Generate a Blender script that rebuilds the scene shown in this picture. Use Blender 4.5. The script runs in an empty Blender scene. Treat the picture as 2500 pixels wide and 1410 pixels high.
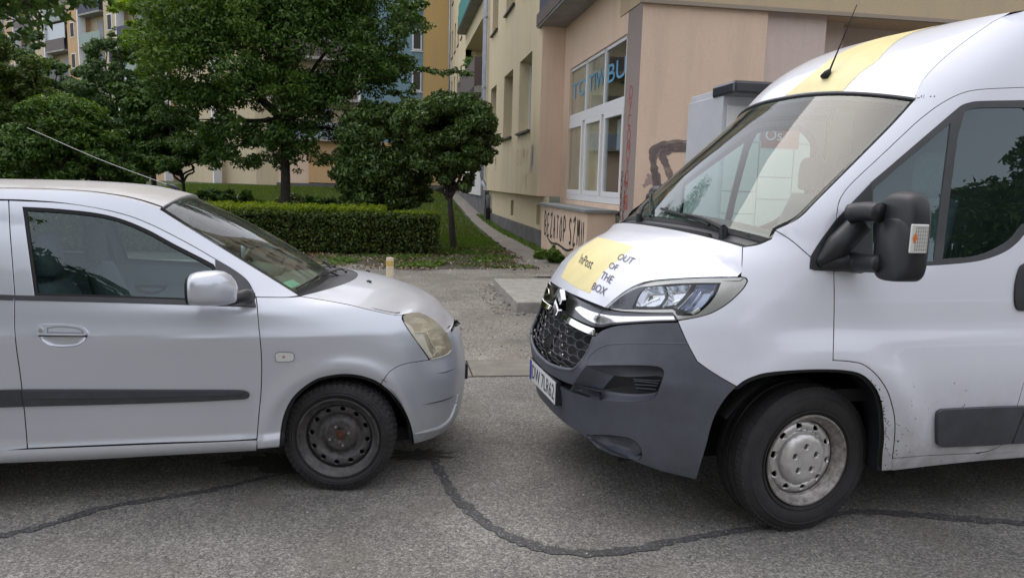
import bpy, bmesh, math, random
import numpy as np
from mathutils import Vector, Matrix
from mathutils.geometry import delaunay_2d_cdt
random.seed(7); RNG = np.random.default_rng(7)
S = bpy.context.scene
COL = S.collection
pi = math.pi
rad = math.radians
# ------------------------------------------------------------------ camera
F, CX, CY = 1820.0, 1250.0, 705.0
PITCH, YAW, ROLL = rad(8.1), rad(9.0), rad(1.6)
CAM = np.array([0, 0, 1.55])
cd = np.array([math.sin(YAW)*math.cos(PITCH), math.cos(YAW)*math.cos(PITCH), -math.sin(PITCH)])
_r = np.array([math.cos(YAW), -math.sin(YAW), 0]); _u = np.cross(_r, cd)
cr_ = _r*math.cos(ROLL)+_u*math.sin(ROLL); cu_ = _u*math.cos(ROLL)-_r*math.sin(ROLL)
cam = bpy.data.cameras.new('camera'); cam.sensor_width = 36; cam.lens = 36*F/2500
cam.clip_start = .05; cam.clip_end = 2000
camo = bpy.data.objects.new('camera', cam); COL.objects.link(camo)
M = Matrix.Identity(4)
for i in range(3):
    M[i][0] = cr_[i]; M[i][1] = cu_[i]; M[i][2] = -cd[i]; M[i][3] = CAM[i]
camo.matrix_world = M
S.camera = camo
# ------------------------------------------------------------------ world, sun, exposure
wd = bpy.data.worlds.new('World'); S.world = wd; wd.use_nodes = True
nt = wd.node_tree; nt.nodes.clear()
SUN_EL, SUN_AZ = rad(61), rad(-20)
sky = nt.nodes.new('ShaderNodeTexSky'); sky.sky_type = 'NISHITA'; sky.sun_disc = False
sky.sun_elevation = SUN_EL; sky.sun_rotation = SUN_AZ
sky.air_density = 1.0; sky.dust_density = 2.0; sky.ozone_density = 2.0
bg = nt.nodes.new('ShaderNodeBackground'); bg.inputs[1].default_value = .15
wo = nt.nodes.new('ShaderNodeOutputWorld')
# thin even cloud veil in front of the clear sky
veil = nt.nodes.new('ShaderNodeMix'); veil.data_type = 'RGBA'; veil.inputs[0].default_value = .72
veil.inputs[7].default_value = (5.15, 5.0, 4.95, 1)
nt.links.new(sky.outputs[0], veil.inputs[6]); nt.links.new(veil.outputs[2], bg.inputs[0]); nt.links.new(bg.outputs[0], wo.inputs[0])
sun = bpy.data.lights.new('sun', 'SUN'); sun.energy = .5; sun.angle = rad(40); sun.color = (1, .95, .87)
suno = bpy.data.objects.new('sun', sun); COL.objects.link(suno)
sd = Vector((math.sin(SUN_AZ)*math.cos(SUN_EL), math.cos(SUN_AZ)*math.cos(SUN_EL), math.sin(SUN_EL)))
suno.rotation_euler = sd.to_track_quat('Z', 'Y').to_euler()
S.view_settings.view_transform = 'Standard'; S.view_settings.look = 'None'
S.view_settings.exposure = 1.08; S.view_settings.gamma = 1.0
S.render.engine = 'CYCLES'
S.cycles.max_bounces = 8; S.cycles.transparent_max_bounces = 16

# ------------------------------------------------------------------ materials
MATS = {}
def mat(name, col=(.5, .5, .5), rough=.6, metal=0., coat=0., noise=None, bump=None, spec=None, coatr=.05, sheen=0, alpha=None, trans=0):
    """noise=(scale, amount, detail) value variation; bump=(scale, strength)"""
    if name in MATS: return MATS[name]
    m = bpy.data.materials.new(name); m.use_nodes = True
    n = m.node_tree.nodes; l = m.node_tree.links; b = n['Principled BSDF']
    b.inputs['Base Color'].default_value = (*col, 1); b.inputs['Roughness'].default_value = rough
    b.inputs['Metallic'].default_value = metal; b.inputs['Coat Weight'].default_value = coat
    b.inputs['Coat Roughness'].default_value = coatr
    if spec is not None: b.inputs['Specular IOR Level'].default_value = spec
    if trans: b.inputs['Transmission Weight'].default_value = trans
    tc = n.new('ShaderNodeTexCoord')
    if noise:
        t = n.new('ShaderNodeTexNoise'); t.inputs['Scale'].default_value = noise[0]
        t.inputs['Detail'].default_value = noise[2] if len(noise) > 2 else 6; t.inputs['Roughness'].default_value = .65
        l.new(tc.outputs['Object'], t.inputs[0])
        r = n.new('ShaderNodeValToRGB'); a = noise[1]
        r.color_ramp.elements[0].position = .3; r.color_ramp.elements[1].position = .7
        r.color_ramp.elements[0].color = (*[c*(1-a) for c in col], 1)
        r.color_ramp.elements[1].color = (*[min(1, c*(1+a)) for c in col], 1)
        l.new(t.outputs[0], r.inputs[0]); l.new(r.outputs[0], b.inputs['Base Color'])
    if bump:
        t = n.new('ShaderNodeTexNoise'); t.inputs['Scale'].default_value = bump[0]; t.inputs['Detail'].default_value = 5
        l.new(tc.outputs['Object'], t.inputs[0])
        bp = n.new('ShaderNodeBump'); bp.inputs['Strength'].default_value = bump[1]; bp.inputs['Distance'].default_value = .01
        l.new(t.outputs[0], bp.inputs['Height']); l.new(bp.outputs[0], b.inputs['Normal'])
    MATS[name] = m
    return m

def glass(name, tint, ior=1.7, refl=(1, 1, 1), rough=0.0, dirt=0.0):
    m = bpy.data.materials.new(name); m.use_nodes = True
    n = m.node_tree.nodes; l = m.node_tree.links; n.clear()
    o = n.new('ShaderNodeOutputMaterial'); mx = n.new('ShaderNodeMixShader')
    tr = n.new('ShaderNodeBsdfTransparent'); tr.inputs[0].default_value = (*tint, 1)
    gl = n.new('ShaderNodeBsdfGlossy'); gl.inputs[0].default_value = (*refl, 1); gl.inputs['Roughness'].default_value = rough
    fr = n.new('ShaderNodeFresnel'); ge = n.new('ShaderNodeNewGeometry'); bf = n.new('ShaderNodeMapRange')   # same reflectance from either side of a thin pane
    bf.inputs[3].default_value = ior; bf.inputs[4].default_value = 1/ior; l.new(ge.outputs['Backfacing'], bf.inputs[0]); l.new(bf.outputs[0], fr.inputs[0])
    l.new(fr.outputs[0], mx.inputs[0]); l.new(tr.outputs[0], mx.inputs[1]); l.new(gl.outputs[0], mx.inputs[2])
    last = mx
    if dirt:
        df = n.new('ShaderNodeBsdfDiffuse'); df.inputs[0].default_value = (.45, .45, .4, 1)
        m2 = n.new('ShaderNodeMixShader'); tc = n.new('ShaderNodeTexCoord'); t = n.new('ShaderNodeTexNoise')
        t.inputs['Scale'].default_value = 3; t.inputs['Detail'].default_value = 6
        mp = n.new('ShaderNodeMapping'); mp.inputs['Scale'].default_value = (1, 5, 2)
        l.new(tc.outputs['Object'], mp.inputs[0]); l.new(mp.outputs[0], t.inputs[0])
        rr = n.new('ShaderNodeMapRange'); rr.inputs[1].default_value = .4; rr.inputs[2].default_value = .8
        rr.inputs[3].default_value = dirt*.3; rr.inputs[4].default_value = dirt*1.7
        l.new(t.outputs[0], rr.inputs[0]); l.new(rr.outputs[0], m2.inputs[0])
        l.new(mx.outputs[0], m2.inputs[1]); l.new(df.outputs[0], m2.inputs[2]); last = m2
    l.new(last.outputs[0], o.inputs[0])
    MATS[name] = m
    return m

def nodes_of(m): return m.node_tree.nodes, m.node_tree.links, m.node_tree.nodes['Principled BSDF']

def dirty_paint(name, col, metal, rough, dirtcol, low, high, amount, coat=.6, topdirt=0., smudge=.03):
    """car paint with road film near the sills (height in object space) and settled dust on flat tops"""
    m = mat(name, col, rough, metal, coat)
    n, l, b = nodes_of(m)
    tc = n.new('ShaderNodeTexCoord'); sx = n.new('ShaderNodeSeparateXYZ'); l.new(tc.outputs['Object'], sx.inputs[0])
    mr = n.new('ShaderNodeMapRange'); mr.inputs[1].default_value = low; mr.inputs[2].default_value = high
    mr.inputs[3].default_value = amount; mr.inputs[4].default_value = 0
    l.new(sx.outputs[2], mr.inputs[0])
    t = n.new('ShaderNodeTexNoise'); t.inputs['Scale'].default_value = 9; t.inputs['Detail'].default_value = 9; t.inputs['Roughness'].default_value = .7
    l.new(tc.outputs['Object'], t.inputs[0])
    t2 = n.new('ShaderNodeTexNoise'); t2.inputs['Scale'].default_value = 2.2; t2.inputs['Detail'].default_value = 4
    l.new(tc.outputs['Object'], t2.inputs[0])
    mu = n.new('ShaderNodeMath'); mu.operation = 'MULTIPLY'; l.new(mr.outputs[0], mu.inputs[0]); l.new(t.outputs[0], mu.inputs[1])
    ge = n.new('ShaderNodeNewGeometry'); sn = n.new('ShaderNodeSeparateXYZ'); l.new(ge.outputs['Normal'], sn.inputs[0])
    tm = n.new('ShaderNodeMapRange'); tm.inputs[1].default_value = .55; tm.inputs[2].default_value = .98
    tm.inputs[3].default_value = 0; tm.inputs[4].default_value = topdirt*1.6; l.new(sn.outputs[2], tm.inputs[0])
    m3 = n.new('ShaderNodeMath'); m3.operation = 'MULTIPLY'; l.new(tm.outputs[0], m3.inputs[0]); l.new(t2.outputs[0], m3.inputs[1])
    sm = n.new('ShaderNodeMath'); sm.operation = 'MULTIPLY'; sm.inputs[1].default_value = smudge; l.new(t2.outputs[0], sm.inputs[0])
    ad = n.new('ShaderNodeMath'); ad.operation = 'ADD'; ad.use_clamp = True; l.new(mu.outputs[0], ad.inputs[0]); l.new(m3.outputs[0], ad.inputs[1])
    a2 = n.new('ShaderNodeMath'); a2.operation = 'ADD'; a2.use_clamp = True; l.new(ad.outputs[0], a2.inputs[0]); l.new(sm.outputs[0], a2.inputs[1])
    mx = n.new('ShaderNodeMix'); mx.data_type = 'RGBA'; mx.inputs[6].default_value = (*col, 1); mx.inputs[7].default_value = (*dirtcol, 1)
    l.new(a2.outputs[0], mx.inputs[0]); l.new(mx.outputs[2], b.inputs['Base Color'])
    rr = n.new('ShaderNodeMapRange'); rr.inputs[3].default_value = rough; rr.inputs[4].default_value = .75; l.new(a2.outputs[0], rr.inputs[0])
    l.new(rr.outputs[0], b.inputs['Roughness'])
    mm = n.new('ShaderNodeMapRange'); mm.inputs[3].default_value = metal; mm.inputs[4].default_value = 0; l.new(a2.outputs[0], mm.inputs[0])
    l.new(mm.outputs[0], b.inputs['Metallic'])
    cc = n.new('ShaderNodeMapRange'); cc.inputs[3].default_value = coat; cc.inputs[4].default_value = 0; l.new(a2.outputs[0], cc.inputs[0])
    l.new(cc.outputs[0], b.inputs['Coat Weight'])
    return m

def stucco(name, col, scale=1.0, stain=(.28, .24, .22), amt=.35):
    m = mat(name, col, .9)
    n, l, b = nodes_of(m)
    tc = n.new('ShaderNodeTexCoord')
    mp = n.new('ShaderNodeMapping'); mp.inputs['Scale'].default_value = (1.5, 1.5, .22); l.new(tc.outputs['Object'], mp.inputs[0])
    t = n.new('ShaderNodeTexNoise'); t.inputs['Scale'].default_value = 1.3*scale; t.inputs['Detail'].default_value = 8; t.inputs['Roughness'].default_value = .7
    l.new(mp.outputs[0], t.inputs[0])
    r = n.new('ShaderNodeMapRange'); r.inputs[1].default_value = .48; r.inputs[2].default_value = .85; r.inputs[4].default_value = amt*1.25
    l.new(t.outputs[0], r.inputs[0])
    mx = n.new('ShaderNodeMix'); mx.data_type = 'RGBA'; mx.inputs[6].default_value = (*col, 1); mx.inputs[7].default_value = (*stain, 1)
    l.new(r.outputs[0], mx.inputs[0])
    f = n.new('ShaderNodeTexNoise'); f.inputs['Scale'].default_value = 90; f.inputs['Detail'].default_value = 3; l.new(tc.outputs['Object'], f.inputs[0])
    m2 = n.new('ShaderNodeMix'); m2.data_type = 'RGBA'; m2.blend_type = 'OVERLAY'; m2.inputs[0].default_value = .25
    l.new(mx.outputs[2], m2.inputs[6]); l.new(f.outputs[0], m2.inputs[7]); l.new(m2.outputs[2], b.inputs['Base Color'])
    bp = n.new('ShaderNodeBump'); bp.inputs['Strength'].default_value = .4; bp.inputs['Distance'].default_value = .004
    l.new(f.outputs[0], bp.inputs['Height']); l.new(bp.outputs[0], b.inputs['Normal'])
    return m

def leafmat(name, c1, c2, rough=.55, trans=.25):
    m = bpy.data.materials.new(name); m.use_nodes = True; MATS[name] = m
    n, l, b = nodes_of(m)
    ge = n.new('ShaderNodeNewGeometry')
    r = n.new('ShaderNodeValToRGB'); r.color_ramp.elements[0].color = (*c1, 1); r.color_ramp.elements[1].color = (*c2, 1)
    l.new(ge.outputs['Random Per Island'], r.inputs[0]); l.new(r.outputs[0], b.inputs['Base Color'])
    b.inputs['Roughness'].default_value = rough; b.inputs['Specular IOR Level'].default_value = .35
    tl = n.new('ShaderNodeBsdfTranslucent'); hs = n.new('ShaderNodeHueSaturation'); hs.inputs['Value'].default_value = 1.6; hs.inputs['Saturation'].default_value = 1.15
    l.new(r.outputs[0], hs.inputs['Color']); l.new(hs.outputs[0], tl.inputs[0])
    mx = n.new('ShaderNodeMixShader'); mx.inputs[0].default_value = trans
    l.new(b.outputs[0], mx.inputs[1]); l.new(tl.outputs[0], mx.inputs[2]); l.new(mx.outputs[0], n['Material Output'].inputs[0])
    return m

m_silver = dirty_paint('silver_paint', (.61, .64, .72), .5, .29, (.28, .255, .22), .12, .42, .9, .6, topdirt=.28, smudge=.10)
m_silver_roof = dirty_paint('dusty_silver_roof', (.54, .55, .59), .45, .36, (.31, .28, .24), .12, .42, .9, .6, topdirt=.62, smudge=.15)
m_white = dirty_paint('white_paint', (.73, .755, .845), 0, .28, (.20, .17, .14), .24, .80, 1.25, .7, topdirt=.06, smudge=.04)
m_black = mat('black_gap', (.012, .012, .014), .8)
m_rub = mat('tyre_rubber', (.022, .022, .024), .75, noise=(14, .35), bump=(60, .15))
m_plast = mat('black_plastic', (.017, .018, .023), .45, noise=(8, .2), bump=(300, .1))
m_trim = mat('grey_trim', (.045, .047, .055), .5, noise=(10, .2))
m_bump = mat('grey_bumper_plastic', (.085, .093, .115), .45, noise=(5, .18, 9), bump=(350, .08))
m_strip = mat('grey_side_strip', (.05, .052, .066), .5, noise=(12, .2))
m_steel = mat('black_steel_rim', (.068, .064, .066), .42, .25, noise=(25, .5, 8), bump=(80, .15))
m_rust = mat('rusty_hub', (.09, .035, .022), .85, noise=(60, .5), bump=(120, .5))
m_alu = mat('scuffed_silver_rim', (.62, .61, .61), .36, .6, noise=(18, .18, 9), bump=(70, .12))
m_rimd = mat('worn_rim_edge', (.30, .28, .27), .5, .5, noise=(30, .6, 9))
m_bolt = mat('bolt_metal', (.5, .5, .5), .35, .9)
m_chrome = mat('chrome', (.78, .78, .8), .06, 1.)
m_dchrome = mat('dark_chrome', (.10, .10, .11), .12, .9)
m_seat = mat('seat_cloth', (.10, .115, .14), .95, noise=(60, .2))
m_dash = mat('dashboard_grey', (.085, .09, .09), .7)
m_lining = mat('headliner', (.35, .34, .32), .9)
m_glass = glass('side_glass', (.62, .74, .74), 1.75, refl=(.80, .95, 1.0))
m_wind = glass('windscreen_glass', (.66, .80, .70), 1.55, dirt=.08)
m_windv = glass('van_windscreen_glass', (.66, .84, .75), 1.5, dirt=.012)
m_lens = glass('lens_glass', (.88, .9, .92), 1.5)
m_red = mat('red_print', (.35, .07, .05), .5)
m_yel = mat('yellow_vinyl', (.70, .56, .16), .4, noise=(6, .06))
m_yel2 = mat('pale_yellow_vinyl', (.76, .67, .34), .42, noise=(5, .08))
m_ink = mat('dark_print', (.03, .03, .04), .5)
m_wplate = mat('white_plate', (.75, .77, .8), .4)
m_blue = mat('blue_print', (.02, .06, .35), .5)
m_orange = mat('orange_bulb', (.75, .17, .03), .3)
def hazed():
    m = bpy.data.materials.new('hazed_lens'); m.use_nodes = True; n, l, b = nodes_of(m)
    b.inputs['Base Color'].default_value = (.60, .54, .41, 1); b.inputs['Roughness'].default_value = .3; b.inputs['Coat Weight'].default_value = .6
    tr = n.new('ShaderNodeBsdfTransparent'); tr.inputs[0].default_value = (.95, .90, .74, 1); mx = n.new('ShaderNodeMixShader')
    tc = n.new('ShaderNodeTexCoord'); t = n.new('ShaderNodeTexNoise'); t.inputs['Scale'].default_value = 7; t.inputs['Detail'].default_value = 5; l.new(tc.outputs['Object'], t.inputs[0])
    rr = n.new('ShaderNodeMapRange'); rr.inputs[1].default_value = .3; rr.inputs[2].default_value = .7; rr.inputs[3].default_value = .28; rr.inputs[4].default_value = .58; l.new(t.outputs[0], rr.inputs[0])
    l.new(rr.outputs[0], mx.inputs[0]); l.new(b.outputs[0], mx.inputs[1]); l.new(tr.outputs[0], mx.inputs[2]); l.new(mx.outputs[0], n['Material Output'].inputs[0]); return m
m_hlyel = hazed()
m_refl = mat('reflector', (.75, .77, .8), .12, .9)
m_hdark = mat('lamp_housing', (.05, .055, .065), .3, .3)

# ------------------------------------------------------------------ object helpers
def tag(o, label=None, cat=None, group=None, kind=None):
    if label: o['label'] = label
    if cat: o['category'] = cat
    if group: o['group'] = group
    if kind: o['kind'] = kind
    return o
def empty(name, label, cat, loc=(0, 0, 0), rz=0, group=None):
    o = bpy.data.objects.new(name, None); COL.objects.link(o); o.location = loc; o.rotation_euler = (0, 0, rz)
    o.empty_display_size = .2
    return tag(o, label, cat, group)
class MB:
    def __init__(s): s.v = []; s.f = []; s.m = []; s.n = []; s.k = 0; s.hasn = False; s.twin = None
    def far(s):
        if s.twin is None: s.twin = MB()
        return s.twin
    def add(s, V, Fc, mi=0, N=None):
        V = np.asarray(V, float)
        s.v.append(V); s.f += [tuple(i+s.k for i in f) for f in Fc]; s.m += [mi]*len(Fc)
        s.n.append(np.zeros_like(V) if N is None else np.asarray(N, float)); s.hasn |= N is not None
        s.k += len(V); return s
    def box(s, a, b, mi=0, R=None, c=None):
        x0, y0, z0 = a; x1, y1, z1 = b
        V = np.array([(x0, y0, z0), (x1, y0, z0), (x1, y1, z0), (x0, y1, z0), (x0, y0, z1), (x1, y0, z1), (x1, y1, z1), (x0, y1, z1)], float)
        return s.add(V, [(0, 3, 2, 1), (4, 5, 6, 7), (0, 1, 5, 4), (1, 2, 6, 5), (2, 3, 7, 6), (3, 0, 4, 7)], mi)
    def tube(s, P, r, seg=8, mi=0, cap=True):
        P = [np.array(p, float) for p in P]; rr = r if hasattr(r, '__len__') else [r]*len(P)
        V = []; 
        for i, p in enumerate(P):
            t = P[min(i+1, len(P)-1)]-P[max(i-1, 0)]; t /= (np.linalg.norm(t)+1e-9)
            a = np.cross(t, (0, 0, 1.)) if abs(t[2]) < .9 else np.cross(t, (0, 1., 0)); a /= np.linalg.norm(a); b = np.cross(t, a)
            for j in range(seg):
                q = 2*pi*j/seg; V.append(p+rr[i]*(a*math.cos(q)+b*math.sin(q)))
        Fc = []
        for i in range(len(P)-1):
            for j in range(seg):
                k = (j+1) % seg; Fc.append((i*seg+j, i*seg+k, (i+1)*seg+k, (i+1)*seg+j))
        if cap: Fc.append(tuple(range(seg))[::-1]); Fc.append(tuple((len(P)-1)*seg+j for j in range(seg)))
        return s.add(V, Fc, mi)
    def lathe(s, prof, seg=64, mi=0, axis='y', c=(0, 0, 0), a0=0, a1=2*pi):
        """prof: (r, h) pairs about axis"""
        V = []; n = len(prof); full = abs(a1-a0-2*pi) < 1e-6; ns = seg if full else seg+1
        for i in range(ns):
            q = a0+(a1-a0)*i/seg; cq, sq = math.cos(q), math.sin(q)
            for r, h in prof:
                V.append((c[0]+r*cq, c[1]+h, c[2]+r*sq) if axis == 'y' else (c[0]+r*cq, c[1]+r*sq, c[2]+h) if axis == 'z' else (c[0]+h, c[1]+r*cq, c[2]+r*sq))
        Fc = []
        for i in range(seg):
            k = (i+1) % ns
            for j in range(n-1):
                Fc.append((i*n+j, i*n+j+1, k*n+j+1, k*n+j))
        return s.add(V, Fc, mi)
    def grid(s, G, mi=0):
        G = np.asarray(G, float); a, b = G.shape[:2]
        return s.add(G.reshape(-1, 3), [(i*b+j, i*b+j+1, (i+1)*b+j+1, (i+1)*b+j) for i in range(a-1) for j in range(b-1)], mi)
    def build(s, name, mats, parent=None, smooth=False, loc=None, bevel=0, sub=0):
        me = bpy.data.meshes.new(name)
        V = np.concatenate(s.v); me.from_pydata(V.tolist(), [], s.f)
        if not isinstance(mats, (list, tuple)): mats = [mats]
        for m in mats: me.materials.append(m)
        if len(mats) > 1: me.polygons.foreach_set('material_index', s.m)
        if smooth or s.hasn: me.polygons.foreach_set('use_smooth', [True]*len(me.polygons))
        if smooth and not s.hasn:
            bm = bmesh.new(); bm.from_mesh(me)
            if smooth != 'all':
                for e in bm.edges:
                    if len(e.link_faces) == 2 and e.calc_face_angle(0) > (smooth if isinstance(smooth, float) else .6): e.smooth = False
            bm.to_mesh(me); bm.free()
        if s.hasn:
            me.normals_split_custom_set_from_vertices(np.concatenate(s.n).tolist())
        o = bpy.data.objects.new(name, me); COL.objects.link(o)
        if parent: o.parent = parent
        if loc is not None: o.location = loc
        if bevel:
            md = o.modifiers.new('b', 'BEVEL'); md.width = bevel; md.segments = 2; md.limit_method = 'ANGLE'
        if sub:
            md = o.modifiers.new('s', 'SUBSURF'); md.levels = sub; md.render_levels = sub
            me.polygons.foreach_set('use_smooth', [True]*len(me.polygons))
        if s.twin is not None:   # the same part on the far side of the vehicle, under the matching parent
            o2 = s.twin.build(name, mats, FAR.get(parent.name, parent) if parent else None, smooth); FAR[o.name] = o2
        return o
FAR = {}
def struct(o): o['kind'] = 'structure'; return o

def spline(P, k=8, closed=False):
    P = np.asarray(P, float)
    if len(P) < 3: return np.array([P[0]+(P[-1]-P[0])*t for t in np.linspace(0, 1, k+1)])
    Q = np.vstack([2*P[0]-P[1], P, 2*P[-1]-P[-2]]) if not closed else np.vstack([P[-1], P, P[0], P[1]])
    out = []
    for i in range(1, len(Q)-2):
        p0, p1, p2, p3 = Q[i-1:i+3]
        for t in np.linspace(0, 1, k, endpoint=False):
            # centripetal-ish: limit tangents
            out.append(.5*((2*p1)+(-p0+p2)*t+(2*p0-5*p1+4*p2-p3)*t*t+(-p0+3*p1-3*p2+p3)*t**3))
    if not closed: out.append(Q[-2])
    return np.array(out)
def interp(xs, ys):
    xs = np.array(xs, float); ys = np.array(ys, float)
    h = np.diff(xs); dl = np.diff(ys)/h; m = np.zeros_like(ys); m[0] = dl[0]; m[-1] = dl[-1]
    for i in range(1, len(xs)-1):
        if dl[i-1]*dl[i] <= 0: m[i] = 0
        else:
            w1 = 2*h[i]+h[i-1]; w2 = h[i]+2*h[i-1]; m[i] = (w1+w2)/(w1/dl[i-1]+w2/dl[i])
    def f(x):
        x = np.asarray(x, float); i = np.clip(np.searchsorted(xs, x)-1, 0, len(h)-1)
        t = (np.clip(x, xs[0], xs[-1])-xs[i])/h[i]
        return ys[i]*(1+2*t)*(1-t)**2+m[i]*h[i]*t*(1-t)**2+ys[i+1]*t*t*(3-2*t)+m[i+1]*h[i]*t*t*(t-1)
    return f

class Frame:
    def __init__(s, ox, oy, deg):
        a = rad(deg); s.o = np.array([ox, oy, 0]); s.deg = deg
        s.R = np.array([[math.cos(a), -math.sin(a), 0], [math.sin(a), math.cos(a), 0], [0, 0, 1]])
        s.cam = s.R.T@(CAM-s.o)
    def world(s, P): return np.asarray(P)@s.R.T+s.o
    def proj(s, P):
        v = s.world(P)-CAM; z = v@cd
        return np.stack([CX+F*(v@cr_)/z, CY-F*(v@cu_)/z], -1)
    def ony(s, px, py, ly):
        q = s.R.T@(cd*F+cr_*(px-CX)-cu_*(py-CY)); t = (ly-s.cam[1])/q[1]; return s.cam+q*t
class Surf:
    """parametric body surface f(a,b)->local xyz; flip picks the outward normal"""
    def __init__(s, f, ra, rb, frame, flip=1, la=1., lb=1.):
        s.f = f; s.ra = ra; s.rb = rb; s.fr = frame; s.flip = flip; s.la = la; s.lb = lb; s._g = None
    def P(s, AB): AB = np.asarray(AB, float); return s.f(AB[:, 0], AB[:, 1])
    def N(s, AB):
        AB = np.asarray(AB, float); ea = 1e-3*(s.ra[1]-s.ra[0])/4; eb = 1e-3*(s.rb[1]-s.rb[0])/4
        a, b = AB[:, 0], AB[:, 1]
        n = np.cross(s.f(a+ea, b)-s.f(a-ea, b), s.f(a, b+eb)-s.f(a, b-eb))*s.flip
        return n/(np.linalg.norm(n, axis=1, keepdims=True)+1e-12)
    def inv(s, px):
        px = np.atleast_2d(np.asarray(px, float))
        if s._g is None:
            A, B = np.meshgrid(np.linspace(*s.ra, 200), np.linspace(*s.rb, 160), indexing='ij'); AB = np.stack([A.ravel(), B.ravel()], 1)
            P = s.P(AB); N = s.N(AB); vis = ((P-s.fr.cam)*N).sum(1) < 0
            AB = AB[vis]; s._g = (AB, s.fr.proj(P[vis]))
        AB0, Q = s._g
        out = np.array([AB0[np.argmin(((Q-p)**2).sum(1))] for p in px])
        e = 1e-4
        for _ in range(12):
            q0 = s.fr.proj(s.P(out)); r = px-q0
            ja = (s.fr.proj(s.P(out+[e, 0]))-q0)/e; jb = (s.fr.proj(s.P(out+[0, e]))-q0)/e
            det = ja[:, 0]*jb[:, 1]-ja[:, 1]*jb[:, 0]; det = np.where(abs(det) < 1e-3, 1e-3, det)
            da = (r[:, 0]*jb[:, 1]-r[:, 1]*jb[:, 0])/det; db = (ja[:, 0]*r[:, 1]-ja[:, 1]*r[:, 0])/det
            out = out+np.clip(np.stack([da, db], 1), -.03, .03)
        return out
def path(surf, *segs, k=6):
    """each seg: list of (px,py) on the photo, or ('ab', [(a,b)...]); smooth inside a seg, corners between segs"""
    out = []
    for sg in segs:
        if sg[0] == 'ab': q = spline(sg[1], k) if len(sg[1]) > 1 else np.array(sg[1], float)
        else:
            q = spline(sg, k) if len(sg) > 1 else np.array(sg, float); q = surf.inv(q)
        if len(out) and np.linalg.norm(out[-1]-q[0]) < .004: q = q[1:]
        out += list(q)
    if np.linalg.norm(out[-1]-out[0]) < .004: out = out[:-1]
    return np.array(out)
def area(P): x, y = P[:, 0], P[:, 1]; return .5*np.sum(x*np.roll(y, -1)-y*np.roll(x, -1))
def inset(P, d, surf):
    sc = np.array([surf.la, surf.lb]); Q = P*sc; sg = np.sign(area(Q))
    e = np.roll(Q, -1, 0)-Q; L = np.linalg.norm(e, axis=1, keepdims=True)+1e-9; e = e/L
    n = np.stack([-e[:, 1], e[:, 0]], 1)*sg; nn = n+np.roll(n, 1, 0); l = np.linalg.norm(nn, axis=1, keepdims=True)
    nn = nn/(l+1e-9); c = np.clip((nn*n).sum(1, keepdims=True), .5, 1)
    return (Q+nn*d/c)/sc
def inside(pts, poly):
    x, y = pts[:, 0], pts[:, 1]; r = np.zeros(len(pts), bool)
    for i in range(len(poly)):
        x0, y0 = poly[i-1]; x1, y1 = poly[i]
        c = ((y0 > y) != (y1 > y)); 
        with np.errstate(divide='ignore', invalid='ignore'): xi = (x1-x0)*(y-y0)/(y1-y0+1e-15)+x0
        r ^= c & (x < xi)
    return r
def densify(P, d):
    out = []
    for i in range(len(P)):
        a, b = P[i], P[(i+1) % len(P)]; k = max(1, int(np.ceil(np.linalg.norm(b-a)/d)))
        for j in range(k): out.append(a+(b-a)*j/k)
    return np.array(out)
def dopen(P, d): return densify(np.vstack([P, P[-1:]]), d)[:max(1, 0)+sum(max(1, int(np.ceil(np.linalg.norm(P[i+1]-P[i])/d))) for i in range(len(P)-1))]
def triangulate(outer, holes, res):
    outer = densify(outer, res); holes = [densify(h, res) for h in holes]
    allb = np.vstack([outer]+holes)
    lo, hi = outer.min(0), outer.max(0)
    gx = np.arange(lo[0], hi[0], res); gy = np.arange(lo[1], hi[1], res*.87)
    G = np.array([(x+(j % 2)*res*.5, y) for j, y in enumerate(gy) for x in gx]) if len(gx) and len(gy) else np.zeros((0, 2))
    if len(G):
        k = inside(G, outer)
        for h in holes: k &= ~inside(G, h)
        G = G[k]
        if len(G):
            dm = np.array([((allb-g)**2).sum(1).min() for g in G]); G = G[dm > (res*.45)**2]
    V = np.vstack([allb, G]) if len(G) else allb
    E = []; o = 0
    for lp in [outer]+holes:
        n = len(lp); E += [(o+i, o+(i+1) % n) for i in range(n)]; o += n
    r = delaunay_2d_cdt([Vector(v) for v in V], E, [], 0, 1e-6)
    v2 = np.array([(v.x, v.y) for v in r[0]]); tr = [tuple(f) for f in r[2]]
    cen = np.array([v2[list(f)].mean(0) for f in tr])
    k = inside(cen, outer)
    for h in holes: k &= ~inside(cen, h)
    return v2, [t for t, kk in zip(tr, k) if kk], [outer]+holes
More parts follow.
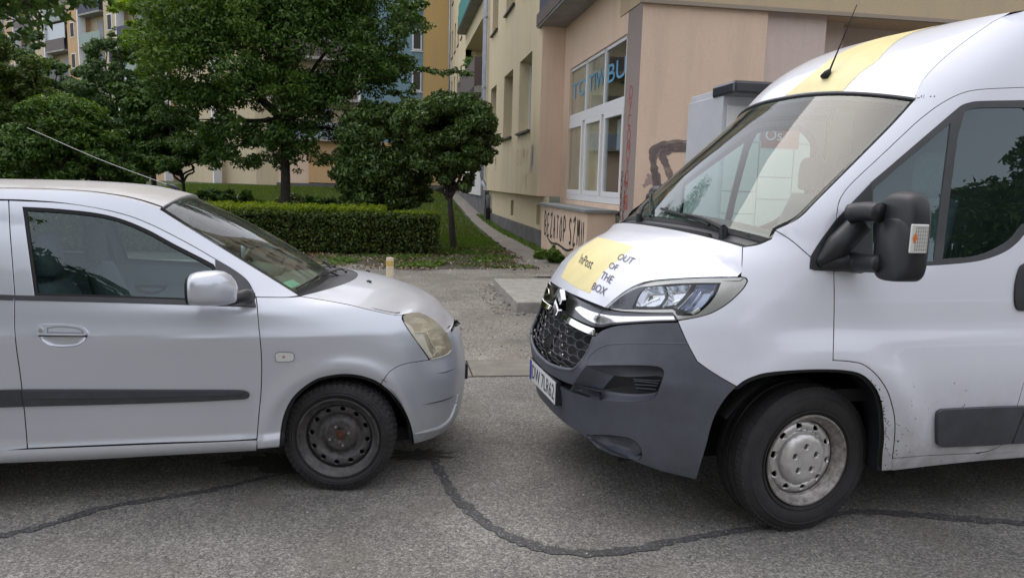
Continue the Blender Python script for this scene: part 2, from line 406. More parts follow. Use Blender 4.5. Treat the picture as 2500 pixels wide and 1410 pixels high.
def panel(mb, surf, poly, holes=(), res=.04, gap=.0033, depth=.012, off=0., mirror=False, both=False, mi=0, gmi=None, lip=0.0, center=None, N=True):
    """cut a panel out of a body surface; rims fold inwards; gmi gives a dark seal in the shut line"""
    sc = np.array([surf.la, surf.lb])
    P0 = inset(poly, gap, surf) if gap else poly
    H0 = [inset(h, -gap, surf) if gap else h for h in holes]
    if center is not None:
        P0 = P0.copy(); c = center(P0[:, 1]); k = P0[:, 0] > c-.006; P0[k, 0] = c[k]
    v2, tr, loops = triangulate(P0*sc, [h*sc for h in H0], res)
    ab = v2/sc; Pn = surf.P(ab); Nn = surf.N(ab); Pn = Pn+Nn*off
    # orientation
    t = np.array(tr); fn = np.cross(Pn[t[:, 1]]-Pn[t[:, 0]], Pn[t[:, 2]]-Pn[t[:, 0]]); s = np.sign((fn*Nn[t[:, 0]]).sum(1))
    tr = [tuple(f) if q > 0 else tuple(f[::-1]) for f, q in zip(tr, s)]
    parts = [(Pn, tr, Nn, mi)]
    for li, lp in enumerate(loops):
        a2 = lp/sc; B = surf.P(a2); Nb = surf.N(a2); n = len(lp)
        sg = np.sign(area(lp))*(1 if li == 0 else -1)
        e = np.roll(lp, -1, 0)-np.roll(lp, 1, 0); e = np.stack([e[:, 1], -e[:, 0]], 1)*sg; e /= (np.linalg.norm(e, axis=1, keepdims=True)+1e-9)
        E3 = surf.P((lp+e*.002)/sc)-B; E3 /= (np.linalg.norm(E3, axis=1, keepdims=True)+1e-9)
        A0 = B+Nb*off; r1 = E3*.0012-Nb*.0012
        rings = [A0, A0+r1, A0+r1-Nb*depth]; nr = [Nb, (Nb+E3*1.0)/1.414, E3]
        if lip: rings.append(A0-Nb*depth+E3*(lip+gap))
        for q in range(len(rings)-1):
            VV = np.vstack([rings[q], rings[q+1]])
            if q < 2: NN = np.vstack([nr[q], nr[q+1]])
            else: NN = np.vstack([Nb, Nb])
            Fc = []
            for i in range(n):
                j = (i+1) % n
                if center is not None and a2[i, 0] > center(a2[i, 1])-1e-4 and a2[j, 0] > center(a2[j, 1])-1e-4: continue
                Fc.append((i, j, n+j, n+i))
            # winding
            if Fc:
                a, b, c, d = Fc[0]; fnm = np.cross(VV[b]-VV[a], VV[c]-VV[a]); 
                if (fnm*NN[a+n if q == 1 else a]).sum() < 0: Fc = [f[::-1] for f in Fc]
            parts.append((VV, Fc, NN, mi if q < 1 or gmi is None else gmi))
    for (V, Fc, NN, m_) in parts:
        if not mirror or both: mb.add(V, Fc, m_, NN)
        if mirror or both:
            fl = np.array([1, -1, 1]); (mb.far() if both and center is None else mb).add(V*fl, [f[::-1] for f in Fc], m_, NN*fl)
    return mb
def make_panel(name, surf, poly, mats, parent, **kw):
    mb = MB(); panel(mb, surf, poly, **kw); return mb.build(name, mats, parent)
def pocket(mb, surf, hole, depth, shrink=.8, mi=0, cmi=1, both=False, shift=(0, 0), steps=4):
    sc = np.array([surf.la, surf.lb]); h = densify(hole*sc, .03); n = len(h); c = h.mean(0)
    rings = []; 
    for k in range(steps+1):
        t = k/steps; q = (c+(h-c)*(1-(1-shrink)*t**1.3)+np.array(shift)*t)/sc
        rings.append(surf.P(q)-surf.N(q)*(depth*(1-(1-t)**2)+.0012*0))
    V = np.vstack(rings); Fc = [(k*n+i, k*n+(i+1) % n, (k+1)*n+(i+1) % n, (k+1)*n+i) for k in range(steps) for i in range(n)]
    Nb = surf.N((h/sc)[:1])[0]
    cap = V[-n:]; cc = cap.mean(0, keepdims=True)
    Fc2 = [(i, (i+1) % n, n) for i in range(n)]
    for fl in ([1] if not both else [1, -1]):
        q = np.array([1, fl, 1]); o = 1 if fl == 1 else -1
        t_ = mb.far() if fl < 0 else mb
        t_.add(V*q, [f[::o] for f in Fc], mi); t_.add(np.vstack([cap, cc])*q, [f[::o] for f in Fc2], cmi)
    return mb
def text2d(s, size=1., font_shear=0., bold=.004):
    cu = bpy.data.curves.new('t', 'FONT'); cu.offset = bold; cu.body = s; cu.size = size; cu.shear = font_shear; cu.resolution_u = 3
    o = bpy.data.objects.new('t', cu); COL.objects.link(o); bpy.context.view_layer.update()
    me = o.to_mesh(); V = np.array([v.co[:] for v in me.vertices]); Fc = [tuple(p.vertices) for p in me.polygons]
    o.to_mesh_clear(); bpy.data.objects.remove(o); bpy.data.curves.remove(cu)
    return V[:, :2], Fc
def text_on(mb, s, surf, p00, p10, p01, off=.002, mi=0, shear=0., thick=0):
    """text laid on surf: p00/p10/p01 in ab space are lower-left, lower-right, upper-left of the text's box"""
    V, Fc = text2d(s, 1., shear); lo, hi = V.min(0), V.max(0); T = (V-lo)/(hi-lo)
    p00, p10, p01 = map(np.array, (p00, p10, p01))
    ab = p00+T[:, :1]*(p10-p00)+T[:, 1:]*(p01-p00); P = surf.P(ab)+surf.N(ab)*off
    mb.add(P, Fc, mi, surf.N(ab)); return mb

# ------------------------------------------------------------------ vehicle body surfaces
def _setab():
    n = 2.5; q = np.linspace(0, pi/2, 4000); A = np.sin(q)**(2/n); B = np.cos(q)**(2/n)
    s = np.concatenate([[0], np.cumsum(np.hypot(np.diff(A), np.diff(B)))]); return s/s[-1], A, B, s[-1]
SE = _setab()
def make_wall(fr, sgn, w, xf, xc, k, f0, ra, rb):
    LN = SE[3]
    def f(a, b):
        a = np.asarray(a, float); b = np.asarray(b, float)
        c = xc(b); D = xf(b)-c; W = w(b, a)*(1-k(b)*np.clip(np.minimum(a, c)-f0, 0, 9)**2)
        tau = np.clip((a-c)/(D*LN), 0, 2); t = np.where(tau > 1, 2-tau, tau)
        A = np.interp(t, SE[0], SE[1]); B = np.interp(t, SE[0], SE[2])*np.where(tau > 1, -1, 1)
        X = np.where(a <= c, a, c+D*A)
        return np.stack([sgn*X, -W*B, b], -1)
    s = Surf(f, ra, rb, fr, flip=sgn)
    s.center = lambda b: xc(b)+(xf(b)-xc(b))*LN
    return s
def xloft(fr, E, Mc, p, flip=1, la=1., lb=.8, n=80):
    """cross-lofted skin between a near edge curve, its mirror, and a centre-line curve"""
    def rs(C):
        C = np.asarray(C, float); s = np.concatenate([[0], np.cumsum(np.linalg.norm(np.diff(C, axis=0), axis=1))]); s /= s[-1]
        return lambda t: np.stack([np.interp(t, s, C[:, i]) for i in range(3)], -1)
    e, m = rs(spline(E, 10)), rs(spline(Mc, 10)); pf = p if callable(p) else (lambda t: p)
    def f(a, b):
        a = np.asarray(a, float); b = np.asarray(b, float)
        # keep slopes alive just outside the range for the normals
        a_ = np.clip(a, 0, 1); Ee, Mm = e(a_), m(a_)
        ex = (a-a_)[:, None]; Ee = Ee+ex*(e(np.ones_like(a))-e(np.full_like(a, .97)))/.03*(a > 1)[:, None]-ex*(e(np.full_like(a, 0.))-e(np.full_like(a, .03)))/.03*(a < 0)[:, None]
        Mm = Mm+ex*(m(np.ones_like(a))-m(np.full_like(a, .97)))/.03*(a > 1)[:, None]-ex*(m(np.full_like(a, 0.))-m(np.full_like(a, .03)))/.03*(a < 0)[:, None]
        g = np.abs(b)**pf(a_)
        return np.stack([Mm[:, 0]+(Ee[:, 0]-Mm[:, 0])*g, -Ee[:, 1]*b, Mm[:, 2]+(Ee[:, 2]-Mm[:, 2])*g], -1)
    return Surf(f, (0, 1), (-1, 1), fr, flip, la, lb)
def disc_surf(fr, prof, c):
    pf = interp([p[0] for p in prof], [p[1] for p in prof])
    def f(a, b): return np.stack([c[0]+a, c[1]+pf(np.hypot(a, b)), c[2]+b], -1)
    return Surf(f, (-.4, .4), (-.4, .4), fr, 1)
def circ(cx, cy, r, n=20, ph=0, ry=None):
    q = np.linspace(0, 2*pi, n, endpoint=False)+ph; return np.stack([cx+r*np.cos(q), cy+(ry or r)*np.sin(q)], 1)

def wheel(parent, fr, c, R, W, rr, steer, prof, side=-1, holes=10, hr=.28, hole_r=.014, mats=(m_steel, m_rimd), tread='winter', inner=0):
    """c: hub centre (local). outer face looks to -y for side -1; returns nothing, parents tyre/rim to the vehicle"""
    root = bpy.data.objects.new('wheel', None); COL.objects.link(root); root.parent = parent
    root.location = c; root.rotation_euler = (0, 0, steer if side < 0 else pi+steer); root.empty_display_size = .1
    h = W/2; R0 = R; R = R-.006 if tread == 'winter' else R
    # tyre section from inner bead over the tread to the outer bead (y outward is negative)
    pr = [(rr*.93, h*.75), (rr, h*.86), (rr+.02, h*.98), ((rr+R)/2, h*1.06), (R-.035, h*1.0), (R-.014, h*.90), (R-.002, h*.78)]
    pr2 = [(R, h*.5), (R-.007, h*.48), (R-.007, h*.42), (R, h*.40), (R+.001, h*.10), (R-.007, h*.08), (R-.007, h*.01)]
    prof_t = pr+pr2+[(a, -b) for a, b in (pr+pr2)[::-1]]
    mb = MB(); mb.lathe(prof_t, 96, 0)
    # raised sidewall rings
    mb.lathe([(rr+.016, -h*.97-.001), (rr+.020, -h*1.0-.004), (rr+.026, -h*1.02-.001)], 72)
    mb.lathe([(R-.050, -h*1.045), (R-.046, -h*1.03-.0035), (R-.040, -h*1.02)], 72)
    ty = mb.build('tyre', m_rub, root, smooth=.5)
    # tread blocks on shoulders
    mb = MB(); nb = 54 if tread == 'winter' else 78
    for sd in (-1, 1):
        for i in range(nb):
            a = 2*pi*i/nb; da = 2*pi/nb*(.30 if tread == 'winter' else .40)
            for (y0, y1, r0, r1, sk) in ([(.52, .86, R+.001, R-.006, .03), (.86, .97, R-.006, R-.030, 0)] if tread == 'winter' else [(.55, .88, R+.0005, R-.008, .01)]):
                V = []
                for (aa, yy, r_) in ((a-da, y0, r0), (a+da, y0, r0), (a+da+sk, y1, r1), (a-da+sk, y1, r1)):
                    for dr in (-.012, .0075 if tread == 'winter' else .0035):
                        V.append(((r_+dr)*math.cos(aa), sd*yy*h, (r_+dr)*math.sin(aa)))
                mb.add(V, [(0, 2, 3, 1), (2, 4, 5, 3), (4, 6, 7, 5), (6, 0, 1, 7), (1, 3, 5, 7)])
    if tread == 'winter':
        for i in range(nb):
            a = 2*pi*(i+.5)/nb; da = 2*pi/nb*.32
            for (y0, y1) in ((-.36, -.10), (.10, .36)):
                V = []
                for (aa, yy) in ((a-da, y0), (a+da, y0), (a+da, y1), (a-da, y1)):
                    for dr in (-.004, .0065): V.append(((R+dr)*math.cos(aa), yy*h, (R+dr)*math.sin(aa)))
                mb.add(V, [(0, 2, 3, 1), (2, 4, 5, 3), (4, 6, 7, 5), (6, 0, 1, 7), (1, 3, 5, 7)])
    mb.build('tread_block', m_rub, root)['kind'] = 'stuff'
    # rim barrel and lip
    mb = MB()
    mb.lathe([(rr-.004, h*.7), (rr-.03, h*.6), (rr-.035, -h*.55), (rr-.020, -h*.74), (rr-.012, -h*.82), (rr-.004, -h*.86), (rr+.004, -h*.94), (rr+.003, -h*1.01), (rr-.004, -h*1.02), (rr-.010, -h*.95), (rr-.016, -h*.84), (rr-.034, -h*.70)], 96)
    rim = mb.build('rim', mats[1], root, smooth=.5)
    fr2 = fr
    ds = disc_surf(fr2, [(r_, -h*y) for r_, y in prof], (0, 0, 0))
    mb = MB(); out = circ(0, 0, rr-.030, 72)
    hs = [circ(hr*math.cos(2*pi*(i+.5)/holes+.15), hr*math.sin(2*pi*(i+.5)/holes+.15), hole_r, 14) for i in range(holes)]
    panel(mb, ds, out, hs+([circ(0, 0, inner, 48)] if inner else []), res=.013, gap=0, depth=.010)
    mb.build('disc', mats[0], rim)
    mb = MB(); mb.lathe([(0.001, h*.1), (rr*.9, h*.12)], 32); mb.build('brake_backing', m_black, root)
    return root, rim, h, ds

# ================================================================== SILVER HATCHBACK
CARF = Frame(-.3155, 4.408, 4.1)
car = empty('car', 'silver hatchback with black steel wheels and hazed headlamps facing the white van', 'car', (CARF.o[0], CARF.o[1], 0), rad(CARF.deg))
_w = interp([.10, .15, .20, .232, .262, .285, .33, .40, .48, .60, .70, .76, .785, .80, .84, .90, .95, 1.0, 1.1, 1.2, 1.3, 1.39, 1.44, 1.49],
            [.68, .705, .735, .768, .790, .791, .774, .776, .782, .790, .797, .8010, .8015, .7965, .783, .767, .752, .736, .700, .661, .618, .575, .54, .49])
_wf = interp([.10, .15, .25, .45, .60, .70, .78, .85, .90, .95, 1.0, 1.05], [.68, .72, .765, .785, .795, .797, .793, .775, .752, .715, .668, .60])
def car_w(z, a):
    zc = .0345*np.clip(-(a+.38)/1.08, 0, 1.6); t = np.clip((z-.5)/.2, 0, 1)*np.clip((1.3-z)/.2, 0, 1)
    side = _w(z-zc*t); m = np.clip((a+.36)/.5, 0, 1); m = m*m*(3-2*m)
    # wheel-arch swell
    d = np.hypot(a, z-.28); sw = .016*np.exp(-((d-.365)/.045)**2)*(z > .25)
    d2 = np.hypot(a+2.37, z-.28); sw = sw+.016*np.exp(-((d2-.365)/.045)**2)*(z > .25)
    return side*(1-m)+_wf(z)*m+sw
car_xf = interp([.10, .16, .25, .33, .42, .50, .58, .64, .70, .76, .82, .88, .95, 1.0, 1.5], [.60, .66, .70, .715, .725, .725, .715, .705, .69, .662, .625, .57, .47, .38, .3])
car_xc = lambda z: np.full_like(z, -.12)
car_k = interp([0, .9, 1.0, 1.39, 1.5], [0, 0, .05, .28, .30])
CW = make_wall(CARF, 1, car_w, car_xf, car_xc, car_k, -1.5, (-2.9, 1.35), (.1, 1.49))
cen = CW.center
DOORL = [(625, 724), (628, 750), (631, 790), (637, 850), (639, 900), (637, 960), (632, 1010), (627, 1071)]
CREASE = [(735, 722), (790, 731), (846, 741), (900, 754), (938, 763), (965, 768)]
HL_TOP = [(983, 774), (986, 769.5), (992, 766), (1003, 762), (1018, 761.5), (1032, 765), (1050, 774), (1072, 791), (1091, 814)]
HL_BOT = [(1091, 814), (1099, 830), (1103, 848), (1098, 860), (1085, 868), (1065, 874), (1048, 877)]
ARCH = [(683, 1091), (686, 1050), (694, 1012), (712, 975), (738, 948), (772, 926), (810, 916), (845, 913), (880, 917), (912, 927), (930, 937)]
ARCH2 = [(930, 937), (955, 958), (978, 986), (995, 1017), (1006, 1050), (1011, 1083)]
mb = MB()
fender = path(CW, DOORL, [(627, 1071), (627, 1096)], [(627, 1096), (683, 1091)], ARCH, [(930, 937), (945, 915), (957, 903), (985, 889), (1048, 878)],
              [(1048, 877), (1020, 836), (998, 805), (985, 784), (981.5, 775), (984, 767)], [(984, 767), (965, 768)], CREASE[::-1], [(735, 722), (700, 724.5), (660, 724.5), (625, 724)])
panel(mb, CW, fender, res=.02, both=True, gmi=1, lip=.02)
mb.build('front_fender', [m_silver, m_black], car)
# bumper, near half mirrored about the centre line
LOWER = [(1011, 1083), (1040, 1078), (1065, 1070), (1090, 1048)]
bp = path(CW, [(930, 937), (945, 915), (957, 903), (985, 889), (1048, 878)], HL_BOT[::-1], [(1091, 814), (1104, 798)],
          ('ab', [tuple(CW.inv([(1104, 798)])[0]), (1.22, .70), (float(cen(np.array([.70]))[0])+.001, .70)]),
          ('ab', [(float(cen(np.array([.705]))[0])+.001, .705), (float(cen(np.array([.17]))[0])+.001, .17)]),
          ('ab', [(float(cen(np.array([.17]))[0]), .17), (1.0, .165), tuple(CW.inv([(1011, 1083)])[0])]), ARCH2[::-1])
ca = lambda z: cen(z)
lower_in = np.array([(a, b) for a, b in [(1.02, .25), (1.10, .225), (float(ca(np.array([.22]))[0])+.002, .22), (float(ca(np.array([.40]))[0])+.002, .40), (1.14, .40), (1.06, .35)]])
mb = MB()
panel(mb, CW, bp, res=.03, both=True, gmi=1, lip=.015, center=ca)
bum = mb.build('front_bumper', [m_silver, m_black], car)
# raised lower lip, scuff lines, bump strip
mb = MB()
lipz = CW.inv([(1012, 1058), (1045, 1051), (1075, 1041), (1098, 1020), (1112, 985), (1117, 962)])
LP = spline(lipz, 8); Pp = CW.P(LP)+CW.N(LP)*.002; mb.tube(Pp, [.004+.010*math.sin(pi*i/(len(Pp)-1)) for i in range(len(Pp))], 8)
mb.build('bumper_lip', m_silver, bum, smooth='all'); m2_ = MB(); m2_.add(mb.v[0]*np.array([1, -1, 1]), [g[::-1] for g in mb.f]); m2_.build('bumper_lip', m_silver, bum, smooth='all')
mb = MB()
for pts, wd_ in (([(1068, 911), (1090, 907), (1112, 898)], .0022), ([(1030, 988), (1060, 982), (1090, 974), (1112, 964)], .0028), ([(927, 925), (936, 927), (946, 934)], .0015)):
    mb = MB(); L = spline(CW.inv(pts), 6); mb.tube(CW.P(L)+CW.N(L)*.0005, [wd_*math.sin(pi*min(.95, max(.06, i/(len(L)-1)))) for i in range(len(L))], 5)
    mb.build('bumper_scratch', m_black, bum)
# grille, number-plate holder
mb = MB()
g = np.array([(1.225, .728), (1.235, .66), (1.24, .60), (float(ca(np.array([.60]))[0])+.001, .595), (float(ca(np.array([.735]))[0])+.001, .738), (1.24, .738)])
panel(mb, CW, densify(g, .03), res=.05, both=True, off=.006, depth=.03, center=ca, gap=0)
gr = mb.build('grille', m_black, car)
mb = MB()
for z in (.63, .665, .70):
    L = np.array([(a, z) for a in np.linspace(1.26, float(ca(np.array([z]))[0]), 10)]); P_ = CW.P(L)+CW.N(L)*.009
    mb = MB(); mb.tube(np.vstack([P_, (P_*[1, -1, 1])[::-1]]), .005, 6); mb.build('grille_slat', m_plast, gr)
mb = MB(); mb.box((.69, -.24, .41), (.722, .24, .50)); mb.build('plate_holder', m_plast, car, bevel=.004)
mb = MB(); mb.box((.7222, -.235, .415), (.7238, .235, .495)); mb.build('number_plate', m_wplate, car)
# headlamps
for fl in (1, -1):
    hp = path(CW, HL_TOP, HL_BOT, [(1048, 877), (1020, 836), (998, 805), (986, 784), (983, 774)])
    mb = MB(); panel(mb, CW, hp, res=.02, off=.003, depth=.03, gap=.003, mirror=fl < 0, gmi=1)
    # gentle bulge
    hl = mb.build('headlight', [m_hlyel, m_hdark], car)
    mb = MB(); panel(mb, CW, inset(hp, .006, CW), res=.04, off=-.055, depth=.002, gap=0, mirror=fl < 0); mb.build('lamp_housing', mat('lamp_chrome_dull', (.45, .44, .42), .3, .7), hl)
    for pp in ([(1000, 790), (1012, 772), (1040, 776), (1062, 796), (1050, 815), (1018, 815)], [(1050, 830), (1062, 812), (1084, 820), (1094, 845), (1080, 862), (1062, 858)]):
        pk = MB(); q_ = CW.inv(pp); pocket(pk, CW, spline(q_, 4, True)[:-1] if False else q_, .045, .45, 0, 0); pk.v = [(CW_v-CW.N(q_).mean(0)*.012)*(np.array([1, -1, 1]) if fl < 0 else 1) for CW_v in pk.v]; pk.build('reflector', m_refl, hl, smooth='all')
    if fl > 0:
        mb = MB()
        q = CW.inv([(986, 786), (1003, 797), (1012, 812), (1030, 812), (1040, 838), (1048, 858), (1056, 870), (1048, 873), (1020, 836), (1000, 808)])
        panel(mb, CW, q, res=.015, off=.0048, depth=.002, gap=0); mb.build('turn_signal', mat('clear_signal', (.62, .60, .50), .12, 0, .8), hl)
        mb = MB()
        for pts, r_ in (([(1012, 812), (1036, 811)], .003), ([(1040, 812), (1048, 832), (1058, 848), (1061, 856), (1056, 870)], .0032), ([(1050, 876), (1070, 872), (1088, 865), (1099, 855)], .003)):
            L = spline(CW.inv(pts), 5); mb.tube(CW.P(L)+CW.N(L)*.006, r_, 6)
        mb.build('lens_rib', mat('lens_rib', (.6, .59, .5), .25, 0, .5), hl, smooth='all')
# bonnet
Eb = CW.P(CW.inv(CREASE[0:]+[(990, 765.5), (1003, 762), (1018, 761.5), (1032, 765), (1050, 774), (1072, 791), (1091, 813), (1103, 797)]))
Mb = np.array([(.10, 0, .995), (.22, 0, .975), (.34, 0, .945), (.46, 0, .90), (.55, 0, .855), (.615, 0, .80), (.655, 0, .755)])
BN = xloft(CARF, Eb, Mb, 2.0, flip=1, la=.85, lb=.7)
BN.flip = 1
def chk(s, ab, d):
    if (s.N(np.array([ab]))[0]@np.array(d)) < 0: s.flip *= -1; s._g = None
chk(BN, (.4, 0), (0, 0, 1))
mb = MB(); q = densify(np.array([(0.0, -1), (1, -1), (1, 1), (0., 1)], float), .04)
panel(mb, BN, q, res=.04, gap=.002, depth=.014, gmi=1, lip=.004)
bon = mb.build('bonnet', [m_silver, m_black], car)
mb = MB()
for p in ((905, 690), (904, 657)):
    ab = BN.inv([p]); P0 = BN.P(ab)[0]
    mb = MB(); mb.tube([P0-[0, 0, .01], P0+[0, 0, .006], P0+[-.01, .004, .010], P0+[-.022, .006, .009]], [.007, .008, .006, .004], 6)
    mb.build('washer_nozzle', m_plast, bon)
# windscreen: near edge on the pillar, header and foot
Ew = CW.P(CW.inv([(722, 716), (680, 690), (600, 641), (520, 592), (450, 549), (392, 513)]))
Mw = np.array([(-.07, 0, 1.005), (-.26, 0, 1.14), (-.45, 0, 1.255), (-.64, 0, 1.352), (-.815, 0, 1.432)])
WS = xloft(CARF, Ew, Mw, 2.3, la=1.0, lb=.65); chk(WS, (.5, 0), (.5, 0, .8))
mb = MB(); q = densify(np.array([(.02, -.985), (.985, -.985), (.985, .985), (.02, .985)]), .04)
panel(mb, WS, q, res=.06, gap=0, depth=.004, off=-.003); ws = mb.build('windscreen', m_wind, car)
mb = MB(); fr_ = densify(np.array([(-.015, -1), (1, -1), (1, 1), (-.015, 1)]), .03); inn = densify(np.array([(.045, -.955), (.965, -.955), (.965, .955), (.045, .955)]), .03)
panel(mb, WS, fr_, [inn], res=.05, gap=0, depth=.01, off=-.005); mb.build('windscreen_seal', m_black, ws)
mb = MB(); st = WS.inv([(690, 687), (716, 679), (735, 690), (708, 701)]); panel(mb, WS, st, res=.05, gap=0, depth=.001, off=-.0075); mb.build('sticker', mat('mint_sticker', (.25, .5, .42), .6), ws)
# scuttle between glass and bonnet
nv = 33; G = []
for i, t in enumerate(np.linspace(0, 1, 9)):
    v = np.linspace(-1, 1, nv); A = WS.P(np.stack([np.full(nv, -.012), v], 1)); B = BN.P(np.stack([np.full(nv, 0.005), v], 1))
    r_ = A*(1-t)+B*t; r_[:, 2] -= .020*math.sin(pi*t)+.004; G.append(r_)
mb = MB(); mb.grid(G); cowl = mb.build('scuttle_panel', m_trim, car, smooth='all')
mb = MB()
for py, px0, px1 in ((716, 735, 800), (706, 760, 820)):
    pass
# wipers
def on_xy(S_, px, off=.012):
    ab = S_.inv(px); return S_.P(ab)+S_.N(ab)*off
mb = MB(); a_ = on_xy(WS, [(722, 708), (760, 686), (800, 668), (822, 660)], .012); mb.tube(spline(a_, 5), .005, 6)
a2 = np.vstack([on_xy(WS, [(770, 683)], .022), G[3][int(nv*.60)]+[0, 0, .035], G[5][int(nv*.60)]+[0, 0, .02]]); mb.tube(spline(a2, 5), [.005]*10+[.009], 6); mb.build('wiper', m_plast, car)
mb = MB(); a_ = on_xy(WS, [(806, 641), (812, 650), (818, 662)], .012); mb.tube(a_, .005, 6)
a2 = np.vstack([a_[1], G[3][int(nv*.86)]+[0, 0, .045], G[6][int(nv*.80)]+[0, 0, .02]]); mb.tube(spline(a2, 5), [.005]*10+[.009], 6); mb.build('wiper', m_plast, car)
# roof
RE = CW.P(CW.inv([(390, 508), (345, 493), (300, 482), (250, 474), (209, 469), (150, 465), (80, 462.5), (0, 461)]))
r0_ = CW.inv([(0, 461)])[0]; RR = dopen(np.array([tuple(r0_), (-1.9, 1.447), (-2.3, 1.42), (-2.62, 1.365)]), .08)[1:]
RE = np.vstack([RE, CW.P(RR)])
RM = np.array([(-.805, 0, 1.437), (-.92, 0, 1.465), (-1.05, 0, 1.485), (-1.3, 0, 1.497), (-1.6, 0, 1.497), (-1.95, 0, 1.49), (-2.35, 0, 1.46), (-2.66, 0, 1.41)])
RF = xloft(CARF, RE, RM, 2.2, la=1.85, lb=.57); chk(RF, (.5, 0), (0, 0, 1))
mb = MB(); q = densify(np.array([(0, -1), (1, -1), (1, 1), (0, 1)], float), .05); panel(mb, RF, q, res=.07, gap=.0, depth=.012, gmi=0)
roof = mb.build('roof', [m_silver_roof], car)
mb = MB(); ab = RF.inv([(424, 459)]); P0 = RF.P(ab)[0]
mb.tube([P0+[.03, 0, -.006], P0+[.005, 0, .012], P0+[-.035, 0, .026]], [.014, .012, .006], 8)
tip = CARF.ony(66, 312, P0[1]-.02); base = P0+np.array([-.035, 0, .026]); mb.build('aerial_base', m_plast, roof, smooth='all')
mb = MB(); mid = (base+tip)/2-[0, 0, .012]; mb.tube(spline([base, mid, tip], 6), [.0035]+[.0022]*12, 5); mb.build('aerial', mat('aerial_rod', (.35, .36, .36), .4, .6), roof)
# cant rail + A pillar skin (between door gap and roof/windscreen edge)
TOPGAP = [(0, 486), (65, 488), (163, 496), (277, 516), (359, 543), (457, 592), (525, 631), (571, 658), (600, 680), (614, 700), (625, 724)]
PILL = [(722, 716), (680, 690), (600, 641), (520, 592), (450, 549), (390, 511)]
RAIL = [(390, 508), (345, 493), (300, 482), (250, 474), (209, 469), (150, 465), (80, 462.5), (0, 461)]
q = path(CW, TOPGAP, [(625, 724), (660, 724.5), (700, 724.5), (728, 721)], [(728, 720), (722, 716)], PILL, RAIL)
q0 = CW.inv([(0, 461)])[0]; q1 = CW.inv([(0, 486)])[0]
q = np.vstack([q, dopen(np.array([tuple(q0), *[tuple(p_) for p_ in RR-np.array([0, .004])], (-2.66, 1.12), (-2.25, 1.373), (-1.9, 1.395), tuple(q1)]), .1)])
mb = MB(); panel(mb, CW, q, res=.05, both=True, gap=.0015, depth=.012, gmi=1, lip=.02); mb.build('pillar', [m_silver, m_black], car)
# front door with its window opening
WIN = path(CW, [(56, 506), (130, 510), (228, 520), (294, 535), (359, 561), (424, 596), (489, 629), (521, 646)], [(521, 646), (527, 660), (528, 690), (545, 737)], [(545, 737), (455, 733), (270, 727), (85, 721)], [(85, 721), (74, 640), (56, 506)])
DTOP = TOPGAP[1:]
door = path(CW, [(21, 488.5)]+DTOP[1:], DOORL, [(627, 1071), (540, 1076), (400, 1080), (200, 1088), (67, 1094)], [(67, 1094), (60, 1010), (50, 920), (40, 850), (35, 790), (36, 721)], [(36, 721), (30, 640), (24, 560), (21, 488.5)])
cup = path(CW, [(97, 819), (102, 830), (120, 842), (150, 846), (185, 843), (205, 832), (212, 820)], [(212, 819), (150, 817), (97, 818)])
mb = MB(); panel(mb, CW, door, [WIN, cup], res=.02, both=True, gmi=1, lip=.014); dr = mb.build('front_door', [m_silver, m_black], car)
mb = MB(); panel(mb, CW, WIN, res=.07, both=True, gap=0, depth=.003, off=-.010); gl = mb.build('side_window', m_glass, dr)
mb = MB(); panel(mb, CW, inset(WIN, -.002, CW), [inset(WIN, .011, CW)], res=.05, both=True, gap=0, depth=.012, off=-.004); mb.build('window_seal', m_black, dr)
mb = MB(); panel(mb, CW, path(CW, [(37, 720.5), (250, 726), (460, 733), (545, 737.5), (600, 742)], [(600, 742), (626, 749.5)], [(626, 749.5), (400, 742), (200, 736), (36, 732)]), res=.05, both=True, gap=.0008, depth=.008, off=.004); mb.build('belt_strip', m_trim, dr)
mb = MB(); panel(mb, CW, path(CW, [(525, 632), (571, 659), (600, 681), (613, 702), (620, 725), (626, 749)], [(626, 749), (545, 738)], [(545, 738), (535, 700), (527, 665), (525, 632)]), res=.04, both=True, gap=.001, depth=.010, off=.003); sail = mb.build('mirror_mount', m_trim, dr)
# door moulding
MOLD = path(CW, [(55, 950), (200, 950), (400, 950.5), (560, 951), (595, 952)], [(595, 952), (605, 956), (609, 962), (606, 969), (597, 972)], [(597, 972), (480, 978), (300, 984), (60, 990)], [(60, 990), (55, 950)])
mb = MB(); panel(mb, CW, MOLD, res=.02, both=True, gap=0, depth=.012, off=.010); mold = mb.build('side_moulding', m_trim, dr)
mb = MB(); panel(mb, CW, path(CW, [(57, 952.5), (300, 952.5), (560, 953), (592, 957)], [(592, 957), (560, 962), (300, 969), (58, 971)]), res=.02, both=True, gap=0, depth=.004, off=.0125); mb.build('moulding_face', m_strip, mold)
# handle: recess, grip and lock
mb = MB(); pocket(mb, CW, cup, .010, .5, 0, 0, both=True, shift=(0, .006), steps=6); mb.build('handle_cup', m_silver, dr, smooth='all')
grip = path(CW, [(94, 803), (100, 795), (120, 792), (160, 792.5), (195, 797), (210, 804), (215, 812), (213, 818)], [(213, 819.5), (150, 819), (95, 818)], [(94, 817), (93, 810), (94, 803)])
mb = MB(); panel(mb, CW, grip, res=.015, both=True, gap=0, depth=.016, off=.016); hd = mb.build('door_handle', m_silver, dr)
mb = MB(); panel(mb, CW, path(CW, [(118, 800), (150, 797), (190, 801), (205, 808), (207, 815)], [(207, 815), (118, 813)], [(118, 813), (118, 800)]), [path(CW, [(121, 802), (150, 799.5), (188, 803), (202, 809), (203, 812.5)], [(203, 812.5), (121, 811)])], res=.02, gap=0, depth=.002, off=.0168); mb.build('grip_line', mat('grip_line_paint', (.22, .23, .26), .5, .3), hd)
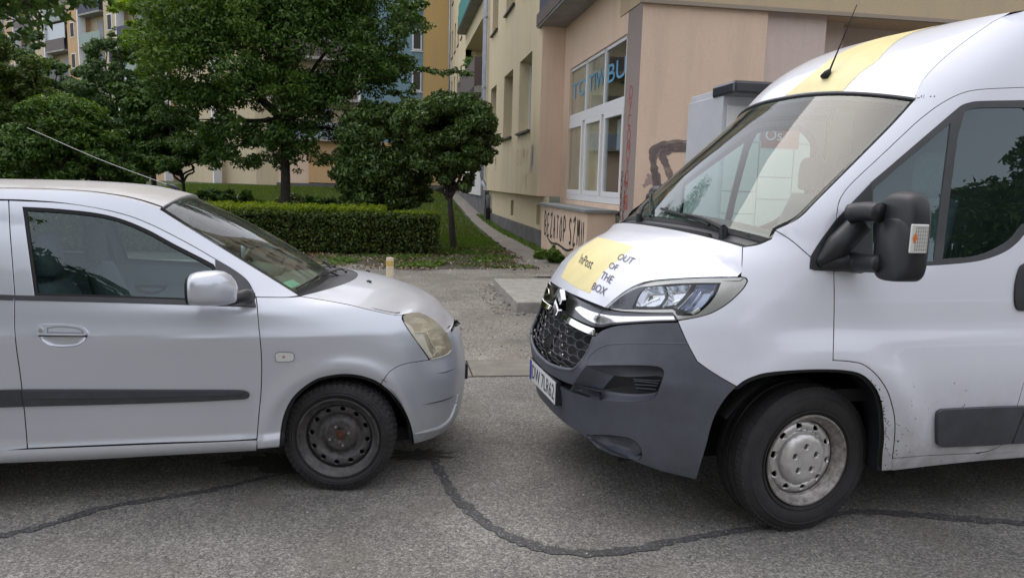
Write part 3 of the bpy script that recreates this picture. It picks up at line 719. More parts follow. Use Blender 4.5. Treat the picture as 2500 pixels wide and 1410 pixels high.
mb = MB(); L = CW.inv([(95, 819), (150, 820), (213, 820)]); L = spline(L, 5); mb.tube(CW.P(L)+CW.N(L)*.003, .003, 6); mb.build('grip_shadow_gap', m_black, hd)
mb = MB(); ab = CW.inv([(103, 806)]); panel(mb, CW, circ(ab[0][0], ab[0][1], .010, 18), res=.02, gap=0, depth=.003, off=.019); panel(mb, CW, circ(ab[0][0], ab[0][1], .0065, 14), res=.02, gap=0, depth=.002, off=.0205); mb.build('door_lock', m_bolt, hd)
# side repeater
rp = path(CW, [(673, 864), (680, 860.5), (710, 861), (717, 865)], [(717, 865), (717, 876)], [(717, 876), (710, 880), (680, 881), (674, 877)], [(674, 877), (673, 864)])
mb = MB(); panel(mb, CW, rp, res=.02, both=True, gap=0, depth=.004, off=.006, gmi=1); rpo = mb.build('side_repeater', [mat('clear_plastic', (.62, .63, .62), .12, 0, .8), m_trim], car)
mb = MB(); panel(mb, CW, inset(rp, -.002, CW), [inset(rp, .001, CW)], res=.02, both=True, gap=0, depth=.004, off=.004); mb.build('repeater_rim', m_trim, rpo)
mb = MB(); ab = CW.inv([(693, 870)])[0]; panel(mb, CW, circ(ab[0], ab[1], .006, 12), res=.02, gap=0, depth=.001, off=.0066); mb.build('bulb', mat('amber_dim', (.4, .2, .12), .4), rpo)
# sill
q = path(CW, [(683, 1092), (627, 1097)], [(627, 1074), (540, 1079), (400, 1083.5), (200, 1091), (0, 1099)])
b0 = CW.inv([(0, 1099)])[0]; b1 = CW.inv([(0, 1131)])[0]
sill = path(CW, [(626, 1074), (540, 1079), (400, 1083.5), (200, 1091), (0, 1099)], ('ab', [tuple(b0), (-2.03, b0[1])]), ('ab', [(-2.03, b0[1]), (-2.03, b1[1])]), ('ab', [(-2.03, b1[1]), tuple(b1)]), [(0, 1131), (200, 1123), (400, 1112), (626, 1100)])
mb = MB(); panel(mb, CW, sill, res=.04, both=True, gap=.001, depth=.05, off=-.002); mb.build('sill', m_silver, car)
# rear door, quarter, windows (mostly out of the picture)
d_r = -2.05
ga = path(CW, [(67, 1094), (60, 1010), (50, 920), (40, 850), (35, 790), (36, 721)], [(36, 721), (30, 640), (24, 560), (21, 488.5)])
rear = np.vstack([ga, dopen(np.array([tuple(ga[-1]), (-1.75, 1.400), (-2.035, 1.386), (-2.125, 1.05), (-2.10, .75), (-2.03, .60), (-2.02, .262), tuple(ga[0])]), .08)[1:-1]])
rwin = densify(np.array([(-1.53, 1.03), (-1.535, 1.35), (-1.75, 1.345), (-1.96, 1.31), (-2.05, 1.04)]), .06)
mb = MB(); panel(mb, CW, rear, [rwin], res=.05, both=True, gmi=1, lip=.014); rd = mb.build('rear_door', [m_silver, m_black], car)
mb = MB(); panel(mb, CW, rwin, res=.08, both=True, gap=0, depth=.003, off=-.010); mb.build('side_window', m_glass, rd)
bs = path(CW, [(0, 719.5), (34, 720.5)], [(34, 720.5), (33, 732)], [(33, 732), (0, 731)])
mb = MB(); panel(mb, CW, np.vstack([bs, [(-2.04, bs[-1][1]), (-2.04, bs[0][1])]]), res=.08, both=True, gap=0, depth=.008, off=.004); mb.build('belt_strip', m_trim, rd)
ml = path(CW, [(0, 951), (52, 950)], [(52, 950), (57, 990)], [(57, 990), (0, 992)])
mb = MB(); panel(mb, CW, np.vstack([ml, [(-2.0, ml[-1][1]), (-2.0, ml[0][1])]]), res=.05, both=True, gap=0, depth=.012, off=.010); mb.build('side_moulding', m_trim, rd)
ar = [(-2.37+.315*math.cos(q), .28+.315*math.sin(q)) for q in np.linspace(rad(-8), rad(184), 20)]
quarter = np.vstack([dopen(np.array([(-2.04, 1.386), (-2.25, 1.370), (-2.64, 1.13), (-2.80, .95), (-2.86, .60), (-2.84, .25)]), .08), ar[::-1], dopen(np.array([(-2.035, .24), (-2.035, .60), (-2.105, .75), (-2.13, 1.05)]), .08)])
mb = MB(); panel(mb, CW, quarter, res=.06, both=True, gap=0, depth=.02); mb.build('rear_quarter', m_silver, car)
# tail
mb = MB(); zs = [.25, .45, .6, .8, .95, 1.05, 1.2, 1.33, 1.40]; xs = [-2.84, -2.88, -2.88, -2.84, -2.80, -2.76, -2.70, -2.64, -2.61]; G2 = []
for z, x in zip(zs, xs):
    wv = float(car_w(np.array([z]), np.array([-2.6]))[0])*(1-(.28*1.2*0)); wv = wv*.99
    G2.append([(x-.06*(1-(abs(v))**3), wv*v, z) for v in np.linspace(-1, 1, 15)])
mb.grid(G2); mb.build('tailgate', m_silver, car, smooth='all')
mb = MB(); mb.grid([[(x_-.075*(1-abs(v)**3), .5*v, z_) for v in np.linspace(-1, 1, 9)] for z_, x_ in ((1.0, -2.77), (1.3, -2.65))]); mb.build('rear_window', m_black, car)
for sdn in (-1, 1):
    mb = MB(); mb.box((-2.90, sdn*.60-.07, .78), (-2.80, sdn*.60+.07, 1.02)); mb.build('tail_lamp', mat('red_lens', (.4, .02, .02), .2, 0, .5), car, bevel=.02)
# underbody, wheel wells, bulkhead
mb = MB(); mb.box((-2.75, -.55, .17), (.36, .55, .24)); mb.box((-2.04, -.70, .20), (-.36, .70, .28)); mb.box((-.36, -.72, .28), (-.34, .72, .92)); mb.box((-2.06, -.70, .28), (-2.04, .70, .6))
mb.build('underbody', m_black, car)
mb = MB()
for cx_ in (0, -2.37):
    for sdn in (-1, 1):
        ang = np.linspace(rad(-3), rad(183), 20)
        mb.grid([[(cx_+.335*math.cos(q), sdn*yy, .28+.335*math.sin(q)) for yy in (.765, .42)] for q in ang])
        mb.add([(cx_+.34*math.cos(q), sdn*.42, .28+.34*math.sin(q)) for q in ang]+[(cx_, sdn*.42, .26)], [(i, i+1, len(ang)) for i in range(len(ang)-1)])
        mb.build('wheel_liner', m_black, car); mb = MB()
# engine-bay blocker under the bonnet
mb = MB(); mb.box((-.30, -.60, .45), (.30, .60, .80)); mb.box((.2, -.45, .32), (.50, .45, .62)); mb.build('engine_bay', m_black, car)
# wheels
pc = [(0, .34), (.030, .34), (.036, .42), (.044, .44), (.070, .42), (.092, .26), (.102, .24), (.112, .36), (.124, .48), (.140, .52), (.156, .46), (.166, .30), (.178, .2), (.21, .2)]
for (x_, sd_, st_) in ((0, -1, rad(-11)), (0, 1, rad(-11)), (-2.37, -1, 0), (-2.37, 1, 0)):
    wr, rim, h_, ds_ = wheel(car, CARF, (x_, sd_*.70, .2765), .2765, .165, .200, st_, pc, side=sd_, holes=12, hr=.139, hole_r=.0150, mats=(m_steel, m_steel))
    mb = MB()
    for i in range(4):
        q = 2*pi*i/4+.35; mb.lathe([(0.0001, -.052), (.006, -.052), (.0085, -.046), (.0085, -.028)], 6, c=(.050*math.cos(q), 0, .050*math.sin(q)))
    mb.build('wheel_bolt', m_bolt, rim)
    mb = MB(); mb.lathe([(0.0001, -.038), (.012, -.038), (.014, -.032), (.024, -.031), (.027, -.026), (.027, -.015)], 20); mb.build('hub', m_rust, rim, smooth=.5)
# mirror housing
def blob(mb, sections, mi=0, n=20, p=3.0):
    """sections: (x, yc, zc, half_y, half_z) superelliptic rings along x, closed at both ends"""
    R_ = []
    for (x, yc, zc, hy, hz) in sections:
        q = np.linspace(0, 2*pi, n, endpoint=False); c, s_ = np.cos(q), np.sin(q)
        R_.append(np.stack([np.full(n, x), yc+hy*np.sign(c)*abs(c)**(2/p), zc+hz*np.sign(s_)*abs(s_)**(2/p)], 1))
    V = np.vstack(R_); k = len(sections); Fc = [(i*n+j, i*n+(j+1) % n, (i+1)*n+(j+1) % n, (i+1)*n+j) for i in range(k-1) for j in range(n)]
    Fc += [tuple(range(n))[::-1], tuple((k-1)*n+j for j in range(n))]
    mb.add(V, Fc, mi)
for fl in (-1, 1):
    yc = -.90
    def mp(px, py, y=yc): return CARF.ony(px, py, y)
    secs = []
    for (px, t, b, hy, yy) in ((463, 672, 741, .075, -.915), (467, 668, 742, .082, -.915), (480, 664.5, 743.5, .088, -.912), (500, 662, 744.5, .088, -.905), (525, 660.5, 744.5, .080, -.895), (545, 663, 743, .068, -.885), (562, 672, 741, .055, -.872), (574, 686, 737.5, .042, -.862), (580, 700, 733, .03, -.855)):
        T_, B_ = mp(px, t, yy), mp(px, b, yy); secs.append((T_[0], yy*-fl*1.0 if False else yy, (T_[2]+B_[2])/2, hy, (T_[2]-B_[2])/2))
    if fl > 0: secs = [(a, -b, c, d, e) for a, b, c, d, e in secs]
    mb = MB(); blob(mb, secs, n=28, p=2.8); mr_ = mb.build('wing_mirror', m_silver, dr if fl < 0 else FAR[dr.name], smooth='all')
    mb = MB(); s0 = secs[0]; blob(mb, [(s0[0]-.010, s0[1], s0[2], s0[3]*.97, s0[4]*.97), (s0[0]-.002, s0[1], s0[2], s0[3]*1.02, s0[4]*1.02), (s0[0]+.004, s0[1], s0[2], s0[3]*1.0, s0[4]*1.0)], n=28, p=2.8); mb.build('mirror_frame', m_black, mr_, smooth=.8)
    a0 = mp(585, 722, -.84); a1 = mp(600, 722, -.79)
    mb = MB(); k_ = np.array([1, -fl, 1]); mb.tube([mp(556, 735, -.88)*k_, mp(580, 726, -.85)*k_, mp(597, 722, -.80)*k_, mp(607, 724, -.765)*k_], [.022, .028, .032, .036], 12); mb.build('mirror_arm', m_plast, mr_, smooth='all')
# interior
def seat(parent, x, y, z=.28, s=1., hr=True, w_=.25, m_=m_seat):
    mb = MB(); blob(mb, [(x-.02, y, z+.13, w_*.9, .05), (x+.02, y, z+.14, w_, .09), (x+.45, y, z+.15, w_, .08), (x+.5, y, z+.13, w_*.9, .04)], n=16)
    k = len(mb.v); G_ = []
    for t in np.linspace(0, 1, 7):
        G_.append((z+.15+t*.58*s, x+.04-t*.20, w_*(1-.25*t**3), .065-.02*t))
    sec = []
    for (zz, xx, hw, th) in G_:
        q = np.linspace(0, 2*pi, 16, endpoint=False); sec.append(np.stack([xx+th*np.sign(np.cos(q))*abs(np.cos(q))**.6, y+hw*np.sign(np.sin(q))*abs(np.sin(q))**.6, np.full(16, zz)], 1))
    mb.add(np.vstack(sec), [(i*16+j, i*16+(j+1) % 16, (i+1)*16+(j+1) % 16, (i+1)*16+j) for i in range(6) for j in range(16)]+[tuple(6*16+j for j in range(16))])
    if hr:
        c0 = (x-.175, y, z+.15+.58*s+.13); sec = []
        for zz, k_ in ((-.105, .75), (-.09, .95), (0, 1), (.07, .92), (.10, .7), (.108, .4)):
            q = np.linspace(0, 2*pi, 16, endpoint=False); sec.append(np.stack([c0[0]+.05*k_*np.cos(q), c0[1]+.125*k_*np.sign(np.sin(q))*abs(np.sin(q))**.7, np.full(16, c0[2]+zz)], 1))
        mb.add(np.vstack(sec), [(i*16+j, i*16+(j+1) % 16, (i+1)*16+(j+1) % 16, (i+1)*16+j) for i in range(5) for j in range(16)]+[tuple(5*16+j for j in range(16)), tuple(range(16))[::-1]])
        mb.tube([(c0[0]+.01, y-.05, c0[2]-.2), (c0[0], y-.05, c0[2])], .007, 6); mb.tube([(c0[0]+.01, y+.05, c0[2]-.2), (c0[0], y+.05, c0[2])], .007, 6)
    return mb.build('seat', m_, parent, smooth='all')
seat(car, -1.22, -.36); seat(car, -1.22, .36); seat(car, -2.0, -.34); seat(car, -2.0, .34)
def steering(parent, c, tilt, R_=.185, sgn=1):
    mb = MB(); q = np.linspace(0, 2*pi, 33)
    ex = np.array([-sgn*math.sin(tilt)*0+0, 1, 0]); up = np.array([sgn*math.sin(tilt), 0, math.cos(tilt)])
    mb.tube([np.array(c)+R_*(math.cos(a)*ex+math.sin(a)*up) for a in q], .014, 8, cap=False)
    for a in (rad(0), rad(180), rad(270)): mb.tube([np.array(c)+.17*(math.cos(a)*ex+math.sin(a)*up), np.array(c)], [.014, .03], 6)
    mb.tube([np.array(c), np.array(c)+np.array([sgn*.25, 0, -.12])], .035, 8)
    return mb.build('steering_wheel', m_plast, parent, smooth='all')
steering(car, (-.62, .36, .93), rad(25))
mb = MB(); G_ = []
for xx, zz in ((-.62, .62), (-.60, .80), (-.55, .90), (-.45, .935), (-.25, .955), (-.08, .965)):
    G_.append([(xx, v, zz+.02*math.cos(v*3)) for v in np.linspace(-.68, .68, 15)])
mb.grid(G_); dash = mb.build('dashboard', m_dash, car, smooth='all')
mb = MB(); blob(mb, [(-.60, .36, .95, .15, .035), (-.52, .36, .97, .17, .06), (-.35, .36, .965, .16, .03)], n=16); mb.build('instrument_cowl', m_dash, dash, smooth='all')
mb = MB(); mb.box((-2.6, -.5, .28), (-2.55, .5, 1.0)); mb.box((-.86, .03-.11, 1.27), (-.84, .03+.11, 1.33)); mb.build('rear_shelf', m_seat, car)

# ================================================================== WHITE VAN  (local x runs rearwards, nose at -x, near side -y)
VANF = Frame(1.775, 3.919, 4.0)
van = empty('van', 'white high-roof delivery van with grey bumper and yellow stripe', 'van', (VANF.o[0], VANF.o[1], 0), rad(VANF.deg))
_vw = interp([.15, .22, .29, .34, .42, .55, .75, .86, .90, .965, .985, 1.06, 1.15, 1.25, 1.35, 1.5, 1.8, 2.0, 2.1, 2.3, 2.42, 2.50],
             [.90, .935, .975, .992, 1.005, 1.018, 1.026, 1.023, 1.018, 1.002, 1.0, .998, .988, .972, .955, .938, .900, .872, .855, .80, .745, .68])
_vwf = interp([.15, .25, .35, .55, .75, .86, .95, 1.05, 1.15, 1.25, 1.35, 1.5], [.92, .97, 1.0, 1.02, 1.026, 1.023, 1.015, .995, .970, .935, .89, .86])
def van_w(z, a):
    m = np.clip((a+.02)/.5, 0, 1)*np.clip((1.55-z)/.2, 0, 1); m = m*m*(3-2*m)
    d = np.hypot(a, (z-.34)*1.0); sw = .020*np.exp(-((d-.50)/.085)**2)
    return _vw(z)*(1-m)+_vwf(z)*m+sw
van_xf = interp([.15, .25, .33, .42, .50, .60, .68, .74, .82, .90, .96, 1.0, 1.06, 1.14, 1.22, 1.30, 1.40, 1.6, 2.05, 2.4], [.90, .925, .95, .965, .975, .995, 1.0, .975, .945, .915, .895, .875, .835, .765, .68, .56, .44, .22, -.33, -.9])
van_xc = interp([0, 1.2, 1.35, 2.0, 2.4, 2.5], [-.02, -.02, -.08, -.85, -1.3, -1.4])
van_k = interp([0, 1.3, 1.5, 2.0, 2.5], [0, 0, .0, 0., 0.])
VW = make_wall(VANF, -1, van_w, van_xf, van_xc, van_k, -1.2, (-2.0, 1.75), (.15, 2.5))
vc = VW.center
def cab(z): return float(vc(np.array([z]))[0])
# --- fender
F_TOP = [(1812, 602), (1850, 596), (1882, 583)]
CUT_A = [(1893, 562), (1930, 585), (1960, 610), (1979, 627)]
ARCHV = [(1799, 943), (1816, 930), (1840, 919), (1874, 910), (1941, 904), (2017, 902), (2075, 906), (2110, 918), (2138, 948), (2152, 985), (2157, 1029), (2158, 1071), (2154, 1110), (2152, 1149)]
DOORF = [(2034, 879), (2075, 882), (2109, 890), (2142, 917), (2167, 955), (2180, 997), (2185, 1029), (2184, 1071), (2179, 1118)]
fen = path(VW, [(1812, 602), (1811, 640), (1808, 675)], [(1808, 675), (1822, 679), (1825, 686)], [(1825, 686), (1815, 703), (1792, 727), (1765, 748), (1735, 764), (1700, 774), (1654, 782)],
           [(1655, 784), (1668, 815), (1682, 845), (1700, 878)], [(1702, 882), (1730, 902), (1760, 921), (1799, 943)], ARCHV, [(2152, 1149), (2179, 1147)],
           [(2179, 1147), (2179, 1119)], DOORF[::-1], [(2034, 879), (2036, 800), (2037, 720), (2036, 655)], [(2036, 655), (2030, 640)], [(1985, 632), (1960, 610), (1930, 585), (1893, 562)], [(1890, 565), (1882, 583)], F_TOP[::-1])
mb = MB(); panel(mb, VW, fen, res=.022, both=True, gmi=1, lip=.015); vf = mb.build('front_fender', [m_white, m_black], van)
mb = MB(); AR = spline(VW.inv([(2120, 935), (2140, 965), (2152, 1000), (2158, 1040), (2158, 1085), (2156, 1130)]), 40)
for _ in range(150):
    a_ = AR[RNG.integers(0, len(AR))]+np.array([-abs(RNG.normal(0, .012))-.003, RNG.normal(0, .008)]); q_ = np.linspace(0, 2*pi, 6, endpoint=False); rr_ = (.0006+.0022*RNG.random()**3)*(.6+.8*RNG.random(6))
    ab_ = a_+np.stack([rr_*np.cos(q_), rr_*1.6*np.sin(q_)], 1); mb.add(VW.P(ab_)+VW.N(ab_)*.0012, [tuple(range(6))], 0, VW.N(ab_))
for px_, py_, n_, sp in ((2260, 236, 14, (.02, .006)), (2330, 1000, 30, (.10, .12)), (2215, 1050, 26, (.03, .10))):
    c_ = VW.inv([(px_, py_)])[0]
    for _ in range(n_):
        a_ = c_+RNG.normal(0, 1, 2)*sp; rr_ = RNG.uniform(.0008, .0026)*(.6+.8*RNG.random(5)); q_ = np.linspace(0, 2*pi, 5, endpoint=False); ab_ = a_+np.stack([rr_*np.cos(q_)*1.5, rr_*np.sin(q_)], 1); mb.add(VW.P(ab_)+VW.N(ab_)*.0012, [tuple(range(5))], 0, VW.N(ab_))
mb.build('grime_specks', mat('grime', (.05, .045, .04), .9), vf)['kind'] = 'stuff'
# --- bumper with grille opening and air-intake pocket
arc = [(1799, 943), (1775, 968), (1752, 1003), (1737, 1040), (1724, 1090), (1700, 1170)]
GR = [(1450, 818), (1438, 850), (1420, 880), (1398, 904)]
gtop = VW.inv(GR)
Gz0 = float(gtop[-1][1]); 
bp = path(VW, [(1655, 786), (1600, 787), (1545, 790), (1505, 794), (1480, 801), (1464, 809), (1453, 820)], GR, ('ab', [tuple(VW.inv([(1398, 904)])[0]), (cab(.625)-.30, .635), (cab(.62)-.12, .615), (cab(.61)+.001, .612)]),
          ('ab', [(cab(.605)+.001, .605), (cab(.35)+.001, .35)]), ('ab', [(cab(.35), .35), (cab(.35)-.25, .345), (cab(.33)-.5, .335), tuple(VW.inv([(1520, 1112)])[0])]), [(1520, 1112), (1560, 1130), (1620, 1151), (1700, 1170)], arc[::-1], [(1799, 943), (1760, 921), (1730, 902), (1702, 882)], [(1700, 878), (1682, 845), (1668, 815), (1655, 786)])
intake = path(VW, [(1432, 893), (1500, 892), (1580, 893), (1608, 896)], [(1608, 896), (1618, 902), (1620, 912)], [(1620, 912), (1611, 940), (1600, 965), (1585, 976)], [(1585, 976), (1540, 980), (1490, 978), (1430, 968), (1391, 955)], [(1391, 955), (1405, 930), (1432, 893)])
lowin = path(VW, [(1432, 1062), (1480, 1062), (1530, 1068), (1552, 1078)], [(1552, 1078), (1563, 1095), (1566, 1112), (1560, 1122)], [(1560, 1122), (1510, 1112), (1460, 1092)], [(1460, 1092), (1432, 1062)])
slot = np.array([(cab(.575)-.62, .60), (cab(.57)-.35, .578), (cab(.56)-.1, .565), (cab(.56)-.02, .564), (cab(.545)-.02, .538), (cab(.54)-.3, .54), (cab(.54)-.60, .558)])
mb = MB(); panel(mb, VW, bp, [intake, lowin, densify(slot, .03)], res=.03, both=True, gmi=None, center=vc)
vb = mb.build('front_bumper', [m_bump, m_black], van)
mb = MB(); pocket(mb, VW, intake, .055, .62, 0, 1, both=True, shift=(-.06, 0), steps=6); vi = mb.build('air_intake', [m_bump, m_black], vb, smooth='all')
mb = MB(); pocket(mb, VW, lowin, .05, .55, 0, 0, both=True, shift=(-.03, 0), steps=6); mb.build('fog_lamp_recess', [m_bump, m_black], vb, smooth='all')
mb = MB(); ab = VW.inv([(1548, 1098)])[0]; panel(mb, VW, circ(ab[0], ab[1], .028, 20, ry=.034), res=.02, gap=0, depth=.01, off=-.022, both=True); mb.build('fog_lamp_cover', m_bump, vb)
mb = MB(); pocket(mb, VW, densify(slot, .03), .05, .7, 0, 1, both=True); mb.build('lower_slot', [m_plast, m_black], vb)
for i in range(4):
    mb = MB(); L = spline(VW.inv([(1535+2*i, 926+9*i), (1570, 928+9*i), (1606-4*i, 930+9*i)]), 4); mb.tube(VW.P(L)-VW.N(L)*.045, .0045, 6); mb.build('intake_slat', m_plast, vi)
# crease line of the bumper shoulder
mb = MB()
for pts, r_ in (([(1425, 900), (1440, 868), (1470, 845), (1510, 838), (1600, 837), (1680, 838)], .004), ):
    L = spline(VW.inv(pts), 6); mb.tube(VW.P(L)-VW.N(L)*.002, r_, 6)
mb.build('bumper_crease', m_bump, vb)
# --- grille: dark back, honeycomb ribs with chrome studs
gl_ = path(VW, [(1452, 812), (1449, 822), (1438, 850), (1420, 880), (1398, 904)], ('ab', [tuple(VW.inv([(1398, 904)])[0]), (cab(.625)-.30, .635), (cab(.62)-.12, .615), (cab(.61)+.001, .612)]), ('ab', [(cab(.62)+.001, .62), (cab(.89)+.001, .89)]), [(1366, 760), (1400, 780), (1430, 798), (1452, 812)])
mb = MB(); panel(mb, VW, gl_, res=.05, gap=-.004, both=True, off=-.055, depth=.002, center=vc); grl = mb.build('grille', m_black, van)
mb = MB(); rim_ = MB()
cells = []
for r_ in range(9):
    for c_ in range(-8, 9):
        yy = c_*.105+(r_ % 2)*.0525; zz = .60+r_*.036
        cells.append((yy, zz))
def front_xyz(y, z, off):
    # point on the nose at lateral y, height z
    aa = np.linspace(cab(z)-1.0, cab(z), 400); P_ = VW.P(np.stack([aa, np.full(400, z)], 1)); i = np.argmin(abs(P_[:, 1]+abs(y))); N_ = VW.N(np.array([[aa[i], z]]))[0]
    P0 = P_[i]+N_*off; return np.array([P0[0], math.copysign(P0[1], y) if y < 0 else -P0[1], P0[2]])
polyA = VW.P(gl_)
def in_gr(y, z):
    Q = polyA[:, 1:]; return inside(np.array([[-max(abs(y), .012), z]]), Q)[0]
for (yy, zz) in cells:
    if not in_gr(yy, zz): continue
    hexp = [(yy+.052*math.cos(q), zz+.024*math.sin(q)) for q in np.linspace(0, 2*pi, 7)]
    pts = [front_xyz(a, b, -.030) for a, b in hexp if in_gr(a*.97, b)]
    if len(pts) > 2: mb.tube(pts, .0035, 5, cap=False)
mb.build('honeycomb', m_trim, grl)['kind'] = 'stuff'
studs = [(yy, zz) for (yy, zz) in cells if in_gr(yy, zz) and abs(yy) > .04 and int(round(zz*1000)) % 2 == 0]
for i, (yy, zz) in enumerate(studs[::3]):
    mb = MB(); P0 = front_xyz(yy, zz, -.022); mb.box(P0-[.004, .008, .006], P0+[.004, .008, .006]); mb.build('grille_stud', m_chrome, grl, bevel=.002)
# surround of the grille
mb = MB(); L = spline(VW.inv([(1448, 822), (1437, 851), (1419, 881), (1398, 904)]), 6); L = np.vstack([L, dopen(np.array([tuple(VW.inv([(1398, 904)])[0]), (cab(.625)-.30, .635), (cab(.62)-.12, .615), (cab(.61), .612)]), .03)])
P_ = VW.P(L)-VW.N(L)*.008; k = P_[:, 1] < -.005; P_ = P_[k]; mb.tube(np.vstack([P_, (P_*[1, -1, 1])[::-1]]), .011, 8); mb.build('grille_surround', m_bump, grl, smooth='all')
# --- chrome bars and chevrons
up_ = path(VW, [(1643, 765), (1600, 765), (1550, 764), (1509, 761), (1475, 755), (1445, 745), (1415, 731), (1392, 715)], [(1392, 715), (1386, 730), (1383, 742), (1384, 762)], [(1384, 762), (1405, 777), (1430, 789), (1452, 797), (1470, 798)], [(1470, 798), (1500, 792), (1545, 788), (1600, 785), (1653, 783)], [(1653, 783), (1643, 765)])
mb = MB(); panel(mb, VW, up_, res=.02, both=True, gap=.001, depth=.02, off=.004); mb.build('chrome_bar', m_dchrome, grl)
up2 = path(VW, [(1645, 773), (1600, 773), (1550, 773), (1509, 772), (1475, 768), (1445, 760), (1418, 748)], [(1418, 748), (1404, 752)], [(1404, 752), (1425, 772), (1450, 787), (1470, 792)], [(1470, 792), (1500, 787), (1545, 784), (1600, 781), (1648, 780)], [(1648, 780), (1645, 773)])
mb = MB(); panel(mb, VW, up2, res=.02, both=True, gap=0, depth=.004, off=.0065); mb.build('chrome_face', m_chrome, grl)
lo_ = path(VW, [(1378, 766), (1400, 779), (1425, 792), (1450, 802)], [(1450, 802), (1448, 818)], [(1448, 818), (1425, 809), (1398, 795), (1376, 779)], [(1376, 779), (1378, 766)])
mb = MB(); panel(mb, VW, lo_, res=.02, both=True, gap=0, depth=.015, off=.006); mb.build('chrome_bar', m_chrome, grl)
for (z0, nm) in ((.955, 'chevron'), (.895, 'chevron')):
    mb = MB()
    for sdn in (-1, 1):
        q = [(0, .042), (.050, -.010), (.050, -.034), (.042, -.037), (0, .008)]
        V = []
        for (a, b) in q:
            for dx in (.018, -.008):
                xx = -float(van_xf(np.array([z0+b]))[0])+.0-dx-(.0 if a else .012); V.append((xx+a*.18, sdn*a, z0+b))
        n_ = 5; Fc = [tuple(2*i for i in range(n_)), tuple(2*i+1 for i in range(n_))[::-1]]+[(2*i, 2*i+1, 2*((i+1) % n_)+1, 2*((i+1) % n_)) for i in range(n_)]
        mb.add(V, Fc)
    mb.build(nm, m_chrome, grl, bevel=.003)
# --- number plate
xp = -float(van_xf(np.array([.5]))[0])-.010
mb = MB(); mb.box((xp-.004, -.268, .435), (xp+.03, .268, .562)); ph = mb.build('plate_holder', m_plast, van, bevel=.004)
mb = MB(); mb.box((xp-.0065, -.26, .441), (xp-.003, .26, .555)); npl = mb.build('number_plate', m_wplate, van)
mb = MB(); mb.box((xp-.0075, .218, .442), (xp-.0055, .259, .554)); mb.build('plate_band', m_blue, npl)
V, Fc = text2d('DW 7LR62'); lo, hi = V.min(0), V.max(0); T = (V-lo)/(hi-lo)
mb = MB(); mb.add(np.stack([np.full(len(T), xp-.0078), .205-T[:, 0]*.45, .458+T[:, 1]*.080], 1), Fc); 
L_ = V
mb.build('plate_text', m_ink, npl)
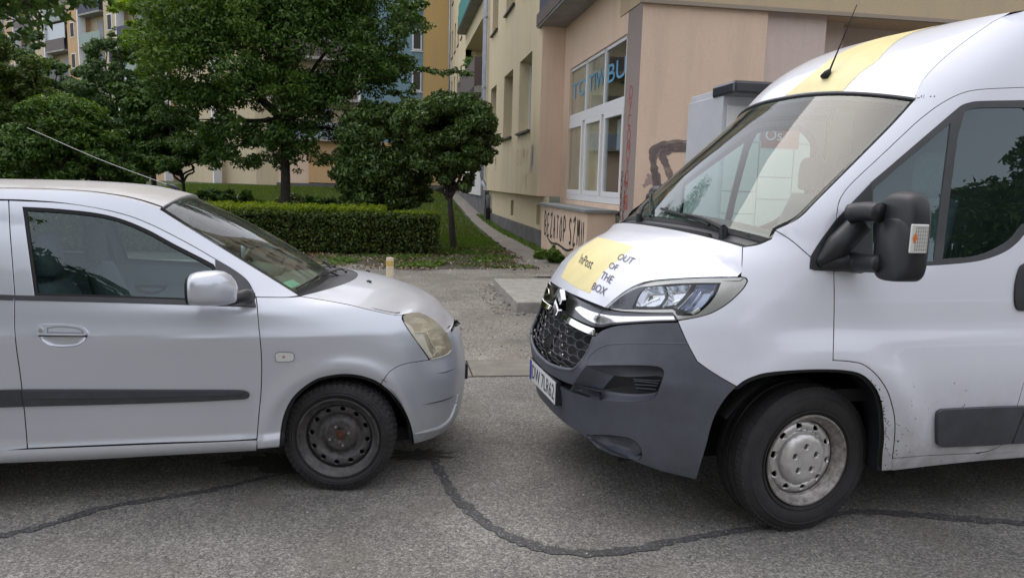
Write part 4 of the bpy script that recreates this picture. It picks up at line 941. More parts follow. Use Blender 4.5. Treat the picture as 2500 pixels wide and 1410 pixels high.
# --- headlamps
HT = [(1477, 751), (1500, 731), (1530, 709), (1560, 694), (1590, 686), (1640, 681), (1700, 678), (1760, 676.5), (1808, 675)]
HB = [(1825, 686), (1815, 703), (1792, 727), (1765, 748), (1735, 764), (1700, 774), (1654, 781)]
hl = path(VW, HT, [(1808, 675), (1820, 678), (1825, 685)], HB, [(1654, 781), (1648, 772), (1641, 763)], [(1641, 763), (1600, 763), (1550, 761), (1509, 758), (1477, 751)])
inn = path(VW, [(1510, 752), (1530, 728), (1556, 706), (1580, 698)], [(1580, 698), (1640, 692), (1700, 690), (1758, 690)], [(1758, 690), (1748, 715), (1730, 740), (1705, 762), (1690, 768)], [(1690, 768), (1655, 768), (1648, 757)], [(1640, 752), (1580, 753), (1510, 752)])
for fl in (1, -1):
    mb = MB(); panel(mb, VW, hl, res=.03, mirror=fl < 0, off=.002, depth=.02, gap=.003); lamp = mb.build('headlight', m_lens, van)
    mb = MB(); panel(mb, VW, hl, [inn], res=.03, mirror=fl < 0, off=-.006, depth=.01, gap=.003, gmi=1, lip=.01); mb.build('lamp_bezel', [mat('bezel_grey', (.60, .58, .53), .25, .6), m_black], lamp)
    mb = MB(); panel(mb, VW, hl, res=.04, mirror=fl < 0, off=-.075, depth=.002, gap=.0); mb.build('lamp_housing', MATS['lamp_chrome_dull'], lamp)
    # dark inner corner
    dc = path(VW, [(1480, 752), (1505, 731), (1532, 712), (1560, 699), (1578, 697)], [(1578, 697), (1560, 715), (1545, 742), (1542, 752)], [(1542, 752), (1480, 752)])
    mb = MB(); panel(mb, VW, dc, res=.03, mirror=fl < 0, off=-.004, depth=.01, gap=.001); mb.build('lamp_cover', m_hdark, lamp)
    # reflector bowls and light blades
    for (pp, dp, mm) in ((path(VW, [(1552, 748), (1562, 722), (1580, 702), (1620, 698)], [(1620, 698), (1628, 715), (1618, 735), (1608, 748)], [(1608, 748), (1552, 748)]), .05, m_refl),
                         (path(VW, [(1626, 700), (1690, 694)], [(1690, 694), (1672, 720), (1650, 744)], [(1650, 744), (1616, 748)], [(1616, 748), (1632, 725), (1626, 700)]), .045, m_refl),
                         (path(VW, [(1700, 696), (1752, 693)], [(1752, 693), (1738, 722), (1715, 748), (1695, 760)], [(1695, 760), (1660, 755)], [(1660, 755), (1685, 728), (1700, 696)]), .04, mat('lamp_blue', (.42, .46, .58), .15, .7))):
        mb = MB(); pk = MB(); pocket(pk, VW, pp, dp, .6, 0, 0, both=False)
        Vv = [v*(np.array([1, -1, 1]) if fl < 0 else 1) for v in pk.v]
        Vv = [v for v in Vv]
        for v, k0 in zip(Vv, range(len(Vv))): pass
        pk.v = Vv; o_ = pk.build('reflector', mm, lamp, smooth='all')
        o_.location = (0, 0, 0)
    mb = MB()
    for pts, r_ in (([(1556, 745), (1580, 733), (1606, 724)], .007), ([(1612, 748), (1635, 738), (1660, 728)], .007), ([(1650, 752), (1672, 730), (1700, 700)], .006), ([(1668, 756), (1690, 735), (1712, 703)], .004)):
        L = spline(VW.inv(pts), 4); P_ = VW.P(L)-VW.N(L)*.022
        if fl < 0: P_ = P_*[1, -1, 1]
        b1 = MB(); b1.tube(P_, r_, 6); b1.build('light_blade', m_refl, lamp, smooth='all')
    mb = MB(); L = spline(VW.inv([(1688, 764), (1707, 752)]), 4); P_ = VW.P(L)-VW.N(L)*.012
    if fl < 0: P_ = P_*[1, -1, 1]
    mb.tube(P_, .009, 8); mb.build('lamp_bulb', mat('frosted', (.8, .82, .75), .2, 0, .5), lamp, smooth='all')
# --- bonnet
EB = VW.P(VW.inv([(1812, 602), (1811, 640), (1808, 672)]))
EB2 = VW.P(VW.inv([(1808, 673), (1760, 675), (1700, 676.5), (1640, 679.5), (1590, 684), (1560, 692), (1530, 707), (1500, 729), (1477, 750)]))
E_ = np.vstack([EB, EB2[1:]])
# t=0 at the scuttle, t=1 at the nose
MB_ = np.array([(-.40, 0, 1.338), (-.50, 0, 1.305), (-.62, 0, 1.245), (-.72, 0, 1.175), (-.80, 0, 1.10), (-.85, 0, 1.03), (-.872, 0, .985)])
VB = xloft(VANF, E_, MB_, lambda t: 2.6-.6*t, la=.9, lb=.8); chk(VB, (.5, 0), (-.5, 0, 1))
mb = MB(); q = densify(np.array([(0, -1), (1, -1), (1, 1), (0, 1)], float), .04)
panel(mb, VB, q, res=.045, gap=.0025, depth=.014, gmi=1, lip=.02); vbon = mb.build('bonnet', [m_white, m_black], van)
# --- bonnet print
mb = MB(); yq = path(VB, [(1459, 579), (1500, 588), (1546, 602)], [(1546, 602), (1512, 632), (1480, 658), (1458, 685), (1440, 716)], [(1440, 716), (1405, 700), (1370, 676)], [(1370, 676), (1388, 640)], [(1388, 640), (1420, 604)], [(1420, 604), (1459, 579)])
panel(mb, VB, yq, res=.04, gap=0, depth=.0005, off=.0012); mb.build('yellow_decal', m_yel2, vbon)
for s_, a_, b_, c_ in (('InPost', (1413, 641), (1443, 658), (1423, 620)), ('OUT', (1505, 633), (1541, 645), (1516, 619)), ('OF', (1485, 654), (1505, 661), (1492, 640)), ('THE', (1465, 679), (1491, 693), (1474, 662)), ('BOX', (1444, 706), (1475, 722), (1452, 689))):
    ab = VB.inv([a_, b_, c_]); mb = MB(); text_on(mb, s_, VB, ab[0], ab[1], ab[2], off=.003); mb.build('decal_text', m_ink if s_ == 'InPost' else mat('plum_print', (.10, .085, .13), .5), vbon)
# --- windscreen
EW = VW.P(VW.inv([(1884, 582), (1950, 533), (2000, 484), (2100, 384), (2180, 303), (2234, 243)]))
MW = np.array([(-.30, 0, 1.385), (-.15, 0, 1.545), (.02, 0, 1.73), (.19, 0, 1.905), (.335, 0, 2.052)])
VS = xloft(VANF, EW, MW, 2.5, la=1.0, lb=.8); chk(VS, (.5, 0), (-.5, 0, .8))
mb = MB(); q = densify(np.array([(0, -.985), (.985, -.985), (.985, .985), (0, .985)]), .04); panel(mb, VS, q, res=.06, gap=0, depth=.004, off=-.003); vws = mb.build('windscreen', m_windv, van)
mb = MB(); fr_ = densify(np.array([(-.03, -1), (1.0, -1), (1.0, 1), (-.03, 1)]), .03); inn_ = densify(np.array([(.05, -.968), (.955, -.968), (.955, .968), (.05, .968)]), .03)
panel(mb, VS, fr_, [inn_], res=.05, gap=0, depth=.01, off=-.006); mb.build('windscreen_seal', m_black, vws)
mb = MB(); P_ = VS.P(np.stack([np.full(30, 1.0), np.linspace(-1, 1, 30)], 1)); mb.tube(P_, .009, 6); mb.build('header_seal', m_trim, vws)
# --- scuttle with vents
nv = 41; G = []
for i, t in enumerate(np.linspace(0, 1, 12)):
    v = np.linspace(-1, 1, nv); A = VS.P(np.stack([np.full(nv, .02), v], 1)); B = VB.P(np.stack([np.full(nv, -.002), v], 1))
    r_ = A*(1-t)+B*t; r_[:, 2] -= .03*math.sin(pi*min(1, t*1.1))+.006; G.append(r_)
mb = MB(); mb.grid(G); vco = mb.build('scuttle_panel', m_trim, van, smooth='all')
for k, (i, v0, v1) in enumerate(((5, 8, 33), (7, 7, 34), (9, 6, 35))):
    mb = MB(); mb.tube([G[i][j]+[0, 0, .004] for j in range(v0, v1)], .007, 6); mb.build('vent_slot', m_black, vco, smooth='all')
def wiperv(tip, mid, root_i, root_j, hinge):
    mb = MB(); blade = on_xy(VS, hinge[:3], .014); mb.tube(spline(blade, 6), .007, 6)
    P0 = G[root_i][root_j]+[0, 0, .02]; arm = np.vstack([blade[1]+(P0-blade[1])*.02+[-.01, 0, .012], blade[1]*.45+P0*.55+[-.01, 0, .028], P0+[-.005, 0, .022]])
    mb.tube(spline(arm, 5), [.007, .007, .008, .009, .010, .011, .012, .013, .014, .016, .018], 8)
    mb.tube([P0+[0, 0, -.03], P0+[-.005, 0, .03]], [.024, .018], 10); return mb.build('wiper', m_plast, van, smooth=.7)
wiperv(0, 0, 4, int(nv*.16), [(1618, 513), (1678, 532), (1735, 554)])
wiperv(0, 0, 4, int(nv*.72), [(1588, 468), (1590, 500), (1591, 532)])
# --- roof cap
ER = VW.P(VW.inv([(2234, 239), (2250, 200), (2285, 160), (2332, 119), (2396, 72), (2446, 42), (2500, 27)]))
el = ER[-1]; ER = np.vstack([ER, [(1.6, -.735, 2.435), (2.4, -.725, 2.45), (3.6, -.725, 2.45), (5.0, -.725, 2.44)]])
MR = np.array([(.335, 0, 2.056), (.40, 0, 2.155), (.50, 0, 2.245), (.66, 0, 2.33), (.9, 0, 2.405), (1.2, 0, 2.455), (1.7, 0, 2.495), (2.4, 0, 2.51), (3.6, 0, 2.51), (5.0, 0, 2.50)])
VR = xloft(VANF, ER, MR, 2.3, la=4.9, lb=.74); chk(VR, (.5, 0), (0, 0, 1)); VR._g = None
mb = MB(); tt = np.concatenate([np.linspace(0, .3, 40), np.linspace(.32, 1, 16)]); vv = np.linspace(-1, 1, 33)
AB = np.array([(t, v) for t in tt for v in vv]); P_ = VR.P(AB); N_ = VR.N(np.clip(AB, [[.001, -.999]], [[.999, .999]])); n_ = len(vv)
Fc = [(i*n_+j, i*n_+j+1, (i+1)*n_+j+1, (i+1)*n_+j) for i in range(len(tt)-1) for j in range(n_-1)]
a, b, c = Fc[5][:3]; 
if np.cross(P_[b]-P_[a], P_[c]-P_[a])@N_[a] < 0: Fc = [f[::-1] for f in Fc]
mb.add(P_, Fc, 0, N_); vroof = mb.build('roof_cap', m_white, van)
# finer param grid near the front for inverse lookups
_A, _B = np.meshgrid(np.linspace(0, .3, 200), np.linspace(-1, 1, 120), indexing='ij'); _AB = np.stack([_A.ravel(), _B.ravel()], 1); _P = VR.P(_AB); _vis = ((_P-VANF.cam)*VR.N(_AB)).sum(1) < 0; VR._g = (_AB[_vis], VANF.proj(_P[_vis]))
st_ab = VR.inv([(2048, 234), (2143, 150), (2230, 80), (1905, 246), (1990, 178)])
rt_ = VR.inv([(2048, 234), (2143, 150), (2230, 80)]); lf_ = VR.inv([(1903, 243), (1950, 208), (2000, 168)])
v1 = lambda t: np.interp(t, np.sort(rt_[:, 0]), rt_[np.argsort(rt_[:, 0]), 1]); v0 = lambda t: np.interp(t, np.sort(lf_[:, 0]), lf_[np.argsort(lf_[:, 0]), 1])
mb = MB(); tt2 = np.linspace(.002, .99, 120); vv2 = np.linspace(0, 1, 14); AB = np.array([(t, v1(t)+(v0(t)-v1(t))*v) for t in tt2 for v in vv2]); P_ = VR.P(AB)+VR.N(AB)*.0015; n2 = len(vv2); print('stripe', rt_, lf_)
mb.add(P_, [f if a is None else f for a, f in ((None, (i*n2+j, (i+1)*n2+j, (i+1)*n2+j+1, i*n2+j+1)) for i in range(len(tt2)-1) for j in range(n2-1))], 0, VR.N(AB)); mb.build('yellow_stripe', m_yel2, vroof)
ab = VR.inv([(2020, 186)]); P0 = VR.P(ab)[0]; tipv = VANF.ony(2092, 12, P0[1]-.03)
mb = MB(); mb.tube([P0+[-.02, 0, -.01], P0+[.0, 0, .015], P0+(tipv-P0)*.09], [.022, .019, .008], 10); ab_ = mb.build('aerial_base', m_black, vroof, smooth='all')
mb = MB(); mb.tube([P0+(tipv-P0)*.06, P0+(tipv-P0)*.3, tipv], [.006, .0045, .0022], 6); mb.build('aerial', m_black, vroof)
# --- pillar and high side
GAP = [(2041, 536), (2046, 500), (2055, 478), (2079, 447), (2148, 382), (2200, 333), (2247, 290), (2297, 253), (2347, 228), (2396, 218), (2500, 213)]
CRE = [(2234, 239), (2250, 200), (2285, 160), (2332, 119), (2396, 72), (2446, 42), (2500, 27)]
g1 = VW.inv([(2500, 213)])[0]; c1 = VW.inv([(2500, 27)])[0]
pil = path(VW, [(1893, 561), (1930, 584), (1960, 609), (1979, 626)], [(1979, 626), (2003, 588), (2041, 536)], GAP, ('ab', [tuple(g1), (-1.25, g1[1]+.005)]), ('ab', [(-1.25, g1[1]+.005), (-1.25, 2.42)]), ('ab', [(-1.25, 2.42), tuple(c1)]), CRE[::-1], [(2234, 243), (2180, 303), (2100, 384), (2000, 484), (1950, 533), (1893, 561)][0:6])
mb = MB(); panel(mb, VW, pil, res=.05, both=True, gap=.0015, depth=.012, gmi=1, lip=.02); mb.build('cab_pillar', [m_white, m_black], van)
# --- door
APX = path(VW, [(2126, 447), (2180, 401), (2250, 341), (2305, 294), (2332, 271)], [(2332, 271), (2349, 258), (2370, 251), (2396, 248), (2500, 246)], ('ab', [tuple(VW.inv([(2500, 246)])[0]), (-1.12, 1.93), (-1.16, 1.86), (-1.17, 1.6), (-1.13, 1.42), tuple(VW.inv([(2500, 573)])[0])]), [(2500, 573), (2483, 592), (2455, 613), (2413, 630), (2370, 639), (2306, 645), (2272, 647), (2180, 652), (2126, 655)], [(2126, 655), (2126, 447)])
MG = path(VW, [(2340, 330), (2357, 270)], [(2357, 270), (2380, 264), (2420, 262), (2500, 262)], ('ab', [tuple(VW.inv([(2500, 262)])[0]), (-1.10, 1.90), (-1.135, 1.83), (-1.145, 1.6), (-1.11, 1.44), tuple(VW.inv([(2500, 547)])[0])]), [(2500, 547), (2470, 583), (2445, 600), (2410, 617), (2370, 627), (2305, 632)], [(2302, 632), (2320, 480), (2340, 330)])
QG = path(VW, [(2132, 462), (2200, 402), (2322, 300)], [(2322, 300), (2318, 340), (2290, 560), (2282, 638)], [(2282, 638), (2132, 645)], [(2132, 645), (2132, 462)])
dpoly = path(VW, [(2036, 657), (2037, 720), (2036, 800), (2034, 879)], DOORF, [(2179, 1118), (2260, 1112), (2380, 1106)], [(2380, 1106), (2420, 1099), (2450, 1083)], [(2450, 1083), (2475, 1020), (2500, 935)], ('ab', [tuple(VW.inv([(2500, 935)])[0]), (-1.17, .95), (-1.235, 1.2), (-1.24, 1.5), (-1.24, 1.9), (-1.22, g1[1])]), ('ab', [(-1.22, g1[1]), tuple(g1)]), GAP[::-1][:-1], [(2041, 536), (2049, 566), (2036, 655)])
mb = MB(); panel(mb, VW, dpoly, [APX], res=.028, both=True, gmi=1, lip=.014); vd = mb.build('front_door', [m_white, m_black], van)
mb = MB(); panel(mb, VW, inset(APX, -.001, VW), [MG, QG], res=.04, both=True, gap=0, depth=.012, off=-.002); mb.build('window_frame', m_trim, vd)
mb = MB(); panel(mb, VW, MG, res=.08, both=True, gap=-.003, depth=.003, off=-.009); mb.build('side_window', m_glass, vd)
mb = MB(); panel(mb, VW, QG, res=.08, both=True, gap=-.003, depth=.003, off=-.007); mb.build('quarter_window', m_glass, vd)
mb = MB(); panel(mb, VW, path(VW, [(1977, 655), (1978, 640), (1982, 622), (2003, 588), (2041, 536)], [(2041, 536), (2080, 495), (2126, 447)], [(2126, 447), (2126, 655)], [(2126, 655), (2080, 659), (2036, 660), (1990, 659)], [(1990, 659), (1977, 655)]), res=.03, both=True, gap=0, depth=.012, off=.006); vsail = mb.build('mirror_mount', m_plast, vd)
# door handle, strips
mb = MB(); hp = path(VW, [(2500, 643), (2488, 652), (2479, 680), (2475, 710), (2476, 740), (2483, 755), (2500, 758)], ('ab', [tuple(VW.inv([(2500, 758)])[0]), (-1.20, 1.155), (-1.20, 1.25), tuple(VW.inv([(2500, 643)])[0])]))
panel(mb, VW, hp, res=.03, both=True, gap=0, depth=.02, off=.010); hh = mb.build('door_handle', m_plast, vd)
mb = MB(); mb.tube(VW.P(np.array([(-1.10, 1.14), (-1.10, 1.19), (-1.11, 1.24)]))+[0, -.03, 0], .014, 8); mb.build('handle_bar', m_trim, hh, smooth='all')
stp = path(VW, [(2296, 997), (2400, 992), (2495, 989)], [(2495, 989), (2485, 1015), (2460, 1078)], [(2460, 1078), (2400, 1082), (2300, 1086)], [(2300, 1086), (2288, 1084), (2283, 1075), (2282, 1040), (2284, 1006), (2296, 997)])
mb = MB(); panel(mb, VW, stp, res=.03, both=True, gap=0, depth=.022, off=.020); mb.build('side_moulding', m_strip, vd)
# --- body side behind the door, with the rear arch
arr = [(-3.45-.40*math.cos(q), .36+.40*math.sin(q)) for q in np.linspace(rad(-8), rad(188), 22)]
dr_edge = path(VW, [(2385, 1107), (2420, 1099), (2450, 1083)], [(2450, 1083), (2475, 1020), (2500, 935)], ('ab', [tuple(VW.inv([(2500, 935)])[0]), (-1.17, .95), (-1.235, 1.2), (-1.24, 1.5), (-1.24, 1.9), (-1.25, 2.42)]))
dr_edge = dr_edge[:-1] if np.linalg.norm(dr_edge[0]-dr_edge[-1]) < .01 else dr_edge
bside = np.vstack([dr_edge, dopen(np.array([(-1.30, 2.425), (-4.99, 2.43), (-4.99, .36), (-3.90, .33)]), .12)[:-1], arr[::-1], dopen(np.array([(-3.0, .345), (-1.0, .345)]), .12)])
mb = MB(); panel(mb, VW, bside, res=.12, both=True, gap=.002, depth=.02, gmi=1); vside = mb.build('cargo_side', [m_white, m_black], van)
mb = MB(); q = densify(np.array([(-1.06, .415), (-1.02, .575), (-3.0, .575), (-3.0, .415)]), .1); q2 = path(VW, [(2499, 989), (2489, 1018), (2465, 1078)]); q = np.vstack([q2, densify(np.array([(-3.0, q2[-1][1]), (-3.0, q2[0][1])]), .1)[:-1]])
panel(mb, VW, q, res=.08, both=True, gap=0, depth=.022, off=.020); mb.build('side_moulding', m_strip, vside)
# sill
s0_ = VW.inv([(2179, 1121), (2179, 1147)])
sl = path(VW, [(2179, 1121), (2260, 1115), (2380, 1109), (2500, 1101)], ('ab', [tuple(VW.inv([(2500, 1101)])[0]), (-2.98, .335)]), ('ab', [(-2.98, .335), (-2.98, .25)]), ('ab', [(-2.98, .26), tuple(VW.inv([(2500, 1117)])[0])]), [(2500, 1117), (2400, 1125), (2300, 1135), (2179, 1149)])
mb = MB(); panel(mb, VW, sl, res=.05, both=True, gap=.001, depth=.08, off=-.004); mb.build('sill', m_white, van)
# back
mb = MB(); zs = np.array([.36, .6, 1.0, 1.5, 2.0, 2.3, 2.43]); mb.grid([[(5.0, float(van_w(np.array([z]), np.array([-5.]))[0])*v, z) for v in np.linspace(-1, 1, 9)] for z in zs]); vbk = mb.build('rear_doors', m_white, van)
mb = MB(); P_ = [tuple(p) for p in VR.P(np.stack([np.full(17, 1.), np.linspace(-1, 1, 17)], 1))]; mb.add(P_+[(5.0, 0, 2.43)], [(i, i+1, 17) for i in range(16)]); mb.build('roof_end', m_white, vbk)
for sdn in (-1, 1):
    mb = MB(); mb.box((4.96, sdn*.93-.05, .8), (5.02, sdn*.93+.05, 1.3)); mb.build('tail_lamp', MATS['red_lens'], van, bevel=.01)
mb = MB(); mb.box((4.9, -.9, .34), (5.1, .9, .55)); mb.build('rear_bumper', m_bump, van, bevel=.02)
# --- underside, wells, cab interior
mb = MB(); mb.box((.46, -.93, .30), (4.9, .93, .42)); mb.box((-.75, -.56, .24), (.46, .56, .44)); mb.box((-.05, -.80, .85), (.5, .80, .92)); mb.build('underbody', m_black, van)
mb = MB()
for cx_, rr_ in ((0.0, .46), (3.45, .42)):
    for sdn in (-1, 1):
        ang = np.linspace(rad(-12), rad(150), 24); mb = MB()
        mb.grid([[(cx_+(rr_+(.03 if math.cos(q) < 0 else 0))*math.cos(q)*1.0, sdn*yy, .34+(.45 if cx_ == 0 else .42)*math.sin(q)) for yy in (.965, .56)] for q in ang])
        mb.add([(cx_+rr_*math.cos(q), sdn*.56, .34+rr_*math.sin(q)) for q in ang]+[(cx_, sdn*.56, .25)], [(i, i+1, len(ang)) for i in range(len(ang)-1)]); mb.build('wheel_liner', m_black, van)
mb = MB(); q = np.array([(-.425, .295), (-.425, .50), (-.40, .62), (-.34, .72), (-.28, .74), (-.26, .70), (-.32, .62), (-.345, .50), (-.35, .29)])
mb.add(np.vstack([[(-a, -.972, z) for a, z in q], [(-a, -.86, z) for a, z in q]]), [tuple(range(9))]+[(i, (i+1) % 9, 9+(i+1) % 9, 9+i) for i in range(9)]); mb.build('mud_guard', m_plast, van)
mb = MB(); mb.box((-.62, -.6, .45), (.0, .6, .96)); mb.box((-.80, -.45, .40), (-.6, .45, .88)); mb.box((-.35, -.75, .95), (.2, .75, 1.14)); mb.build('engine_bay', m_black, van)
mb = MB(); mb.box((1.42, -.85, .42), (1.46, .85, 2.1)); mb.build('bulkhead', mat('bulkhead_grey', (.10, .105, .11), .8), van)
mb = MB(); mb.box((.0, -.90, .60), (1.45, .90, .66)); mb.build('cab_floor', m_black, van)
mb = MB(); mb.grid([[(x_, v, z_) for v in np.linspace(-.72, .72, 9)] for x_, z_ in ((.52, 2.03), (.75, 2.09), (1.44, 2.10))]); mb.build('headliner', m_lining, van, smooth='all')
G_ = []
for xx, zz in ((.42, .75), (.40, 1.08), (.36, 1.20), (.22, 1.27), (.0, 1.30), (-.15, 1.33), (-.25, 1.345)):
    G_.append([(xx-.25*(0 if xx > .2 else 0), v, zz+.03*math.cos(v*2.2)) for v in np.linspace(-.86+(.12 if xx < 0 else 0), .86-(.12 if xx < 0 else 0), 17)])
mb = MB(); mb.grid(G_); vda = mb.build('dashboard', m_dash, van, smooth='all')
mb = MB(); blob(mb, [(.20, -.42, 1.31, .19, .04), (.28, -.42, 1.33, .20, .07), (.42, -.42, 1.30, .18, .03)], n=16); mb.build('instrument_cowl', m_dash, vda, smooth='all')
def vseat(y, w_=.25):
    k = len(COL.objects); o = seat(van, 0, 0, 0, 1.0, True, w_); me = o.data; o.location = (.80, y, .80); o.rotation_euler = (0, 0, pi); return o
vseat(-.42); vseat(.25, .22); vseat(.62, .2)
steering(van, (.48, -.42, 1.22), rad(50), .2, -1)
# --- wheels
pv = [(0, .86), (.09, .86), (.104, .82), (.114, .76), (.119, .62), (.123, .52), (.130, .58), (.145, .62), (.162, .58), (.172, .48), (.182, .3), (.22, .2)]
for (x_, sd_, st_) in ((0, -1, rad(4.5)), (0, 1, rad(4.5)), (3.45, -1, 0), (3.45, 1, 0)):
    wr, rim, h_, ds_ = wheel(van, VANF, (x_, sd_*.825, .343), .343, .225, .210, st_, pv, side=sd_, holes=10, hr=.151, hole_r=.0185, mats=(m_alu, m_rimd), tread='summer', inner=.1205)
    mb = MB(); hs = [circ(.060*math.cos(2*pi*(i+.25)/5), .060*math.sin(2*pi*(i+.25)/5), .0165, 18) for i in range(5)]
    panel(mb, ds_, circ(0, 0, .119, 64), hs, res=.015, gap=0, depth=.022, off=.004); cap = mb.build('hub_cap', m_alu, rim)
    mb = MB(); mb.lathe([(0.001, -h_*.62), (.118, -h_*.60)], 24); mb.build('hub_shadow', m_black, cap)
    for i in range(5):
        mb = MB(); q = 2*pi*(i+.25)/5; mb.lathe([(0.0001, -h_*.76), (.006, -h_*.76), (.011, -h_*.70), (.012, -h_*.60)], 6, c=(.060*math.cos(q), 0, .060*math.sin(q))); mb.build('wheel_bolt', m_rimd, cap)
    for zz in (.010, -.008):
        mb = MB(); mb.tube([(-.020, -h_*.84, zz-.012), (0, -h_*.845, zz+.006), (.020, -h_*.84, zz-.012)], .0035, 6); mb.build('hub_chevron', m_alu, cap)
    mb = MB()
    for i in range(5):
        q = 2*pi*(i+.75)/5; c_, s_ = math.cos(q), math.sin(q)
        for dq in (-.16, .16):
            mb.tube([(.088*math.cos(q+dq), -h_*.842, .088*math.sin(q+dq)), (.116*math.cos(q+dq*.8), -h_*.735, .116*math.sin(q+dq*.8))], .0016, 4)
    mb.build('cap_groove', m_rimd, cap)
# --- door mirror
def vm(px, py, y): return VANF.ony(px, py, y)
for fl in (-1, 1):
    par = vd if fl < 0 else FAR[vd.name]
    xr = vm(2274, 560, -1.32)[0]; xf_ = vm(2127, 560, -1.09)[0]; zt = vm(2210, 467, -1.2)[2]; zb = vm(2210, 684, -1.2)[2]; zc_ = (zt+zb)/2; hz_ = (zt-zb)/2; secs = []
    for (t_, hy, kz, dz) in ((0, .055, .62, 0), (.06, .085, .80, 0), (.18, .102, .91, 0), (.38, .112, .97, 0), (.62, .117, 1.0, 0), (.85, .118, 1.0, 0), (.95, .116, .99, 0), (1, .110, .96, 0)):
        secs.append((xf_+(xr-xf_)*t_, -1.205 if fl < 0 else 1.205, zc_, hy, hz_*kz))
    mb = MB(); blob(mb, secs, n=40, p=3.4); vmr = mb.build('door_mirror', m_plast, par, smooth='all')
    s_ = secs[-1]; mb = MB(); blob(mb, [(s_[0], s_[1], s_[2], s_[3]*.9, s_[4]*.9), (s_[0]+.004, s_[1], s_[2], s_[3]*.9, s_[4]*.9)], n=28); mb.build('mirror_glass', m_chrome, vmr)
    k_ = np.array([1, -fl, 1]) if fl > 0 else np.array([1, 1, 1])
    # arms and the front shroud
    for (pts, rs_) in (([vm(2080, 522, -1.0), vm(2100, 517, -1.04), vm(2125, 516, -1.10), vm(2150, 518, -1.16)], [.045, .040, .040, .04]), ([vm(2080, 640, -1.0), vm(2100, 641, -1.04), vm(2125, 643, -1.10), vm(2150, 644, -1.16)], [.045, .040, .038, .038])):
        mb = MB(); mb.tube(spline([p*k_ for p in pts], 4), np.interp(np.linspace(0, 1, 13), np.linspace(0, 1, 4), rs_), 12); mb.build('mirror_arm', m_plast, vmr, smooth='all')
    zs_ = vm(2250, 545, -1.3)[2]
    mb = MB(); blob(mb, [(a_-.003, b_, zc_-hz_*.30, d_+.004, hz_*.70) for a_, b_, c_, d_, e_ in secs[:-1]], n=40, p=3.8); mb.build('mirror_shroud', m_plast, vmr, smooth='all')
    # base bulge on the door
    mb = MB(); b0, b1 = vm(2015, 600, -.985), vm(2090, 560, -1.0)
    mb.tube(spline([vm(1995, 645, -.965)*k_, vm(2035, 610, -.985)*k_, vm(2075, 570, -.99)*k_, vm(2105, 540, -1.0)*k_], 4), np.interp(np.linspace(0, 1, 13), [0, .4, 1], [.02, .055, .05]), 12)
    mb.tube(spline([vm(2000, 650, -.965)*k_, vm(2050, 640, -.99)*k_, vm(2105, 645, -1.0)*k_], 4), np.interp(np.linspace(0, 1, 9), [0, .4, 1], [.02, .04, .04]), 12); mb.build('mirror_foot', m_plast, vmr, smooth='all')
    # indicator
    T_, B_ = vm(2228, 547, -1.335), vm(2224, 618, -1.335); R_ = vm(2269, 547, -1.335)
    x0, x1, z0, z1 = T_[0], R_[0], B_[2], T_[2]; yy = -1.3375 if fl < 0 else 1.3375
    mb = MB(); mb.box((x0, min(yy, yy-fl*-.0), z0), (x1, yy+.012*(1 if fl < 0 else -1) if fl < 0 else yy+.0, z1)) if fl < 0 else mb.box((x0, yy-.012, z0), (x1, yy, z1))
    ind = mb.build('indicator_lens', mat('indicator_clear', (.72, .72, .70), .15, .1, .8), vmr, bevel=.004)
    y_ = yy-.001 if fl < 0 else yy+.001
    mb = MB()
    for i in range(7): zc_ = z0+(z1-z0)*(i+1)/8; mb.box((x0+.016, min(y_, y_+.001), zc_-.0012), (x1-.004, max(y_, y_+.001), zc_+.0012))
    for i in range(6): xc_ = x0+.018+(x1-x0-.024)*i/5; mb.box((xc_-.0010, min(y_, y_+.001), z0+.008), (xc_+.0010, max(y_, y_+.001), z1-.008))
    mb.build('lens_grid', mat('lens_grid', (.30, .30, .30), .3), ind)['kind'] = 'stuff'
    mb = MB(); xc_ = x0+.014; zc_ = (z0+z1)/2+.002; mb.add([(xc_-.009, y_-.0005*(1 if fl < 0 else -1), zc_), (xc_, y_-.0005*(1 if fl < 0 else -1), zc_-.022), (xc_+.011, y_-.0005*(1 if fl < 0 else -1), zc_), (xc_+.002, y_-.0005*(1 if fl < 0 else -1), zc_+.024)], [(0, 1, 2, 3)]); mb.build('indicator_bulb', m_orange, ind)

